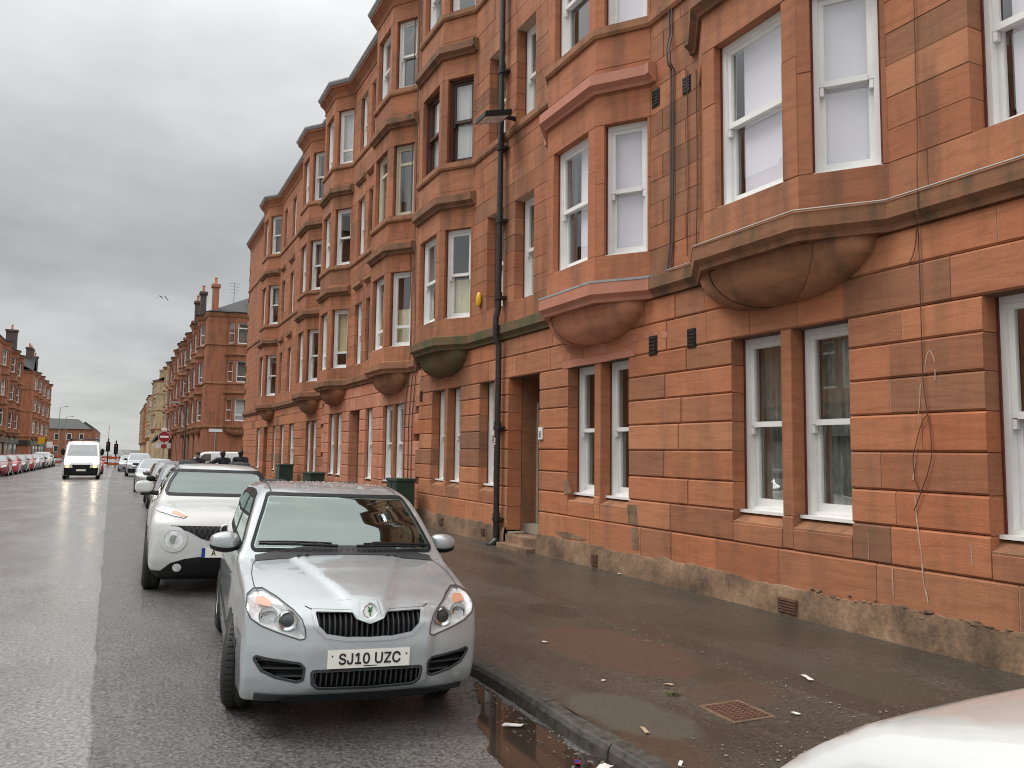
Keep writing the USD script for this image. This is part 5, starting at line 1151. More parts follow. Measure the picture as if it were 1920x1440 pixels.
def silver_car(root):
    c = Car(HB, .026); b = HB; m = 'paint_silver'
    ws = [(-.690, 1.028), (.690, 1.028), (.628, 1.21), (.552, 1.412), (-.552, 1.412), (-.628, 1.21)]
    wsp = rounded(ws, .03)
    sd1 = rounded([(1.22, 1.035), (2.22, 1.045), (2.20, 1.405), (1.80, 1.385), (1.55, 1.27)], .02); sd2 = rounded([(2.30, 1.045), (3.18, 1.075), (3.22, 1.33), (2.95, 1.38), (2.29, 1.405)], .03)
    rw_ = rounded([(-.55, 1.08), (.55, 1.08), (.46, 1.34), (-.46, 1.34)], .03)
    grille = rounded([(-.345, 0.764), (-.11, 0.757), (-.085, 0.722), (0, 0.694), (.085, 0.722), (.11, 0.757), (.345, 0.764), (.325, 0.687), (.27, 0.634), (.15, 0.614), (0, 0.610), (-.15, 0.614), (-.27, 0.634), (-.325, 0.687)], .012)
    low = rounded([(-.345, 0.412), (.345, 0.412), (.335, 0.340), (.30, 0.312), (0, 0.302), (-.30, 0.312), (-.335, 0.340)], .012)
    fogL = [(-.70, 0.505), (-.62, 0.487), (-.42, 0.460), (-.395, 0.435), (-.40, 0.365), (-.43, 0.353), (-.56, 0.383), (-.64, 0.420)]
    hlL = [(-.738, 0.834), (-.70, 0.856), (-.645, 0.859), (-.565, 0.826), (-.475, 0.771), (-.425, 0.722), (-.405, 0.667), (-.398, 0.614), (-.43, 0.606), (-.55, 0.643), (-.66, 0.683), (-.722, 0.722), (-.748, 0.777)]
    fog = [rounded(fogL, .012), rounded(mir(fogL), .012)]; hl = [rounded(hlL, .012), rounded(mir(hlL), .012)]
    c.cut_f = [(wsp.buffer(-.02), 1.9), (grille.buffer(-.004), .6), (low.buffer(-.004), .6)] + [(g.buffer(-.004), .6) for g in fog] + [(g.buffer(-.004), .75) for g in hl]
    c.cut_s = [sd1.buffer(-.02), sd2.buffer(-.02)]; c.cut_r = [(rw_.buffer(-.02), 3.0)]
    v, f = c.shell(); bd = wmesh('body', v, f, m, root, normals=c.normals(v))
    c2 = Car(HB, .05, False); c2.cut_f = [(wsp, 1.9)]; c2.cut_s = [sd1, sd2]; c2.cut_r = [(rw_, 3.0)]
    # the bonnet bay and bumper are closed off behind the openings by dark inner panels
    c2.cut_f += [(g.buffer(.05), .75) for g in [grille, low] + fog + hl]
    v, f = c2.shell(-.035); wmesh('inner_lining', v, f, 'dark_trim', root, normals=-normals_of(v, f))
    # glass, with the black band round it
    def ring(poly, side, w, off, name, mm, parent, res=.05):
        pg = poly.buffer(w * .5).difference(poly.buffer(-w * .5)); P, F = c.patch(pg, side, off, res); return wmesh(name, P, F, mm, parent, normals=normals_of(P, F))
    P, F = c.patch(wsp, 'front', .002, .07); g = wmesh('windscreen', P, F, 'screen', root, normals=normals_of(P, F))
    ring(wsp, 'front', .024, .004, 'screen_seal', 'black', g)
    for sd, nm in (('left', 'left'), ('right', 'right')):
        for pg in (sd1, sd2):
            P, F = c.patch(pg, sd, .002, .12); g = wmesh('side_window', P, F, 'screen', root, normals=normals_of(P, F)); ring(pg, sd, .05, .004, 'window_seal', 'black', g, .08)
    P, F = c.patch(rw_, 'rear', .002, .12); g = wmesh('rear_window', P, F, 'screen', root, normals=normals_of(P, F)); ring(rw_, 'rear', .06, .004, 'window_seal', 'black', g, .08)
    # grilles: set back, with upright slats
    def recess(poly, depth, name, slats, mm='black', vertical=True, res=.05, rim=None, pitch=.034):
        P, F = c.patch(poly.buffer(.012), 'front', 0, res); P[:, 1] += depth; g = wmesh(name, P, F, mm, root, normals=normals_of(P, F))
        # walls of the recess
        ex = np.array(poly.exterior.coords); n = len(ex); P0 = c.view(ex, 'front', .001); P1 = P0 + [0, depth, 0]; vv = np.vstack([P0, P1]); ff = [[i, i + 1, n + i + 1, n + i] for i in range(n - 1)]
        MB().raw(vv, ff).build('recess_edge', mm, g)
        if slats:
            mb = MB(); x0, z0, x1, z1 = poly.bounds
            from shapely.geometry import LineString
            for q in np.arange((x0 if vertical else z0) + pitch * .6, (x1 if vertical else z1), pitch):
                ln = LineString([(q, z0 - 1), (q, z1 + 1)] if vertical else [(x0 - 1, q), (x1 + 1, q)]).intersection(poly)
                for s_ in getattr(ln, 'geoms', [ln]):
                    if s_.is_empty or s_.length < .02: continue
                    A = np.array(s_.coords); tt = np.linspace(0, 1, 7)[:, None]; uv = A[0] * (1 - tt) + A[-1] * tt; P = c.view(uv, 'front', -.012)
                    wv = np.array([.008, 0, 0]) if vertical else np.array([0, 0, .009]); dv = np.array([0, depth * .8, 0])
                    vv = np.vstack([P - wv + dv, P - wv * .5, P + wv * .5, P + wv + dv]); k = 7
                    mb.raw(vv, [[r_ * k + i, r_ * k + i + 1, (r_ + 1) * k + i + 1, (r_ + 1) * k + i] for r_ in range(3) for i in range(k - 1)])
            mb.build('slats', 'dark_trim', g, smooth=40)
        return g
    gr = recess(grille, .07, 'grille', True); ring(grille.buffer(.010), 'front', .024, .006, 'grille_frame', 'paint_silver', gr, .03)
    # nose bar above the grille
    bar = rounded([(-.36, 0.774), (-.12, 0.768), (-.10, 0.742), (-.075, 0.727), (-.06, 0.822), (-.2, 0.814), (-.345, 0.794)], .006)
    for bb in (bar, rounded(mir(list(bar.exterior.coords)), .004)):
        P, F = c.patch(bb, 'front', .008, .04); wmesh('nose_bar', P, F, 'paint_silver', gr, normals=normals_of(P, F))
    lg = recess(low, .06, 'lower_grille', True); ring(low.buffer(.006), 'front', .016, .003, 'lower_grille_frame', 'dark_trim', lg, .03)
    for k, pg in enumerate(fog):
        fg = recess(pg, .06, 'air_intake', True, vertical=False, pitch=.048); ring(pg.buffer(.004), 'front', .014, .003, 'intake_frame', 'dark_trim', fg, .03)
    # head lamps: bowl, projector, amber indicator, clear cover
    for sg, pg in ((-1, hl[0]), (1, hl[1])):
        P, F = c.patch(pg.buffer(.004), 'front', 0, .03); bowl = P.copy(); d = np.array([pg.exterior.distance(Point(p[0], p[2])) for p in P]); bowl[:, 1] += .012 + .07 * np.minimum(d / .05, 1); lamp = wmesh('headlight', bowl, F, 'reflector', root, normals=normals_of(bowl, F))
        q = c.view([(sg * .505, .708)], 'front', 0)[0]
        mb = MB(); mb.lathe([(.0, -.012), (.03, -.012), (.036, -.004), (.040, .01)], 24, 'y', at=(0, 0, 0)); vv, ff = mb.arrays(); MB().raw(vv + q + [0, .028, 0], ff).build('projector_lens', 'pane_dark', lamp, smooth=60)
        mb = MB(); mb.lathe([(.036, -.004), (.055, -.016), (.062, .02)], 24, 'y'); vv, ff = mb.arrays(); MB().raw(vv + q + [0, .03, 0], ff).build('projector_ring', 'chrome', lamp, smooth=60)
        am = rounded([(sg * a, z) for a, z in [(.69, .825), (.645, .83), (.595, .808), (.61, .785), (.66, .792), (.695, .80)]], .01)
        P, F = c.patch(am, 'front', 0, .03); P[:, 1] += .016; wmesh('indicator', P, F, 'amber', lamp, normals=normals_of(P, F))
        q2 = c.view([(sg * .62, .733)], 'front', 0)[0]; mb = MB(); mb.lathe([(0, .03), (.045, .02), (.058, -.006)], 20, 'y'); vv, ff = mb.arrays(); MB().raw(vv + q2 + [0, .04, 0], ff).build('main_beam', 'chrome', lamp, smooth=60)
        P, F = c.patch(pg, 'front', .003, .03); wmesh('lens', P, F, 'lens', lamp, normals=normals_of(P, F)); ring(pg.buffer(.003), 'front', .006, .003, 'lamp_seal', 'dark_trim', lamp, .02)
    # badge
    q = c.view([(0, .764)], 'front', .0)[0]; bz = MB(); bz.lathe([(0, -.010), (.038, -.012), (.040, -.008)], 32, 'y'); tilt = .35
    def bput(mb, name, mm, parent):
        vv, ff = mb.arrays(); yv, zv = vv[:, 1] * math.cos(tilt) + vv[:, 2] * math.sin(tilt), -vv[:, 1] * math.sin(tilt) * -1 * 0 + vv[:, 2] * math.cos(tilt) - vv[:, 1] * math.sin(tilt) * .0
        return MB().raw(np.c_[vv[:, 0], yv, zv] + q + [0, -.006, 0], ff).build(name, mm, parent, smooth=50)
    bg = bput(bz, 'badge', 'white', root); rb = MB(); rb.lathe([(.038, -.009), (.042, -.016), (.048, -.016), (.052, -.002), (.050, .02)], 32, 'y'); bput(rb, 'badge_ring', 'chrome', bg)
    wing = Polygon([(-.005, -.028), (.004, -.028), (.004, -.004), (.012, .0), (.012, .010), (.004, .012), (.020, .026), (.012, .030), (.0, .018), (-.006, .030), (-.014, .026), (-.006, .012), (-.014, .008), (-.014, -.002), (-.005, -.004)])
    ex = trimesh.creation.extrude_polygon(wing, .003, engine='earcut'); bput(MB().raw(np.c_[ex.vertices[:, 0], -.0125 - ex.vertices[:, 2], ex.vertices[:, 1]], ex.faces), 'badge_arrow', 'badge_green', bg)
    # plate
    S0 = float(c.view([(0, .48), (.26, .48)], 'front', 0)[:, 1].min()); pm = MB().box((-.26, S0 - .014, .432), (.26, S0 + .12, .540)); pl = pm.build('number_plate', 'plate_white', root)
    text_on(c, 'SJ10', -.192, .457, .064, .195, S0 - .0142, pl, name='plate_lettering'); text_on(c, 'UZC', .035, .457, .064, .165, S0 - .0142, pl, name='plate_lettering')
    for x in (-.232, .238):
        mb = MB(); mb.lathe([(0, -.002), (.005, -.002), (.005, .001)], 10, 'y'); vv, ff = mb.arrays(); MB().raw(vv + [x, S0 - .0145, .508], ff).build('plate_screw', 'ink', pl)
    MB().box((-.036, S0 - .0155, .440), (.05, S0 - .0135, .445)).build('dealer_line', 'ink', pl)
    # bumper underside, shut lines
    for line, side, w in (([(-.70, .79), (-.705, .85), (-.71, .93), (-.675, 1.0)], None, 0),): pass
    tl = lambda sg: [(sg * .672, .33), (sg * .695, .45), (sg * .70, .65), (sg * .685, .85), (sg * .64, 1.01)]
    for sg in (-1, 1):
        v, f = c.ribbon(tl(sg), 'top', .006, .0015); MB().raw(v, f).build('bonnet_gap', 'black', bd)
        sdn = 'left' if sg < 0 else 'right'
        for ln in ([(1.02, .30), (1.06, .6), (1.10, .98)], [(2.24, .25), (2.27, .7), (2.26, 1.02)], [(3.05, .45), (3.1, .9), (3.2, 1.06)], [(1.0, .30), (2.6, .27)], [(.52, .655), (.42, .60), (.32, .59)]):
            v, f = c.ribbon(ln, sdn, .006, .0015); MB().raw(v, f).build('panel_gap', 'black', bd)
        v, f = c.ribbon([(.45, .50), (1.2, .505), (2.5, .52), (3.0, .53)], sdn, .04, .006); MB().raw(v, f).build('rubbing_strip', 'dark_trim', bd)
        for s0 in (2.05, 2.95):
            q = c.view([(s0, .90)], sdn, .02)[0]; MB().tube([q + [0, -.09, 0], q + [sg * .015, 0, 0], q + [0, .09, 0]], .012, 8).build('door_handle', m, root, smooth=60)
    v, f = c.ribbon([(-.40, .79), (-.36, .775)], 'front', .006, .002); MB().raw(v, f).build('bonnet_gap', 'black', bd); v, f = c.ribbon([(.40, .79), (.36, .775)], 'front', .006, .002); MB().raw(v, f).build('bonnet_gap', 'black', bd)
    lip = big(Polygon([(-.67, .225), (.67, .225), (.67, .275), (.5, .265), (0, .258), (-.5, .265), (-.67, .275)])); P, F = c.patch(lip, 'front', .006, .06); wmesh('bumper_lip', P, F, 'dark_trim', root, normals=normals_of(P, F))
    xs_ = np.linspace(-.67, .67, 25); Pq = c.view(np.c_[xs_, np.full(25, .262)], 'front', .004); Pr = Pq + np.c_[np.zeros(25), .03 + .05 * np.abs(xs_ / .67) ** 6, -.052 * (1 - np.abs(xs_ / .67) ** 6) - .004]; Ps = Pr + [0, .5, .0]; n_ = 25
    MB().raw(np.vstack([Pq, Pr, Ps]), [[r_ * n_ + i, r_ * n_ + i + 1, (r_ + 1) * n_ + i + 1, (r_ + 1) * n_ + i] for r_ in range(2) for i in range(n_ - 1)]).build('valance', 'black', root)  # black under-lip, drawn deeper to stand in for shade below the bumper
    for sg in (-1, 1): v, f = c.ribbon([(sg * .52, 1.72), (sg * .52, 2.2), (sg * .51, 3.2)], 'top', .012, .002); MB().raw(v, f).build('roof_seam', 'dark_trim', bd)
    # scuttle and wipers
    cow = rounded([(-.64, .955), (.64, .955), (.62, 1.045), (.4, 1.06), (-.4, 1.06), (-.62, 1.045)], .02); P, F = c.patch(big(Polygon([(-.66, .93), (.66, .93), (.66, 1.03), (.3, 1.075), (-.3, 1.075), (-.66, 1.03)])), 'top', .004, .06); sc = wmesh('scuttle', P, F, 'dark_trim', root, normals=normals_of(P, F))
    for (a, e) in (((-.06, 1.05), (-.58, 1.085)), ((.08, 1.05), (.60, 1.075))):
        pp = c.view([(a[0] * (1 - t) + e[0] * t, a[1] * (1 - t) + e[1] * t) for t in np.linspace(0, 1, 8)], 'top', .03); MB().tube(pp, [.013, .012, .011, .010, .009, .008, .008, .006], 6).build('wiper', 'black', sc)
        pp = c.view([(a[0] * (1 - t) + e[0] * t + .01, a[1] * (1 - t) + e[1] * t + .03) for t in np.linspace(.1, 1.12, 8)], 'top', .014); MB().tube(pp, .008, 6).build('wiper_blade', 'black', sc)
    for x in (-.36, -.30, .30, .36):
        q = c.view([(x, .925)], 'top', .004)[0]; MB().box(tuple(q - [.014, .01, .002]), tuple(q + [.014, .012, .010])).build('washer_jet', 'dark_trim', sc)
    # mirrors
    def hullmb(pts, rs):
        mm = manifold3d.Manifold.batch_hull([manifold3d.Manifold.sphere(r_, 20).translate(tuple(map(float, p))) for p, r_ in zip(pts, rs)]).to_mesh(); return MB().raw(mm.vert_properties[:, :3], mm.tri_verts)
    def shellmb(c_, r_, sg):
        e = trimesh.creation.icosphere(subdivisions=4); v = e.vertices; w = np.sign(v) * np.abs(v) ** .78; w[:, 2] *= 1 - .18 * np.clip(w[:, 0] * sg, 0, 1); w[:, 1] = np.where(w[:, 1] > 0, w[:, 1] * .75, w[:, 1]); w[:, 1] += .25 * np.clip(w[:, 0] * sg, -1, 1) ** 2
        return MB().raw(w * np.array(r_) + np.array(c_), e.faces)
    for sg in (-1, 1):
        mc = shellmb((sg * .862, 1.345, 1.062), (.108, .075, .072), sg).build('mirror', m, root, smooth=True)
        shellmb((sg * .862, 1.35, 1.03), (.106, .072, .052), sg).build('mirror_foot', 'black', mc, smooth=True)
        hullmb([(sg * .725, 1.33, 1.01), (sg * .80, 1.36, 1.02)], [.028, .022]).build('mirror_arm', 'black', mc, smooth=70)
        MB().raw(np.array([(sg * .785, 1.412, 1.02), (sg * .935, 1.43, 1.02), (sg * .925, 1.43, 1.105), (sg * .79, 1.412, 1.105)]), [[0, 1, 2, 3]]).build('mirror_glass', 'chrome', mc)
    # cabin
    seats(root, (-.36, .36), 2.15, .50); seats(root, (-.36, .36), 3.0, .50)
    MB().add(trimesh.creation.box((1.34, .42, .16), transform=trimesh.transformations.translation_matrix((0, 1.42, .915)))).add(trimesh.creation.box((1.3, .2, .3), transform=trimesh.transformations.translation_matrix((0, 1.5, .76)))).build('dashboard', 'dark_trim', root)
    tor = trimesh.creation.torus(.185, .016, 28, 8); tor.apply_transform(trimesh.transformations.rotation_matrix(-math.radians(62), (1, 0, 0))); tor.apply_translation((-.37, 1.74, .93)); sw = MB().add(tor).build('steering_wheel', 'black', root, smooth=60)
    MB().box((-.42, 1.68, .88), (-.32, 1.75, .97)).build('wheel_boss', 'black', sw)
    mb = MB(); mb.box((-.09, 1.74, 1.315), (.09, 1.765, 1.375)); mb.tube([(0, 1.73, 1.42), (0, 1.75, 1.36)], .012, 6); mb.build('rear_view_mirror', 'black', root)
    MB().box((.44, 1.085, 1.085), (.54, 1.14, 1.12)).build('windscreen_paper', 'white', root) if False else None
    dr = MB(); rgd = np.random.default_rng(4); ic = trimesh.creation.icosphere(subdivisions=1); uvd = np.c_[rgd.uniform(-.5, .5, 150), rgd.uniform(1.75, 3.2, 150)]; pd = c.view(uvd, 'top', .0)
    for q in pd: dr.raw(ic.vertices * np.array([1, 1, .5]) * rgd.uniform(.003, .008) + q, ic.faces)
    dr.build('rain_drops', 'lens_drop', root, smooth=True, kind='stuff')
    # wheels: the front ones are turned
    ty, ri, hub = wheel_arrays(b.rw)
    for sg in (-1, 1):
        for k, a in enumerate(b.axles):
            yaw = math.radians(-9) if k == 0 else 0
            v, f = put(ty, (sg * .715, a, b.rw), sg > 0, yaw); w = wmesh('wheel', v, f, 'tyre', root, normals=normals_of(v, f)); v, f = put(ri, (sg * .715, a, b.rw), sg > 0, yaw); wmesh('rim', v, f, 'alloy', w); v, f = put(hub, (sg * .73, a, b.rw), False, yaw); wmesh('brake_disc', v, f, 'iron', w)
    MB().box((-.56, .50, .15), (.56, 3.6, .30)).build('underbody', 'black', root)  # underbody box hung low and black to deepen the shade under the car
MAT['lens_drop'] = plain('rain_water', (.5, .52, .53), .03, specular_ior_level=1.0)
MAT['badge_green'] = plain('badge_green', (.01, .13, .05), .4)
silver_car(SILVER)

# -- the other vehicles share builders; every car stands as its own thing
_cache = {}
def cached(key, fn):
    if key not in _cache: _cache[key] = fn()
    return _cache[key]
MAT['glass_dark'] = plain('tinted_car_glass', (.05, .065, .065), .04, specular_ior_level=1.0, coat_weight=1.0, coat_ior=2.2)
HB2 = Body(4.2, .87, top=[(-.2, .66), (0, .71), (.06, .75), (.16, .80), (.5, .90), (.95, 1.0), (1.1, 1.07), (1.4, 1.24), (1.75, 1.41), (2.1, 1.47), (2.6, 1.475), (3.2, 1.43), (3.6, 1.36), (3.85, 1.18), (4.0, .98), (4.2, .93), (4.5, .9)],
    front=[(.1, .14), (.2, .07), (.3, .02), (.45, 0), (.6, .02), (.72, .06), (.80, .14), (.9, .35), (1.0, .8), (1.6, 1.0)], rear=[(.1, .1), (.3, .02), (.55, 0), (.8, .03), (1.0, .12), (1.3, .35), (1.5, .5)],
    side=[(.1, .78), (.25, .83), (.5, .865), (.75, .865), (.92, .835), (1.0, .79), (1.2, .72), (1.38, .63), (1.48, .56), (1.6, .5)], plan=[(-.1, .93), (.3, .97), (.9, 1.0), (3.0, 1.0), (4.2, .93)], axles=(.88, 3.5), rw=.315, fc=.24, rc=.16)
SUV = Body(4.5, .92, top=[(-.2, .85), (0, .90), (.08, .97), (.2, 1.02), (.9, 1.12), (1.15, 1.19), (1.5, 1.45), (1.8, 1.63), (2.2, 1.69), (3.4, 1.69), (4.1, 1.62), (4.3, 1.3), (4.5, 1.05), (4.8, 1.0)],
    front=[(.1, .16), (.25, .05), (.4, 0), (.7, .01), (.9, .06), (1.0, .16), (1.1, .4), (1.7, 1.2)], rear=[(.1, .1), (.4, .0), (.8, .02), (1.1, .08), (1.4, .2), (1.7, .4)],
    side=[(.1, .80), (.3, .88), (.6, .915), (.9, .91), (1.06, .87), (1.14, .83), (1.4, .75), (1.62, .66), (1.75, .58)], plan=[(-.1, .94), (.4, .98), (1, 1), (3.6, 1), (4.5, .94)], axles=(.9, 3.6), rw=.36, fc=.2, rc=.14, zb=.24)
VAN = Body(5.4, 1.0, top=[(-.2, .95), (0, 1.0), (.1, 1.08), (.3, 1.18), (.7, 1.36), (.85, 1.46), (1.2, 1.86), (1.5, 2.16), (1.75, 2.30), (2.2, 2.38), (5.2, 2.38), (5.4, 2.3)],
    front=[(.1, .16), (.25, .06), (.4, 0), (.7, .005), (.9, .03), (1.0, .07), (1.1, .16), (1.3, .5), (2.4, 1.6)], rear=[(.1, .05), (.4, 0), (2.5, .06)],
    side=[(.1, .92), (.3, .98), (.6, 1.0), (1.1, .995), (1.4, .965), (1.9, .92), (2.2, .88), (2.35, .84)], plan=[(-.1, .95), (.4, .985), (1.0, 1), (5.4, .99)], axles=(.95, 4.2), rw=.33, fc=.17, rc=.04, zb=.24, crown=.05)
VANS = Body(4.3, .9, top=[(-.2, .85), (0, .9), (.1, .96), (.8, 1.12), (1.0, 1.2), (1.5, 1.62), (1.8, 1.78), (2.2, 1.83), (4.2, 1.82), (4.3, 1.75)], front=[(.1, .14), (.3, .03), (.5, 0), (.8, .03), (.95, .12), (1.1, .4), (1.8, 1.4)], rear=[(.1, .05), (.4, 0), (1.9, .07)],
    side=[(.1, .84), (.4, .895), (.9, .89), (1.1, .86), (1.5, .81), (1.72, .75), (1.85, .7)], plan=[(-.1, .94), (.5, .99), (1, 1), (4.3, .98)], axles=(.88, 3.55), rw=.32, fc=.2, rc=.05)
def ws_of(b, z0, z1, w0, w1): return rounded([(-w0, z0), (w0, z0), (w1, z1), (-w1, z1)], .04)
TYPES = {
    'hatch': dict(b=HB2, ws=ws_of(HB2, 1.04, 1.40, .70, .55), side=[[(1.35, 1.05), (2.3, 1.06), (2.28, 1.39), (1.85, 1.37)], [(2.38, 1.06), (3.3, 1.10), (3.2, 1.34), (2.38, 1.39)]], hl=[(-.78, .78), (-.6, .78), (-.44, .68), (-.48, .62), (-.66, .64), (-.80, .70)], grille=[(-.40, .69), (.40, .69), (.34, .60), (-.34, .60)], low=[(-.55, .40), (.55, .40), (.50, .26), (-.50, .26)], plate=.50, mz=1.03, ms=1.4),
    'suv': dict(b=SUV, ws=ws_of(SUV, 1.2, 1.6, .74, .62), side=[[(1.5, 1.2), (2.5, 1.22), (2.5, 1.58), (1.95, 1.57)], [(2.6, 1.22), (3.9, 1.25), (3.75, 1.54), (2.6, 1.58)]], hl=[(-.84, .98), (-.56, .98), (-.52, .84), (-.80, .84)], grille=[(-.48, .99), (.48, .99), (.44, .74), (-.44, .74)], low=[(-.80, .58), (.80, .58), (.75, .30), (-.75, .30)], plate=.60, mz=1.2, ms=1.55),
    'van': dict(b=VAN, ws=ws_of(VAN, 1.44, 2.13, .84, .74), side=[[(1.05, 1.42), (2.0, 1.42), (2.0, 2.02), (1.5, 2.02)]], hl=[(-.92, 1.14), (-.72, 1.12), (-.60, .96), (-.70, .90), (-.90, .94)], grille=[(-.5, .90), (.5, .90), (.46, .72), (-.46, .72)], low=[(-.93, .72), (.93, .72), (.90, .27), (-.90, .27)], plate=.58, mz=1.5, ms=1.25),
    'small_van': dict(b=VANS, ws=ws_of(VANS, 1.2, 1.72, .72, .62), side=[[(1.3, 1.2), (2.2, 1.2), (2.2, 1.66), (1.8, 1.66)]], hl=[(-.82, .92), (-.6, .9), (-.55, .76), (-.78, .76)], grille=[(-.4, .82), (.4, .82), (.36, .68), (-.36, .68)], low=[(-.6, .5), (.6, .5), (.55, .3), (-.55, .3)], plate=.55, mz=1.2, ms=1.5),
}
def car(kind, label, paintm, loc, yaw=0.0, group=None, cell=.055, name='parked_car', lit=False, cat='car', flip=False, low_m='black', roll=0.0):
    t = TYPES[kind]; b = t['b']; c = cached((kind, 'car'), lambda: Car(b, cell, False)); root = thing(name, label, cat, loc, yaw, group, world=False)
    set_xf(root, loc, yaw + (PI if flip else 0), roll)
    def W(nm, key, fn, m, par=root):
        v, f = cached((kind, key), fn); return wmesh(nm, v, f, m, par, normals=cached((kind, key, 'n'), lambda: normals_of(v, f) if key != 'body' else c.normals(v)))
    W('body', 'body', lambda: c.shell(cuts=False), paintm)
    W('windscreen', 'ws', lambda: c.patch(t['ws'], 'front', .006, .1), 'glass_dark')
    for sd in ('left', 'right'):
        for k, pg in enumerate(t['side']): W('side_window', f'{sd}{k}', lambda: c.patch(rounded(pg, .03), sd, .006, .15), 'glass_dark')
    x0, z0, x1, z1 = t['ws'].bounds
    if kind in ('hatch', 'suv'): W('rear_window', 'rw', lambda: c.patch(ws_of(b, z0 + .0, z1 - .15, x1 * .85, x1 * .74), 'rear', .006, .15), 'glass_dark')
    W('grille', 'gr', lambda: c.patch(rounded(t['grille'], .02), 'front', .006, .08), 'black'); W('lower_grille', 'low', lambda: c.patch(rounded(t['low'], .03), 'front', .005, .08), low_m)
    for k, pts in enumerate((t['hl'], mir(t['hl']))):
        h = W('headlight', f'hl{k}', lambda: c.patch(rounded(pts, .02), 'front', .008, .05), 'lamp_on' if lit else 'reflector')
        if lit: W('fog_lamp', f'fl{k}', lambda: c.patch(Point((-.74 if k == 0 else .74), .80).buffer(.09), 'front', .012, .05), 'amber_on')
        W('tail_light', f'tl{k}', lambda: c.patch(rounded([(s_ * a, z) for s_ in [(-1, 1)[k]] for a, z in [(b.hw * .88, z0 - .1), (b.hw * .66, z0 - .1), (b.hw * .66, z0 - .3), (b.hw * .88, z0 - .3)]], .02), 'rear', .008, .06), 'red_lens')
    S0 = cached((kind, 'S0'), lambda: float(c.view([(0, t['plate']), (.26, t['plate'])], 'front', 0)[:, 1].min())); pl = MB().box((-.26, S0 - .02, t['plate'] - .055), (.26, S0 + .08, t['plate'] + .055)).build('number_plate', 'plate_white', root)
    for sg in (-1, 1):
        mb = MB(); x = sg * (b.side(np.array(t['mz'])) + .13); big_ = kind == 'van'
        e = trimesh.creation.icosphere(subdivisions=2); v = e.vertices * np.array([.11, .07, .22 if big_ else .075]) + [x, t['ms'], t['mz'] + (.2 if big_ else .04)]; mb.raw(v, e.faces); mb.tube([(sg * float(b.side(np.array(t['mz']))) * .95, t['ms'] + .03, t['mz'] - .01), (x, t['ms'] + .02, t['mz'])], .025, 6)
        mb.build('mirror', paintm if kind == 'hatch' and not paintm.endswith('dark') else 'black', root, smooth=60)
    ty, ri, hub = cached((kind, 'wh'), lambda: wheel_arrays(b.rw, .2))
    for sg in (-1, 1):
        for a in b.axles:
            v, f = put(ty, (sg * (b.hw - .10), a, b.rw), sg > 0); w = wmesh('wheel', v, f, 'tyre', root, normals=normals_of(v, f)); v, f = put(ri, (sg * (b.hw - .10), a, b.rw), sg > 0); wmesh('rim', v, f, 'alloy', w)
    return root

# white crossover behind the silver car
JK = Body(4.13, .885, top=[(-.2, .80), (0, .86), (.05, .90), (.12, .945), (.4, 1.02), (.8, 1.085), (1.05, 1.13), (1.2, 1.19), (1.5, 1.375), (1.75, 1.49), (2.0, 1.545), (2.4, 1.568), (3.0, 1.55), (3.5, 1.48), (3.75, 1.40), (3.9, 1.15), (4.13, 1.0), (4.4, .95)],
    front=[(.1, .22), (.22, .14), (.34, .06), (.45, .01), (.6, .0), (.75, .01), (.85, .04), (.92, .10), (1.0, .22), (1.1, .55), (1.7, 1.1)], rear=[(.1, .14), (.3, .04), (.6, .0), (.85, .02), (1.1, .12), (1.4, .3), (1.6, .45)],
    side=[(.1, .77), (.24, .81), (.34, .865), (.55, .882), (.78, .885), (.92, .865), (1.05, .82), (1.12, .775), (1.3, .70), (1.48, .60), (1.57, .52), (1.7, .45)], plan=[(-.1, .93), (.2, .955), (.6, .985), (.9, 1), (2.2, .98), (2.9, 1.0), (3.6, .99), (4.13, .92)], axles=(.85, 3.38), rw=.34, arch=.06, fc=.25, rc=.18, zb=.2, r=.07, crown=.055)
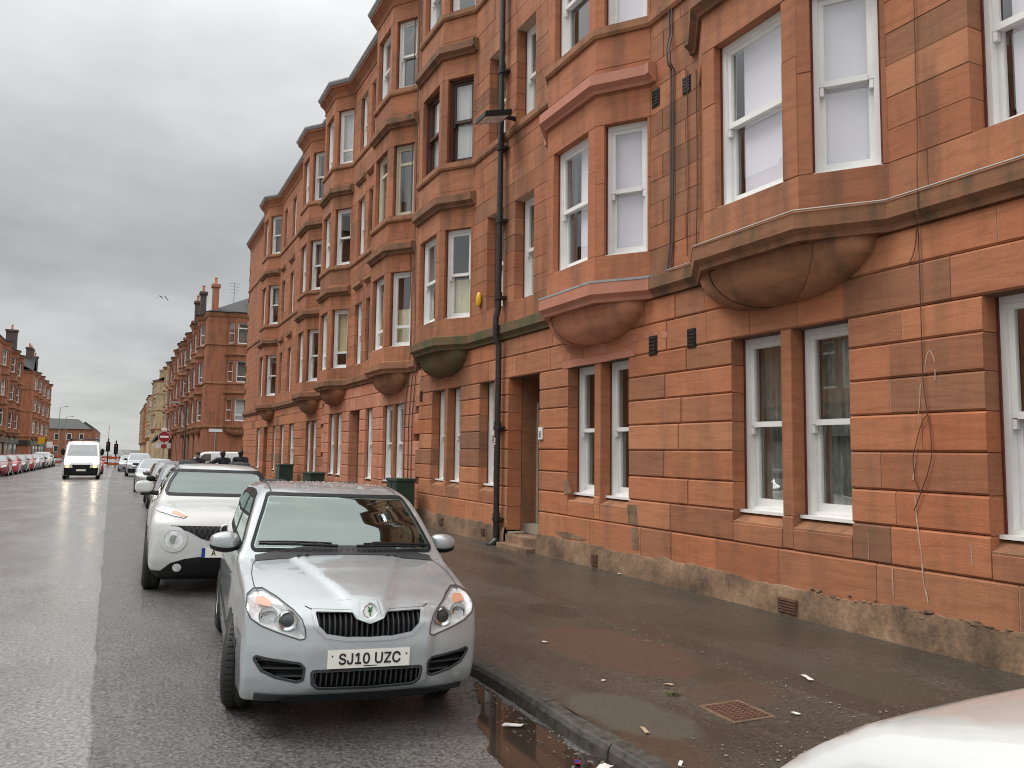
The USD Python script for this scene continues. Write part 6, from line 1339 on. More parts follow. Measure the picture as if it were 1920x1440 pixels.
def crossover(root):
    c = Car(JK, .034); b = JK; m = 'paint_white'
    ws = rounded([(-.70, 1.165), (.70, 1.165), (.64, 1.33), (.55, 1.475), (-.55, 1.475), (-.64, 1.33)], .04)
    s1 = rounded([(1.45, 1.15), (2.3, 1.17), (2.28, 1.48), (1.85, 1.46)], .03); s2 = rounded([(2.38, 1.175), (3.2, 1.25), (3.0, 1.44), (2.37, 1.48)], .03)
    c.cut_f = [(ws.buffer(-.02), 2.1)]; c.cut_s = [s1.buffer(-.02), s2.buffer(-.02)]
    v, f = c.shell(); bd = wmesh('body', v, f, m, root, normals=c.normals(v))
    c2 = Car(JK, .06, False); c2.cut_f = [(ws.buffer(.02), 2.1)]; c2.cut_s = [s1, s2]; v, f = c2.shell(-.04); wmesh('inner_lining', v, f, 'dark_trim', root, normals=-normals_of(v, f))
    def P(nm, pg, sd, off, mm, par=root, res=.05): v, f = c.patch(pg, sd, off, res); return wmesh(nm, v, f, mm, par, normals=normals_of(v, f))
    g = P('windscreen', ws, 'front', .002, 'screen', res=.08); P('screen_seal', ws.buffer(.018).difference(ws.buffer(-.02)), 'front', .004, 'black', g)
    for sd in ('left', 'right'):
        for pg in (s1, s2): g = P('side_window', pg, sd, .002, 'screen', res=.12); P('window_seal', pg.buffer(.02).difference(pg.buffer(-.025)), sd, .004, 'black', g, .08)
    gp = [(-.62, .845), (.62, .845), (.62, .79), (.56, .80), (.45, .79), (.36, .75), (.28, .70), (.12, .655), (-.12, .655), (-.28, .70), (-.36, .75), (-.45, .79), (-.56, .80), (-.62, .79)]
    gr = P('grille', rounded(gp, .008), 'front', .004, 'black', res=.04)
    mb = MB()
    for k in range(-9, 10):
        for sg in (-1, 1):
            ln = [(k * .06 + sg * t * .09, .66 + t * .18) for t in np.linspace(0, 1, 8)]; ln = [q for q in ln if Polygon(gp).contains(Point(q))]
            if len(ln) > 2: v, f = c.ribbon(ln, 'front', .010, .012); mb.raw(v, f)
    mb.build('grille_mesh', 'dark_trim', gr)
    bx = c.view([(0, .80)], 'front', .01)[0]; MB().add(trimesh.creation.torus(.06, .011, 24, 8, transform=trimesh.transformations.translation_matrix(bx) @ trimesh.transformations.rotation_matrix(PI / 2, (1, 0, 0)))).build('badge', 'chrome', gr, smooth=60)
    for sg in (-1, 1):
        cen = Point(sg * .58, .685)
        P('lamp_surround', cen.buffer(.150).difference(cen.buffer(.105)), 'front', .010, m, bd, .03)
        h = P('headlight', cen.buffer(.112), 'front', .004, 'reflector', res=.03); q = c.view([(sg * .58, .685)], 'front', .0)[0]
        mb = MB(); mb.lathe([(0, -.03), (.05, -.026), (.085, -.014), (.108, .01)], 28, 'y'); vv, ff = mb.arrays(); MB().raw(vv + q, ff).build('lens', 'lens', h, smooth=60); mb = MB(); mb.lathe([(0, -.012), (.05, -.012), (.055, .02)], 24, 'y'); vv, ff = mb.arrays(); MB().raw(vv + q, ff).build('projector_ring', 'chrome', h, smooth=60)
        tl = P('top_lamp', rounded([(sg * a, s_) for a, s_ in [(.80, .62), (.72, .66), (.60, .50), (.44, .22), (.48, .17), (.62, .26), (.76, .42)]], .015), 'top', .010, 'reflector', res=.05)
        P('indicator', rounded([(sg * a, s_) for a, s_ in [(.60, .42), (.45, .19), (.50, .19), (.62, .30)]], .012), 'top', .014, 'amber', tl)
        fg = Point(sg * .52, .35); P('fog_lamp', fg.buffer(.05), 'front', .012, 'reflector')
        sdn = 'left' if sg < 0 else 'right'
        for ln in ([(1.2, .35), (1.22, .7), (1.3, 1.1)], [(2.33, .35), (2.35, 1.14)]): v, f = c.ribbon(ln, sdn, .006, .002); MB().raw(v, f).build('panel_gap', 'black', bd)
        v, f = c.ribbon([(.45, .26), (1.3, .27), (2.8, .27)], sdn, .17, .008); MB().raw(v, f).build('sill_cladding', 'black', root)
        for a in b.axles:
            th = np.linspace(.05, PI - .05, 26); L = [(a + .425 * math.cos(t), b.rw + .425 * math.sin(t)) for t in th]; v, f = c.ribbon(L, sdn, .055, .010); MB().raw(v, f).build('arch_trim', 'black', root)
        mcs = manifold3d.Manifold.batch_hull([manifold3d.Manifold.sphere(r_, 16).translate(p) for p, r_ in (((sg * .90, 1.48, 1.19), .035), ((sg * 1.02, 1.53, 1.19), .03), ((sg * .90, 1.5, 1.30), .035), ((sg * 1.0, 1.54, 1.29), .03), ((sg * .95, 1.46, 1.23), .03))]).to_mesh()
        e_ = trimesh.creation.icosphere(subdivisions=4); w_ = np.sign(e_.vertices) * np.abs(e_.vertices) ** .75; mr = MB().raw(w_ * [.115, .06, .085] + [sg * .965, 1.52, 1.24], e_.faces).build('mirror', m, root, smooth=True); MB().box((sg * .90 - .10 * (sg < 0) - .0, 1.46, 1.13), (sg * .90 + .10 * (sg > 0) + .01, 1.56, 1.165)).build('mirror_foot', 'black', mr); MB().tube([(sg * .78, 1.5, 1.16), (sg * .93, 1.52, 1.17)], .03, 8).build('mirror_arm', 'black', mr)
        v, f = c.ribbon([(sg * .53, 1.9), (sg * .56, 2.4), (sg * .55, 3.2)], 'top', .03, .03); MB().raw(v, f).build('roof_rail', 'dark_trim', bd)
    P('lower_bumper', big(Polygon([(-.80, .205), (.80, .205), (.80, .30), (.70, .30), (.60, .40), (.45, .455), (.3, .48), (-.3, .48), (-.45, .455), (-.60, .40), (-.70, .30), (-.80, .30)])), 'front', .005, 'black', res=.05)
    S0 = float(c.view([(0, .53), (.26, .53)], 'front', 0)[:, 1].min()); pl = MB().box((-.26, S0 - .02, .475), (.26, S0 + .1, .586)).build('number_plate', 'plate_white', root)
    MB().box((-.262, S0 - .022, .473), (-.222, S0 - .0, .588)).build('plate_band', 'sign_blue', pl); text_on(c, 'A', -.15, .502, .062, .05, S0 - .0205, pl, name='plate_lettering')
    seats(root, (-.38, .38), 2.3, .62); seats(root, (-.38, .38), 3.1, .62)
    MB().add(trimesh.creation.box((1.36, .42, .16), transform=trimesh.transformations.translation_matrix((0, 1.6, 1.05)))).build('dashboard', 'dark_trim', root)
    MB().add(trimesh.creation.icosphere(subdivisions=2, radius=.05)).build  # noqa
    ty, ri, hub = wheel_arrays(b.rw, .21, spokes=10)
    for sg in (-1, 1):
        for a in b.axles:
            v, f = put(ty, (sg * .79, a, b.rw), sg > 0); w = wmesh('wheel', v, f, 'tyre', root, normals=normals_of(v, f)); v, f = put(ri, (sg * .79, a, b.rw), sg > 0); wmesh('rim', v, f, 'alloy', w); v, f = put(hub, (sg * .785, a, b.rw)); wmesh('brake_disc', v, f, 'rust', w)
    MB().box((-.68, .34, .17), (.68, 3.7, .36)).build('underbody', 'black', root)
MAT['sign_blue'] = plain('sign_blue', (.01, .03, .22), .4)
JX, JY = 1.21, 10.35
CROSS = thing('parked_car', 'pearl white crossover with round lamps parked behind the silver hatchback', 'car', (JX, JY, 0), 0, world=False); set_xf(CROSS, (JX, JY, float(road_z(JX, JY + 1))), math.radians(-2.0), .032)
crossover(CROSS)
def rz(x, y): return float(road_z(x, y))
car('hatch', 'dark grey hatchback parked close behind the white crossover', 'paint_dark', (1.62, 20.6, rz(1.62, 21)), -.02, roll=.03)
car('hatch', 'grey hatchback half hidden between the dark car and the silver one', 'paint_grey', (1.72, 26.4, rz(1.7, 27)), 0.0, roll=.03)
car('hatch', 'distant silver hatchback parked at the right hand kerb', 'paint_silver', (1.55, 38.0, rz(1.5, 38)), -.015, roll=.03)
car('suv', 'distant black and silver off roader beyond the silver hatchback', 'paint_silver', (1.45, 63.0, rz(1.4, 63)), 0.0)
car('hatch', 'small far silver car just left of the off roader', 'paint_silver', (.95, 79.0, rz(1, 79)), 0.0)
car('hatch', 'small far dark car at the end of the right hand parked row', 'paint_dark', (.95, 86.0, rz(1, 86)), 0.0)
car('small_van', 'white small van standing across the mouth of the side street', 'paint_van', (3.1, 54.5, float(gy(54)) - .02), math.radians(-90), name='parked_van', cat='van')
row = [('paint_maroon', 'dull red car at the left edge, nearest of the far kerb row', 63.5, 'hatch'), ('paint_red', 'bright red hatchback second from the left edge', 69.2, 'hatch'), ('paint_grey', 'grey car between the two bright red cars', 75.3, 'hatch'), ('paint_red', 'crimson hatchback in front of the green shop', 80.9, 'hatch'), ('paint_silver', 'silver car after the crimson one across the street', 87.0, 'hatch'), ('paint_dark', 'dark car near the end of the far kerb row', 93.0, 'hatch'), ('paint_van', 'white car last but one in the far kerb row', 98.4, 'suv'), ('paint_dark', 'black car closing the far kerb row', 104.0, 'hatch')]
for k, (pm, lb, y, kd) in enumerate(row): car(kd, lb, pm, (-7.55 + .02 * k, y, rz(-7.5, y)), 0.01)
# oncoming white van with its lamps on
VAN_T = car('van', 'white panel van driving towards us with headlights on', 'paint_van', (-1.98, 55.2, rz(-2, 56)), 0.0, name='panel_van', lit=True, cat='van')
rk = MB()
for yy_ in (1.9, 2.6, 3.4, 4.2, 5.0): rk.tube([(-.78, yy_, 2.5), (.78, yy_, 2.5)], .025, 6); rk.tube([(-.78, yy_, 2.34), (-.78, yy_, 2.5)], .02, 5); rk.tube([(.78, yy_, 2.34), (.78, yy_, 2.5)], .02, 5)
for x_ in (-.78, .78): rk.tube([(x_, 1.85, 2.5), (x_, 5.1, 2.5)], .02, 6)
rk.build('roof_rack', 'dark_trim', VAN_T); MB().tube([(0, 1.75, 2.3), (0, 1.85, 2.62)], .012, 5).build('antenna', 'black', VAN_T)
car('hatch', 'red car following behind the white van', 'paint_red', (-1.85, 68.0, rz(-1.8, 68)), 0.0, name='moving_car')
# white car beside the camera: only the back of its roof is in the picture
WX = 1.76
car('hatch', 'white car in the bottom right corner with only its roof end showing', 'paint_white', (WX, -2.64, rz(WX, -1)), 0.0, cell=.04, roll=.03)
_c = _cache[('hatch', 'car')]; _p = [q for q in stage.GetPrimAtPath('/World').GetChildren() if (q.GetCustomDataByKey('label') or '').startswith('white car in the bottom')][0]
v, f = _c.ribbon([(x, 3.40 + .10 * (1 - (x / .52) ** 2)) for x in np.linspace(-.52, .52, 9)], 'top', .005, .0015); MB().raw(v, f).build('spoiler_seam', 'dark_trim', _p)

# ------------------------------------------------------------------ people on the pavement
MAT['skin'] = worn('skin', (.36, .20, .14), (.42, .24, .17), 20.0, (.5, .6), .05)
MAT['cloth_black'] = worn('black_cloth', (.012, .013, .017), (.022, .023, .03), 24.0, (.8, .9), .3)
MAT['cloth_navy'] = worn('navy_cloth', (.012, .014, .022), (.02, .024, .036), 24.0, (.8, .9), .3)
MAT['hair_dark'] = worn('dark_hair', (.010, .008, .007), (.022, .017, .013), 40.0, (.5, .7), .4)
MAT['shoe'] = plain('shoe_leather', (.02, .018, .016), .4)
def chain_solid(bones, edge):
    tot = manifold3d.Manifold()
    for (a, ra), (b, rb) in bones:
        tot += manifold3d.Manifold.batch_hull([manifold3d.Manifold.sphere(ra, 20).translate(tuple(map(float, a))), manifold3d.Manifold.sphere(rb, 20).translate(tuple(map(float, b)))])
    m = tot.refine_to_length(edge).to_mesh(); t = trimesh.Trimesh(m.vert_properties[:, :3], m.tri_verts); trimesh.smoothing.filter_taubin(t, iterations=12); return t
def person(label, x, y, yaw, arm=0.0, cloth='cloth_black', h=1.76, step=.16, hat=False):
    """a walking figure in dark clothes; local +y is ahead"""
    z = float(pave_z(x, y)); root = thing('person', label, 'person', (x, y, z), yaw, 'people in dark clothes walking on the pavement' if False else None, world=False); k = h / 1.76
    J = {}
    J['pel'] = (0, 0, .96); J['ch'] = (0, .01, 1.28); J['nk'] = (0, .015, 1.47); J['hd'] = (0, .03, 1.63)
    for s_, sg in (('l', -1), ('r', 1)):
        st = step * sg
        J['hip' + s_] = (sg * .095, 0, .93); J['kn' + s_] = (sg * .10, st * .9 + .05, .50); J['an' + s_] = (sg * .10, st * 1.4 - .03, .09 + (.05 if sg < 0 else 0)); J['toe' + s_] = (sg * .11, st * 1.4 + .14, .04)
        J['sh' + s_] = (sg * .185, 0, 1.42); J['el' + s_] = (sg * .24, -st * .7 - .02, 1.14); J['wr' + s_] = (sg * .24, -st * 1.2 + .08, .90)
    if arm: J['ell'] = (-.40, .14, 1.28); J['wrl'] = (-.62, .28, 1.22)
    S = lambda n, r: (np.array(J[n]) * k, r * k)
    leg = [(S('hip' + s_, .088), S('kn' + s_, .062)) for s_ in 'lr'] + [(S('kn' + s_, .062), S('an' + s_, .046)) for s_ in 'lr']
    tors = [(S('pel', .125), S('ch', .135)), (S('ch', .135), S('nk', .075)), (S('shl', .075), S('shr', .075)), (S('hipl', .10), S('hipr', .10))]
    arms = [(S('sh' + s_, .072), S('el' + s_, .054)) for s_ in 'lr'] + [(S('el' + s_, .054), S('wr' + s_, .040)) for s_ in 'lr']
    hd = np.array(J['hd']) * k
    head = [((hd + [0, -.01, .02], .088 * k), (hd + [0, .02, -.045], .066 * k)), ((np.array(J['nk']) * k + [0, 0, -.02], .058 * k), (hd + [0, 0, -.04], .056 * k)), ((hd + [0, .085, -.025], .013), (hd + [0, .078, .02], .011)), ((hd + [-.083, 0, -.01], .016), (hd + [-.083, -.01, .02], .014)), ((hd + [.083, 0, -.01], .016), (hd + [.083, -.01, .02], .014)), ((hd + [-.02, .068, -.062], .010), (hd + [.02, .068, -.062], .010))]
    hands = []
    for s_, sg in (('l', -1), ('r', 1)):
        w = np.array(J['wr' + s_]) * k; e = np.array(J['el' + s_]) * k; d = (w - e) / np.linalg.norm(w - e); sd = np.cross(d, [0, 1, 0.2]); sd /= np.linalg.norm(sd); up = np.cross(sd, d); p1 = w + d * .085
        hands += [((w, .028), (p1 + up * .026, .017)), ((w, .028), (p1 - up * .026, .016))]
        for q, ln in enumerate((.068, .078, .072, .056)):
            b0 = p1 + up * (.028 - .019 * q); b1 = b0 + d * ln * .55 + sd * .006 * sg; b2 = b1 + d * ln * .42 + sd * .02 * sg; hands += [((b0, .0095), (b1, .0088)), ((b1, .0088), (b2, .008))]
        t0 = w + d * .03 + up * .026; t1 = t0 + d * .035 + up * .026; hands += [((t0, .013), (t1, .011)), ((t1, .011), (t1 + d * .03 + up * .004, .0095))]
    body = chain_solid(leg + tors + arms + head + hands, .026)
    bp = MB().add(body).build('body', 'skin', root, smooth=True)
    coat = chain_solid([(a[0:1] + (a[1] + .016,), b[0:1] + (b[1] + .016,)) for a, b in tors + arms] + [((np.array(J['pel']) * k + [-.06, 0, -.16], .12), (np.array(J['pel']) * k + [-.06, 0, .1], .13)), ((np.array(J['pel']) * k + [.06, 0, -.16], .12), (np.array(J['pel']) * k + [.06, 0, .1], .13)), ((np.array(J['nk']) * k + [0, -.03, -.02], .075), (np.array(J['nk']) * k + [0, -.02, .03], .068))], .035)
    MB().add(coat).build('coat', cloth, bp, smooth=True)
    MB().add(chain_solid([(a[0:1] + (a[1] + .014,), b[0:1] + (b[1] + .018,)) for a, b in leg], .04)).build('trousers', 'cloth_navy', bp, smooth=True)
    MB().add(chain_solid([((hd + [0, -.018, .042], .092 * k), (hd + [0, -.035, -.02], .082 * k)), ((hd + [0, .02, .062], .07), (hd + [0, -.05, .03], .07))], .02)).build('hair', 'hair_dark', bp, smooth=True)
    for s_ in (-1, 1):
        e = trimesh.creation.icosphere(subdivisions=1, radius=.011); MB().raw(e.vertices + hd + [s_ * .031, .076, .012], e.faces).build('eye', 'ink', bp)
    for s_ in 'lr':
        a, t_ = np.array(J['an' + s_]) * k, np.array(J['toe' + s_]) * k; MB().add(chain_solid([((a + [0, -.03, -.03], .048), (t_, .040)), ((a, .05), (a + [0, -.03, -.03], .048))], .03)).build('shoe', 'shoe', bp, smooth=True)
    return root
def ground_at(px, y): 
    d = CF + CI * (px - 960) / FPX; return d[0] / d[1] * y
person('leftmost of three dark figures, alone in front of the white van', ground_at(377, 31.0), 31.0, 3.0, h=1.74)
person('middle of three dark figures with an arm held out to the side', ground_at(424, 30.0), 30.0, .15, arm=1, cloth='cloth_navy', h=1.77)
person('rightmost of three dark figures, close to the tenement wall', ground_at(457, 30.5), 30.5, -.2, h=1.78)

# ------------------------------------------------------------------ street furniture
def cabinet(label, px, y, w, d, h, x=None):
    x = ground_at(px, y) if x is None else x; z = float(pave_z(x, y)); r = thing('utility_cabinet', label, 'cabinet', (x, y, z), 0, None, world=False)
    def rb(lo, hi, b=.012):
        m = manifold3d.Manifold.batch_hull([manifold3d.Manifold.sphere(b, 8).translate((sx, sy, sz)) for sx in (lo[0] + b, hi[0] - b) for sy in (lo[1] + b, hi[1] - b) for sz in (lo[2] + b, hi[2] - b)]).to_mesh(); return MB().raw(m.vert_properties[:, :3], m.tri_verts)
    rb((-d / 2, -w / 2, -.1), (d / 2, w / 2, h - .07)).build('casing', 'green_paint', r); rb((-d / 2 - .025, -w / 2 - .025, h - .068), (d / 2 + .025, w / 2 + .025, h)).build('lid', 'green_paint', r)
    for s_ in (-1, 1): MB().box((-d / 2 - .012, s_ * w / 4 - w / 4 + .02, .06), (-d / 2 - .001, s_ * w / 4 + w / 4 - .02, h - .1)).build('door', 'green_paint', r)
    MB().box((-d / 2 - .03, -.05, h * .5), (-d / 2 - .0125, -.02, h * .5 + .12)).build('handle', 'iron', r)
    MB().box((-d / 2 - .03, -w / 2 - .03, -.12), (d / 2 + .03, w / 2 + .03, .04)).build('footing', 'cement', r)
    return r
cabinet('nearest green cabinet, by the wall just behind the silver car roof', 757, 17.4, .75, .42, 1.08, x=5.82)
cabinet('low pale lidded green cabinet in the middle of the three', 588, 26.3, 1.2, .45, 1.02, x=5.8)
cabinet('tall farthest green cabinet beside the white crossover roof', 540, 31.2, .85, .5, 1.22, x=5.75)
# no entry sign
def post_thing(name, label, cat, x, y, zf=pave_z, group=None):
    return thing(name, label, cat, (x, y, float(zf(x, y))), 0, group, world=False)
p = at(308, 819, 1, 46.5); r = post_thing('no_entry_sign', 'round red no entry sign on a grey post before the side street', 'road sign', p[0], 46.5); zc = p[2] - float(pave_z(p[0], 46.5))
mb = MB(); mb.tube([(0, 0, -.2), (0, 0, zc + .42)], .045, 10).build('post', 'galv', r)
def disc(rad, y0, y1, k=32): m = MB(); m.lathe([(0, y0), (rad, y0), (rad, y1), (0, y1)], k, 'y'); return m
v, f = disc(.30, -.075, -.06).arrays(); sg_ = MB().raw(v + [0, 0, zc], f).build('sign_plate', 'white', r); v, f = disc(.285, -.079, -.074).arrays(); MB().raw(v + [0, 0, zc], f).build('red_disc', 'sign_red', sg_); MB().box((-.21, -.084, zc - .05), (.21, -.078, zc + .05)).build('white_bar', 'white', sg_)
MB().box((-.16, -.07, zc + .34), (.12, -.055, zc + .46)).build('small_plate', 'white', r); MB().box((-.14, -.07, zc - .62), (.14, -.055, zc - .40)).build('small_plate', 'sign_red', r)
# lamp posts
def lamp_post(label, x, y, h, armx, zf=pave_z, m='green_paint'):
    r = post_thing('lamp_post', label, 'lamp post', x, y, zf); mb = MB(); mb.tube([(0, 0, -.2), (0, 0, 1.0)], .10, 10); mb.tube([(0, 0, 1.0), (0, 0, h)], [.07, .05], 10); mb.build('post', m, r)
    MB().tube([(0, 0, h - .05), (armx * .6, 0, h + .1), (armx, 0, h + .12)], .03, 6).build('arm', m, r); MB().box((armx - .3, -.1, h + .06), (armx + .3, .1, h + .18)).build('lantern', 'galv', r)
    MB().box((-.42, -.05, h * .55), (.42, -.02, h * .55 + .09)).build('sign', 'white', r) if False else None
p = at(349, 787, 1, 66.0); lamp_post('green lamp post on the corner in front of the red corner tenement', p[0], 66.0, 5.4, -.8)
for px, y, h, lb in ((108, 150, 9.0, 'tall thin lamp post in front of the low red building'), (121, 165, 8.0, 'second thin lamp post left of the van roof')):
    p = at(px, 845, 1, y); lamp_post(lb, p[0], y, h, .9, lambda x, y: gy(y), 'galv')
# street name stick sign, awning of the pub, traffic lights, barriers
p = at(278, 826, 1, 118.0); r = thing('awning', 'dark curved pub awning over the far pavement', 'awning', (WALL, 118, 0), 0, None, world=False); zq = float(gy(118)); mb = MB(); th = np.linspace(0, PI / 2, 8)
prof = np.array([(WALL - 2.2 * math.sin(t), 1.6 * math.cos(t) + 3.0 + zq) for t in th]); v = np.vstack([np.c_[prof[:, 0] - WALL, np.full(8, yy_ - 118), prof[:, 1]] for yy_ in (114, 122)]); mb.raw(v, [[i, i + 1, 8 + i + 1, 8 + i] for i in range(7)]); mb.raw(v, [[0, i, i + 1] for i in range(1, 7)]); mb.build('canopy', 'black', r)
MB().box((-2.0, -4.02, 2.3 + zq), (-.1, -3.95, 3.0 + zq)).build('end_sign', 'white', r)
def traffic_light(label, px, y, top_py):
    p = at(px, 850, 1, y); zt = at(px, top_py, 1, y)[2]; z0 = float(gy(y)); r = thing('traffic_light', label, 'traffic light', (p[0], y, z0), 0, None, world=False); h = zt - z0
    MB().tube([(0, 0, -.2), (0, 0, h)], .07, 8).build('post', 'dark_trim', r); hd = MB().box((-.22, -.2, h - 1.6), (.22, .1, h - .4)).build('signal_head', 'black', r)
    for k, m in enumerate(('red_lens', 'dark_trim', 'dark_trim')):
        v, f = disc(.085, -.22, -.2, 16).arrays(); MB().raw(v + [0, 0, h - .65 - k * .36], f).build('signal_lens', m, hd)
    return r, h
traffic_light('traffic light with a side arm in the middle of the far road', 217, 104.0, 826)
r, h = traffic_light('black traffic light just right of the white van', 202, 108.0, 822); MB().tube([(0, 0, h - 1), (0, 0, h + 1.6)], .03, 6).build('mast', 'galv', r)
p = at(218, 858, 1, 102.0)
for k, (px, y, lb) in enumerate(((200, 112.0, 'orange and white barrier right beside the van'), (214, 101.0, 'orange barrier at the foot of the far traffic light'), (104, 118.0, 'small orange barrier at the end of the far kerb row'))):
    p = at(px, 862, 1, y); z0 = float(gy(y)); r = thing('road_barrier', lb, 'barrier', (p[0], y, z0), 0, None, world=False)
    for zz, m in ((.9, 'orange'), (.55, 'white'), (.2, 'orange')): MB().box((-.6, -.04, zz), (.6, .04, zz + .28)).build('board', m, r)
    for sx in (-.5, .5): MB().tube([(sx, 0, 0), (sx, 0, 1.3)], .03, 6).build('leg', 'dark_trim', r)
for px, y, h, lb in ((92, 140, 3.2, 'slim grey sign post before the second left corner'), (76, 122, 3.6, 'sign post with a yellow panel by the green shop')):
    p = at(px, 850, 1, y); r = thing('sign_post', lb, 'sign post', (p[0], y, float(gy(y))), 0, None, world=False); MB().tube([(0, 0, -.1), (0, 0, h)], .05, 8).build('post', 'galv', r); MB().box((-.4, -.08, h - .9), (.4, -.05, h)).build('panel', 'white' if px == 92 else 'yellow', r)

# ------------------------------------------------------------------ small things on the ground
rg = np.random.default_rng(17)
# chequered rusty cover
c4 = np.array([at(px, py, 2, .04) for px, py in [(1326, 1329), (1377, 1315), (1436, 1341), (1385, 1350)]]); cc = c4.mean(0); zc = float(pave_z(cc[0], cc[1]))
e1, e2 = c4[2] - c4[1], c4[0] - c4[1]; a1 = math.atan2(e1[1], e1[0]); L1, L2 = max(.30, np.linalg.norm(e1[:2])), max(.2, np.linalg.norm(e2[:2]))
cov = thing('manhole_cover', 'small rusty chequered cover set in the pavement', 'manhole cover', (cc[0], cc[1], zc + .002), a1, None, world=False)
MB().box((-L1 / 2, -L2 / 2, -.03), (L1 / 2, L2 / 2, .004)).build('plate', 'rust', cov); mb = MB(); nx, ny = 9, 6
for i in range(nx):
    for j in range(ny):
        x0, y0 = -L1 / 2 + (i + .5) * L1 / nx, -L2 / 2 + (j + .5) * L2 / ny; mb.box((x0 - L1 / nx * .32, y0 - L2 / ny * .32, .004), (x0 + L1 / nx * .32, y0 + L2 / ny * .32, .011))
mb.build('raised_studs', 'rust', cov, kind='stuff')
fm = MB()
for a, b_ in (((-L1 / 2 - .03, -L2 / 2 - .03), (L1 / 2 + .03, -L2 / 2 - .004)), ((-L1 / 2 - .03, L2 / 2 + .004), (L1 / 2 + .03, L2 / 2 + .03)), ((-L1 / 2 - .03, -L2 / 2), (-L1 / 2 - .004, L2 / 2)), ((L1 / 2 + .004, -L2 / 2), (L1 / 2 + .03, L2 / 2))): fm.box((*a, -.03), (*b_, .003))
fm.build('frame', 'cement', cov)
# scraps of litter
def scrap(name, label, px, py, L, Wd, m, zf, hgt=.012, yaw=None, dz=.004):
    p = at(px, py, 2, .02); z = float(zf(p[0], p[1])) + dz; t = thing(name, label, 'litter', (p[0], p[1], z), rg.uniform(0, 3) if yaw is None else yaw, None, world=False)
    n = 6; u = np.linspace(-L / 2, L / 2, n); v = np.linspace(-Wd / 2, Wd / 2, 4); X, Y = np.meshgrid(u, v, indexing='ij'); Z = hgt * meshkit.fbm(np.stack([X * 30 + px, Y * 30, X * 0], -1), 3, int(px)); X = X + .006 * np.sin(Y * 60); i, j = np.meshgrid(np.arange(n - 1), np.arange(3), indexing='ij'); a = (i * 4 + j).ravel()
    top = np.stack([X, Y, Z + .004], -1).reshape(-1, 3); f = np.stack([a, a + 4, a + 5, a + 1], 1); N = len(top); bot = top - [0, 0, .004]
    MB().raw(np.vstack([top, bot]), np.vstack([f, f[:, ::-1] + N])).build('sheet', m, t, smooth=True); return t
rr = lambda x, y: road_z(2.45, y) + .018
MAT['paper'] = worn('wet_paper', (.55, .54, .50), (.72, .71, .67), 20.0, (.5, .8), .2)
MAT['card'] = worn('wet_card', (.34, .25, .17), (.46, .36, .26), 20.0, (.5, .8), .2)
scrap('paper_scrap', 'crumpled white paper lying in the gutter puddle', 962, 1335, .13, .05, 'paper', rr)
scrap('paper_scrap', 'folded white carton in the puddle against the kerb', 1134, 1411, .10, .07, 'paper', rr, .02)
scrap('paper_scrap', 'white wet strip at the bottom of the puddle', 1126, 1436, .10, .03, 'paper', rr)
t = scrap('sweet_wrapper', 'small red and blue wrapper floating in the puddle', 1083, 1401, .07, .035, 'sign_red', rr); MB().box((-.02, -.012, .006), (.02, .014, .012)).build('blue_print', 'sign_blue', t)
for k, (px, py, L, w, m, lb) in enumerate([(1163, 1087, .16, .03, 'paper', 'white paper roll on the pavement near the wall'), (1514, 1284, .15, .035, 'paper', 'flat white wrapper on the middle of the pavement'), (1209, 1371, .11, .025, 'card', 'pale card strip near the kerb below the rusty cover'), (1022, 1208, .05, .025, 'paper', 'tiny white scrap right of the silver headlight'), (1254, 1290, .06, .03, 'card', 'small pale scrap left of the rusty cover'), (1131, 1280, .035, .02, 'paper', 'little white scrap on the kerb edge side'), (1276, 1432, .07, .02, 'paper', 'white sliver by the kerb at the bottom edge'), (1492, 1348, .05, .03, 'paper', 'white scrap right of the rusty cover')]): scrap('paper_scrap', lb, px, py, L, w, m, pave_z)
# grit, chewing gum spots and leaf crumbs: nobody could count them
gm = MB(); ico = trimesh.creation.icosphere(subdivisions=0)
for k in range(520):
    if k < 260: y = rg.uniform(1.6, 9); x = 4.45 + .03 * y / 5 + rg.normal(0, .10)
    elif k < 400: x, y = rg.normal(3.55, .25), rg.normal(3.3, .35)
    else: x, y = rg.uniform(2.95, 6.1), rg.uniform(1.5, 14)
    s_ = rg.uniform(.003, .008) * (1.7 if rg.random() < .06 else 1); gm.raw(ico.vertices * [s_ * rg.uniform(1, 1.8), s_, s_ * .4] + [x, y, float(pave_z(x, y)) + .004 + s_ * .2], ico.faces)
gm.build('pavement_grit', worn('pale_grit', (.14, .12, .10), (.34, .30, .26), 60.0), kind='stuff', label='pale grit and crumbs strewn over the pavement')
gm = MB()
for k in range(420):
    y = rg.uniform(2.2, 7.2); x = KERB - .05 - abs(rg.normal(0, .10)) - (.1 if rg.random() < .4 else 0); s_ = rg.uniform(.004, .014); R = trimesh.transformations.random_rotation_matrix(rg.random(3))[:3, :3]
    gm.raw((ico.vertices * [s_ * 2.2, s_ * .9, s_ * .35]) @ R.T * [1, 1, .5] + [x, y, max(float(road_z(x, y)), float(road_z(2.45, y)) + .014) + .003], ico.faces)
gm.build('gutter_debris', worn('gutter_leaves', (.05, .04, .028), (.17, .15, .12), 40.0), kind='stuff', label='leaf crumbs and grit washed along the gutter')
gm = MB()
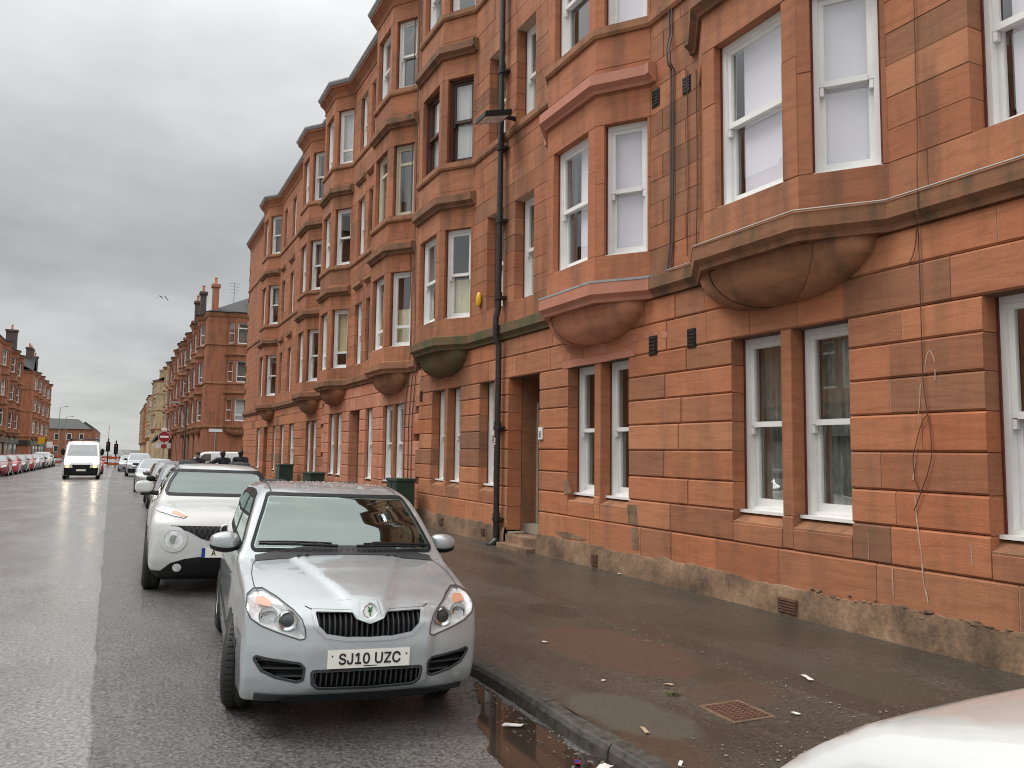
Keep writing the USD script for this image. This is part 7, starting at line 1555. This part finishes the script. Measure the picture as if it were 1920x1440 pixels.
for k in range(120):
    x, y = rg.uniform(-3.5, 1.2), rg.uniform(3.6, 20); s_ = rg.uniform(.005, .011); gm.raw(ico.vertices * [s_, s_, s_ * .6] + [x, y, float(road_z(x, y)) + .012], ico.faces)
gm.build('road_grit', worn('stone_chips', (.10, .09, .08), (.30, .28, .26), 40.0), kind='stuff', label='loose stone chips on the road')
# a weed growing in the pavement dip
p = at(1262, 1304, 2, .03); wd = thing('weed', 'yellow green weed tuft in a pavement dip left of the rusty cover', 'weed', (p[0], p[1], float(pave_z(p[0], p[1]))), 0, None, world=False); mb = MB()
for k in range(26):
    a = rg.uniform(0, 6.28); l = rg.uniform(.015, .05); d = np.array([math.cos(a), math.sin(a), 0]); o = np.array([rg.normal(0, .03), rg.normal(0, .02), .002]); sd = np.array([-d[1], d[0], 0]) * .006; mb.raw(np.array([o, o + d * l * .5 + sd + [0, 0, .015], o + d * l + [0, 0, .012], o + d * l * .5 - sd + [0, 0, .015]]), [[0, 1, 2, 3]])
mb.build('leaves', worn('weed_green', (.06, .07, .02), (.16, .16, .05), 30.0), wd)
# gull
p = CF + CI * (304 - 960) / FPX - CU * (558 - 720) / FPX; p = np.array([0, 0, EYE]) + p * 62.0
gl = thing('gull', 'gull gliding with bent wings in the grey sky', 'bird', tuple(p), .3, None, world=False)
b_ = trimesh.creation.icosphere(subdivisions=2); MB().raw(b_.vertices * [.06, .20, .055], b_.faces).build('body', 'paper', gl, smooth=True)
hb = trimesh.creation.icosphere(subdivisions=2); MB().raw(hb.vertices * [.035, .05, .035] + [0, -.22, .02], hb.faces).build('head', 'paper', gl, smooth=True)
for s_ in (-1, 1):
    th = [(0, 0, .02), (.22 * s_, -.03, .12), (.50 * s_, .06, -.20)]; mb = MB(); le = np.array([np.array(q) + [0, -.07, 0] for q in th]); te = np.array([np.array(q) + [0, w, -.005] for q, w in zip(th, (.10, .09, .02))]); mb.raw(np.vstack([le, te, le + [0, 0, .014], te + [0, 0, .006]]), [[0, 1, 4, 3], [1, 2, 5, 4], [6, 9, 10, 7], [7, 10, 11, 8], [0, 6, 7, 1], [1, 7, 8, 2], [3, 4, 10, 9], [4, 5, 11, 10]]); mb.build('wing', 'cable', gl)
